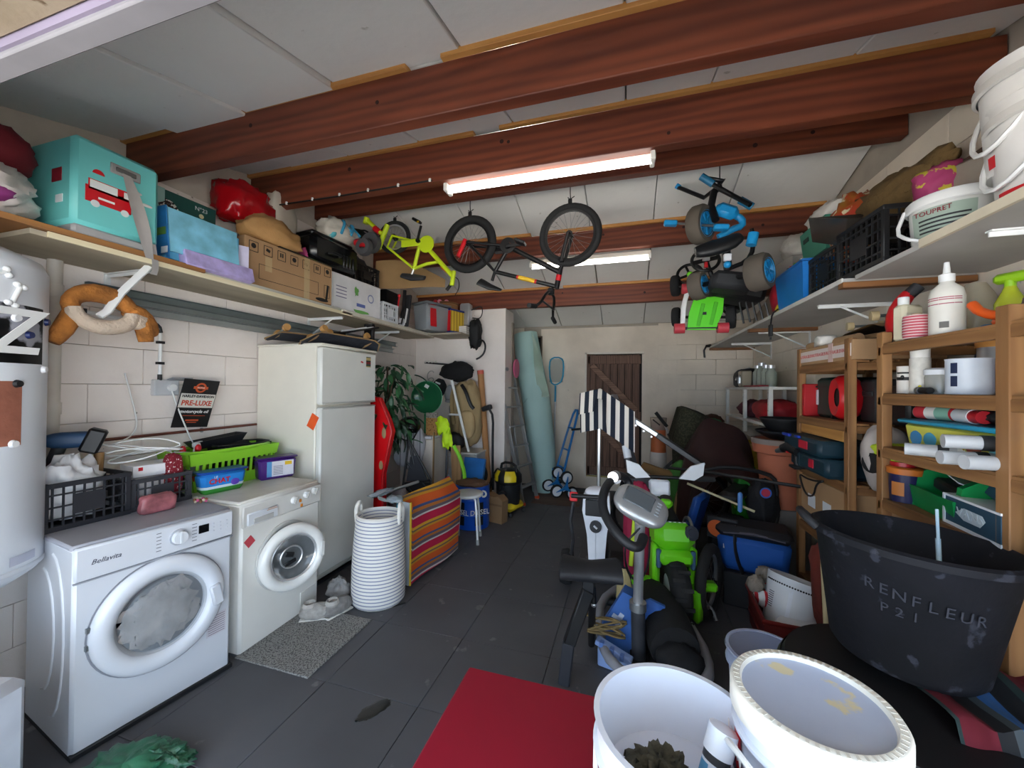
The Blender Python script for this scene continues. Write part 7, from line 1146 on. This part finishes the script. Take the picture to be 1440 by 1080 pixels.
for x, y, d in ((943, 314, .1), (1014, 320, -.15)): pd = P(t, 'pedal', TB).box(A(x, y, d), (.1, .06, .04), .01, ry=8).done()
P(t, 'crank', STEEL).cyl(A(950, 314, .1), A(1010, 318, -.15), .009).done(); P(t, 'blue_cowl', TB).box(A(1022, 297, -.02), (.16, .07, .1), .03, ry=25).done(); P(t, 'frame_tube', TB).tube([A(1028, 300), A(1044, 308), A(1044, 318), A(1030, 322), A(1010, 334)], .024, 10, smooth=1).done(70); P(t, 'seat', mat('17181a', .5)).tube([A(978, 355, -.1), A(1000, 350, -.1), A(1025, 342, -.1), A(1042, 332, -.1)], [.05, .075, .075, .04], 14, smooth=1, flat=.6).done(70); P(t, 'back_post', BK).tube([A(1020, 340), A(1022, 365), A(1024, 380)], .03, 10).done(70); P(t, 'white_tag', PLW).box(A(1023, 362, -.05), (.05, .03, .05), .004).done(); P(t, 'blue_knob', TB).blob(A(1023, 372, -.06), (.05, .05, .05), 0, n=10).done()
P(t, 'rear_axle', BK).cyl(A(982, 402, .2), A(1068, 383, -.15), .02).done(); P(t, 'push_arm', BK).tube([A(1024, 378), A(1050, 368), A(1060, 350), A(1057, 322)], .016, 8, smooth=1).done(70); P(t, 'bottle', TB).cyl(A(1056, 345, -.1), A(1060, 328, -.1), .034, n=16).done(60); P(t, 'basket', mat('1e1f22', .6)).box(A(1028, 398, .05), (.28, .2, .13), .03, ry=10).done()
hook('the child tricycle by its handlebar', A(1012, 262).x, YT, A(1012, 262).z, 3.2)
for i, (wx, wy, l, gn) in enumerate(((968, 395, 'black toy kart with green hub steering wheel stacked under the tricycle', True), (990, 372, 'second black toy kart with red dashboard between tricycle wheels', False))):
    Y2 = 4.0-.25*i; t = thing('toy_kart', l, 'toy kart', at(1005, 470, Y=Y2+.1), 0, 'toy karts on the wall shelf'); L = locf(t)
    if gn:
        c = L(970, 386, Y2); q = P(t, 'steering_wheel', BK); q.xf(c, (70, -20, 0)); q.lathe([(.11+.014*cos(a_), .014*sin(a_)) for a_ in [k*pi/4 for k in range(9)]], 26).box((0, 0, 0), (.2, .02, .012)).box((0, .05, 0), (.02, .1, .012)).done(60); P(t, 'hub_cap', mat('6fce2a', .4)).blob(c, (.06, .05, .06), 0, n=10).done()
        for x, y, d in ((950, 402, 0), (951, 446, .3), (1028, 446, -.2)): bigwheel('wheel', L(x, y, Y2+d), .1, .07, (1, -.3, 0), DGREY, t, RUBBER)
        P(t, 'frame', BK).tube([L(950, 402, Y2), L(985, 410, Y2), L(1028, 446, Y2-.2), L(951, 446, Y2+.3)], .016, 8).done(70); P(t, 'body', BK).box(L(1015, 425, Y2), (.4, .2, .1), .03, ry=18).done()
    else:
        c = L(992, 366, Y2); q = P(t, 'steering_wheel', BK); q.xf(c, (70, -10, 0)); q.lathe([(.11+.014*cos(a_), .014*sin(a_)) for a_ in [k*pi/4 for k in range(9)]], 26).box((0, 0, 0), (.2, .03, .02)).done(60); P(t, 'dash_badge', CHROME).box(c+Vector((0, -.03, 0)), (.06, .02, .03), .004).done(); P(t, 'red_trim', RED).box(c+Vector((.0, -.03, -.05)), (.03, .02, .05), .004).done(); P(t, 'column', BK).cyl(c, L(1010, 410, Y2), .02).done(); P(t, 'body', mat('141416', .5)).box(L(1035, 412, Y2), (.4, .3, .16), .04, ry=15).done()
        for k in range(5): P(t, 'grille_bar', BK).cyl(L(1040+k*9, 425, Y2-.1), L(1046+k*9, 455-k*2, Y2-.1), .008, n=6).done()
t = thing('kick_board', 'lime green plastic skateboard with red wheels hanging at the shelf end', 'skateboard', at(994, 460, Y=3.7)); L = locf(t); LG = mat('5fdc1e', .4, var=.05)
P(t, 'deck', LG).prism([tuple((L(x, y, 3.7).x, L(x, y, 3.7).z)) for x, y in ((976, 420), (1018, 416), (1016, 440), (1006, 464), (966, 464), (969, 440))], .02, 'XZ').done(); P(t, 'groove', mat('4cbc14', .5)).box(L(985, 443, 3.7)+Vector((0, -.012, 0)), (.03, .006, .2), .003, ry=12).done(); P(t, 'groove', mat('4cbc14', .5)).box(L(1003, 441, 3.7)+Vector((0, -.012, 0)), (.03, .006, .2), .003, ry=12).done(); P(t, 'deck_hole', BLACK).box(L(990, 441, 3.7)+Vector((0, -.012, 0)), (.035, .004, .025)).done()
for x, y in ((955, 462), (1016, 461), (966, 406)): P(t, 'wheel', mat('c8404a', .5)).cyl(L(x, y, 3.7)+Vector((-.04, 0, 0)), L(x, y, 3.7)+Vector((.045, 0, 0)), .045, n=20).done(60)
P(t, 'axle', BK).cyl(L(955, 462, 3.7), L(1016, 461, 3.7), .012).done(); P(t, 'white_arm', WHITE).tube([L(967, 410, 3.7), L(961, 430, 3.7), L(960, 455, 3.7)], .014, 8, smooth=1, flat=1.8).done()
S('hanging_strap', 'black strap dangling below the far end of wall shelf', 'strap', BLACK, (0, 0, 0)).tube([at(1000, 486, Z=2.105), at(993, 487, Z=2.105), at(990, 493, Y=5.7), at(991, 503, Y=5.7)], .012, 6, flat=2).done()
# ================================================================== nearest things
t = thing('red_table', 'low table with a flat bright red top, carrying the white buckets', 'table', (0, .95, 0)); RT = mat('980428', .6, var=.05, scale=2)
P(t, 'table_top', RT).box((-.01, .02, .43), (1.12, .8, .04), .008).done()
for x in (-.52, .5):
    for y in (-.32, .36): P(t, 'leg', mat('3a0d14', .6)).box((x, y, .205), (.05, .05, .41), .004).done()
P(t, 'apron', mat('8d0a24', .6)).box((-.01, .38, .39), (1.04, .02, .05)).done()
BW = mat('dde2ee', .4, var=.03)
def pail(t, r0, r1, h, wall=.006, mt=BW, rib=True, fl=.012):
    P(t, 'pail', mt).lathe([(0, .0), (r0, .0), (r0+.004, .01), (r1, h-.006), (r1+.006, h), (r1-wall, h), (r0-wall+(r1-r0)*fl/h, fl), (0, fl)], 56).done(60)
    if rib: P(t, 'rib', mt).lathe([(r1-.006, h-.075), (r1+.006, h-.07), (r1+.007, h-.062), (r1-.003, h-.058)], 56).done(60)
t = thing('bucket', 'open white plastic bucket with a white tube inside, on the red table', 'bucket', (.1, .84, .452), 0); pail(t, .132, .157, .395, fl=.25)
P(t, 'handle', WHITE).tube([(.16*cos(a_), .16*sin(a_), .32-.1*sin((a_-rad(175))/rad(170)*pi)) for a_ in [rad(175+k*17) for k in range(11)]], .005, 6).done()
text(t, 'extérieur', .05, (-.115, -.09, .2), (92, 0, -50), mat('4a4a44', .6)); q = P(t, 'printed_marks', mat('3a3f38', .6))
for k in range(5): a_ = rad(228+k*9); q.blob((.146*cos(a_), .146*sin(a_), .27), (.022, .022, .03), 0, n=6)
q.done()
t = thing('filler_tube', 'white tube with blue label and bar code standing in the open bucket', 'tube', (.15, .83, .71), 0, rot=(rad(-12), rad(20), rad(10))); P(t, 'tube', mat('d2d8e4', .4)).cyl((0, 0, 0), (0, 0, .09), .024, n=24).done(60); P(t, 'cap', mat('e6eaf2', .35)).cyl((0, 0, .09), (0, 0, .135), .027, n=24).done(60); P(t, 'band', DGREY).cyl((0, 0, .075), (0, 0, .089), .0245, n=24).done(60); P(t, 'label', mat('4f8fb8', .5)).lathe([(.0243, .01), (.0243, .07)], 8, a0=150, a1=215).done()
q = P(t, 'printed_marks', mat('26282c', .6))
for k in range(9): q.lathe([(.0246, .03), (.0246, .06)], 1, a0=228+k*7, a1=231+k*7)
q.done()
S('dried_sponge', 'clump of dried grey-brown seaweed-like scraps in the open bucket', 'scraps', mat('4d4a3c', .95, var=.5, scale=30, bump=1), (.07, .85, .702)).blob((0, 0, .025), (.12, .1, .06), .45, 7, 22, 3.5, flat=.6).done(60)
t = thing('bucket', 'white bucket with clear dirty lid nearest the camera, stacked in another', 'bucket', (.34, .87, .485), 0); pail(t, .112, .126, .43)
l_ = P(t, 'lid', spots('b9c2d6', 'cfc4a2', .60, 14, .3, .12, 'a7b2ca', 4)).lathe([(0, .435), (.108, .435), (.115, .438)], 56).done(60)
P(t, 'lid_rim', mat('e9e6dc', .4)).lathe([(.113, .434), (.118, .446), (.131, .446), (.136, .438), (.136, .4), (.129, .395)], 56).done(60)
q = P(t, 'slots', mat('e2dfd5', .5))
for k in range(60): a_ = k*pi/30; q.box((.1245*cos(a_), .1245*sin(a_), .4458), (.01, .005, .002), rz=math.degrees(a_))
q.done(); P(t, 'red_print', RED).lathe([(.1255, .27), (.128, .36)], 8, a0=158, a1=190).done(); text(t, 'UZIN', .04, (-.131, .0, .32), (90, 0, -90), WHITE); P(t, 'blue_print', mat('8a9fd0', .5)).lathe([(.124, .24), (.127, .32)], 8, a0=250, a1=285).done()
t = thing('bucket', 'lower white bucket holding the lidded one, on the red table', 'bucket', (.34, .87, .452), 0); P(t, 'pail', BW).lathe([(.122, 0), (.13, .01), (.142, .3), (.15, .305), (.15, .32), (.136, .32), (.122, .01)], 56).done(60); P(t, 'handle', WHITE).tube([(.154*cos(a_), .154*sin(a_), .29+.0*a_+.1*sin((a_-rad(150))/rad(110)*pi)) for a_ in [rad(150+k*11) for k in range(11)]], .006, 6).done()
P(t, 'red_print', RED).lathe([(.1345, .1), (.139, .2)], 8, a0=165, a1=195).done()
t = thing('bucket', 'pale translucent bucket on the floor behind the lidded one', 'bucket', tuple(at(1078, 915, Z=.38).xy)+(0,), 0); pail(t, .12, .15, .38, mt=mat('b9c4e0', .35)); P(t, 'lid', glass('c4cfe8', .15, .5)).lathe([(0, .37), (.145, .375), (.156, .38), (.16, .372)], 40).done(60)
# big rubber tub
t = thing('rubber_tub', 'large worn black rubber tub with RENFLEUR scrawled in chalk, on a blanket', 'tub', (.885, 1.615, .632), 14, rot=(0, rad(3), rad(10)))
M_TUB = spots('141519', '34363f', .62, 16, .7, .3, '1d1e25', 4.5)
P(t, 'side', M_TUB).lathe([(0, .0), (.175, .0), (.19, .02), (.245, .37), (.254, .38), (.263, .375), (.263, .395), (.25, .402), (.237, .39), (.18, .03), (0, .022)], 64).done(50)
for a_ in (158, -18):
    h_ = P(t, 'handle', mat('17181c', .7)); c, s_ = cos(rad(a_)), sin(rad(a_)); tv = Vector((-s_, c, 0)); ov = Vector((c, s_, 0)); z = Vector((0, 0, 1))
    h_.tube([ov*.255+tv*.06+z*.385, ov*.285+tv*.05+z*.41, ov*.297+z*.425, ov*.285-tv*.05+z*.41, ov*.255-tv*.06+z*.385], .014, 8, smooth=1).done(70)
CH = mat('34363f', .9)
for k, ch in enumerate('RENFLEUR'): a_ = rad(-150+k*8.5); r_ = .2325; text(t, ch, .045, (r_*cos(a_)*1.0, r_*sin(a_), .275-.004*k), (98, 0, math.degrees(a_)+90), CH, ext=.0006)
for k, ch in enumerate('P21'): a_ = rad(-141+k*8.5); r_ = .2235; text(t, ch, .04, (r_*cos(a_), r_*sin(a_), .215), (98, 0, math.degrees(a_)+90), CH, ext=.0006)
S('paint_stick', 'white and blue handled brush standing in the black tub', 'brush', mat('b9d3e2', .4), (.96, 1.6, .66)).cyl((0, -.04, 0), (.04, .05, .36), .007, n=10).cyl((.038, .045, .35), (.055, .08, .45), .0045, n=8).done()
S('striped_blanket', 'striped red, blue and black blanket folded under the black tub', 'blanket', stripes([(1.2, '651022'), (.5, '16181c'), (.3, '3d464c'), (1.0, '2f62a0'), (.7, '121419'), (.4, '203434')], 'X', .26, off=.2), (.9, 1.52, .6)).grid(lambda u, v: (-.06+.4*u, -.26+.5*v, .03-.1*max(0, abs(2*v-1)-.8)*5*.3-.12*max(0, u-.8)*0+.012*sin(u*22)+.012*sin(v*9+u*3)-.16*max(0, .12-v)/.12-.1*max(0, u-.88)/.12), 26, 16).done(70)
t = thing('storage_drum', 'big round black bin under the blanket and rubber tub', 'bin', (.83, 1.5, 0)); P(t, 'drum', mat('0e0e11', .6)).lathe([(0, 0), (.31, 0), (.325, .02), (.335, .5), (.35, .52), (.35, .56), (.335, .59), (0, .6)], 56, sx=.9).done(50); P(t, 'rim', mat('18181c', .5)).lathe([(.35, .5), (.362, .52), (.362, .55), (.35, .57)], 56, sx=.9).done(60)
# near left corner
t = thing('tarpaulin', 'crumpled dark green tarpaulin at the foot of the dryer', 'tarpaulin', (-1.8, .98, 0), 20); P(t, 'sheet', mat('2f6a4c', .4, var=.3, bump=.5, bscale=14)).blob((0, 0, .03), (.36, .3, .12), .3, 5, 30, 2.0, flat=.4).done(60); P(t, 'fold', mat('27583f', .4, bump=.5)).blob((.08, .06, .03), (.24, .13, .11), .3, 9, 24, 2.2, flat=.4).done(60)
t = thing('jerrycan', 'white plastic canister at the lower edge beside the dryer', 'canister', (-2.06, .65, 0), 15); P(t, 'body', mat('cfd3dc', .4)).box((0, 0, .26), (.3, .24, .52), .03).done(); P(t, 'cap', WHITE).cyl((-.06, 0, .52), (-.06, 0, .56), .03, n=18).done(); P(t, 'handle', mat('c2c6cf', .4)).tube([(-.02, 0, .5), (.0, 0, .57), (.1, 0, .57), (.12, 0, .5)], .016, 8, smooth=1).done()
S('floor_scrap', 'thin black scrap lying on the floor near the hamper', 'scrap', BLACK, tuple(at(561, 851, Z=0)), 50).box((0, 0, .003), (.09, .008, .006)).done()
st = S('oil_stain', 'dark shoe-print shaped damp stain on the floor', 'stain', mat('2c2b27', .35), tuple(at(526, 998, Z=0.0)), 60); st.blob((0, 0, .0), (.16, .08, .006), .2, 3, 14).done(70)
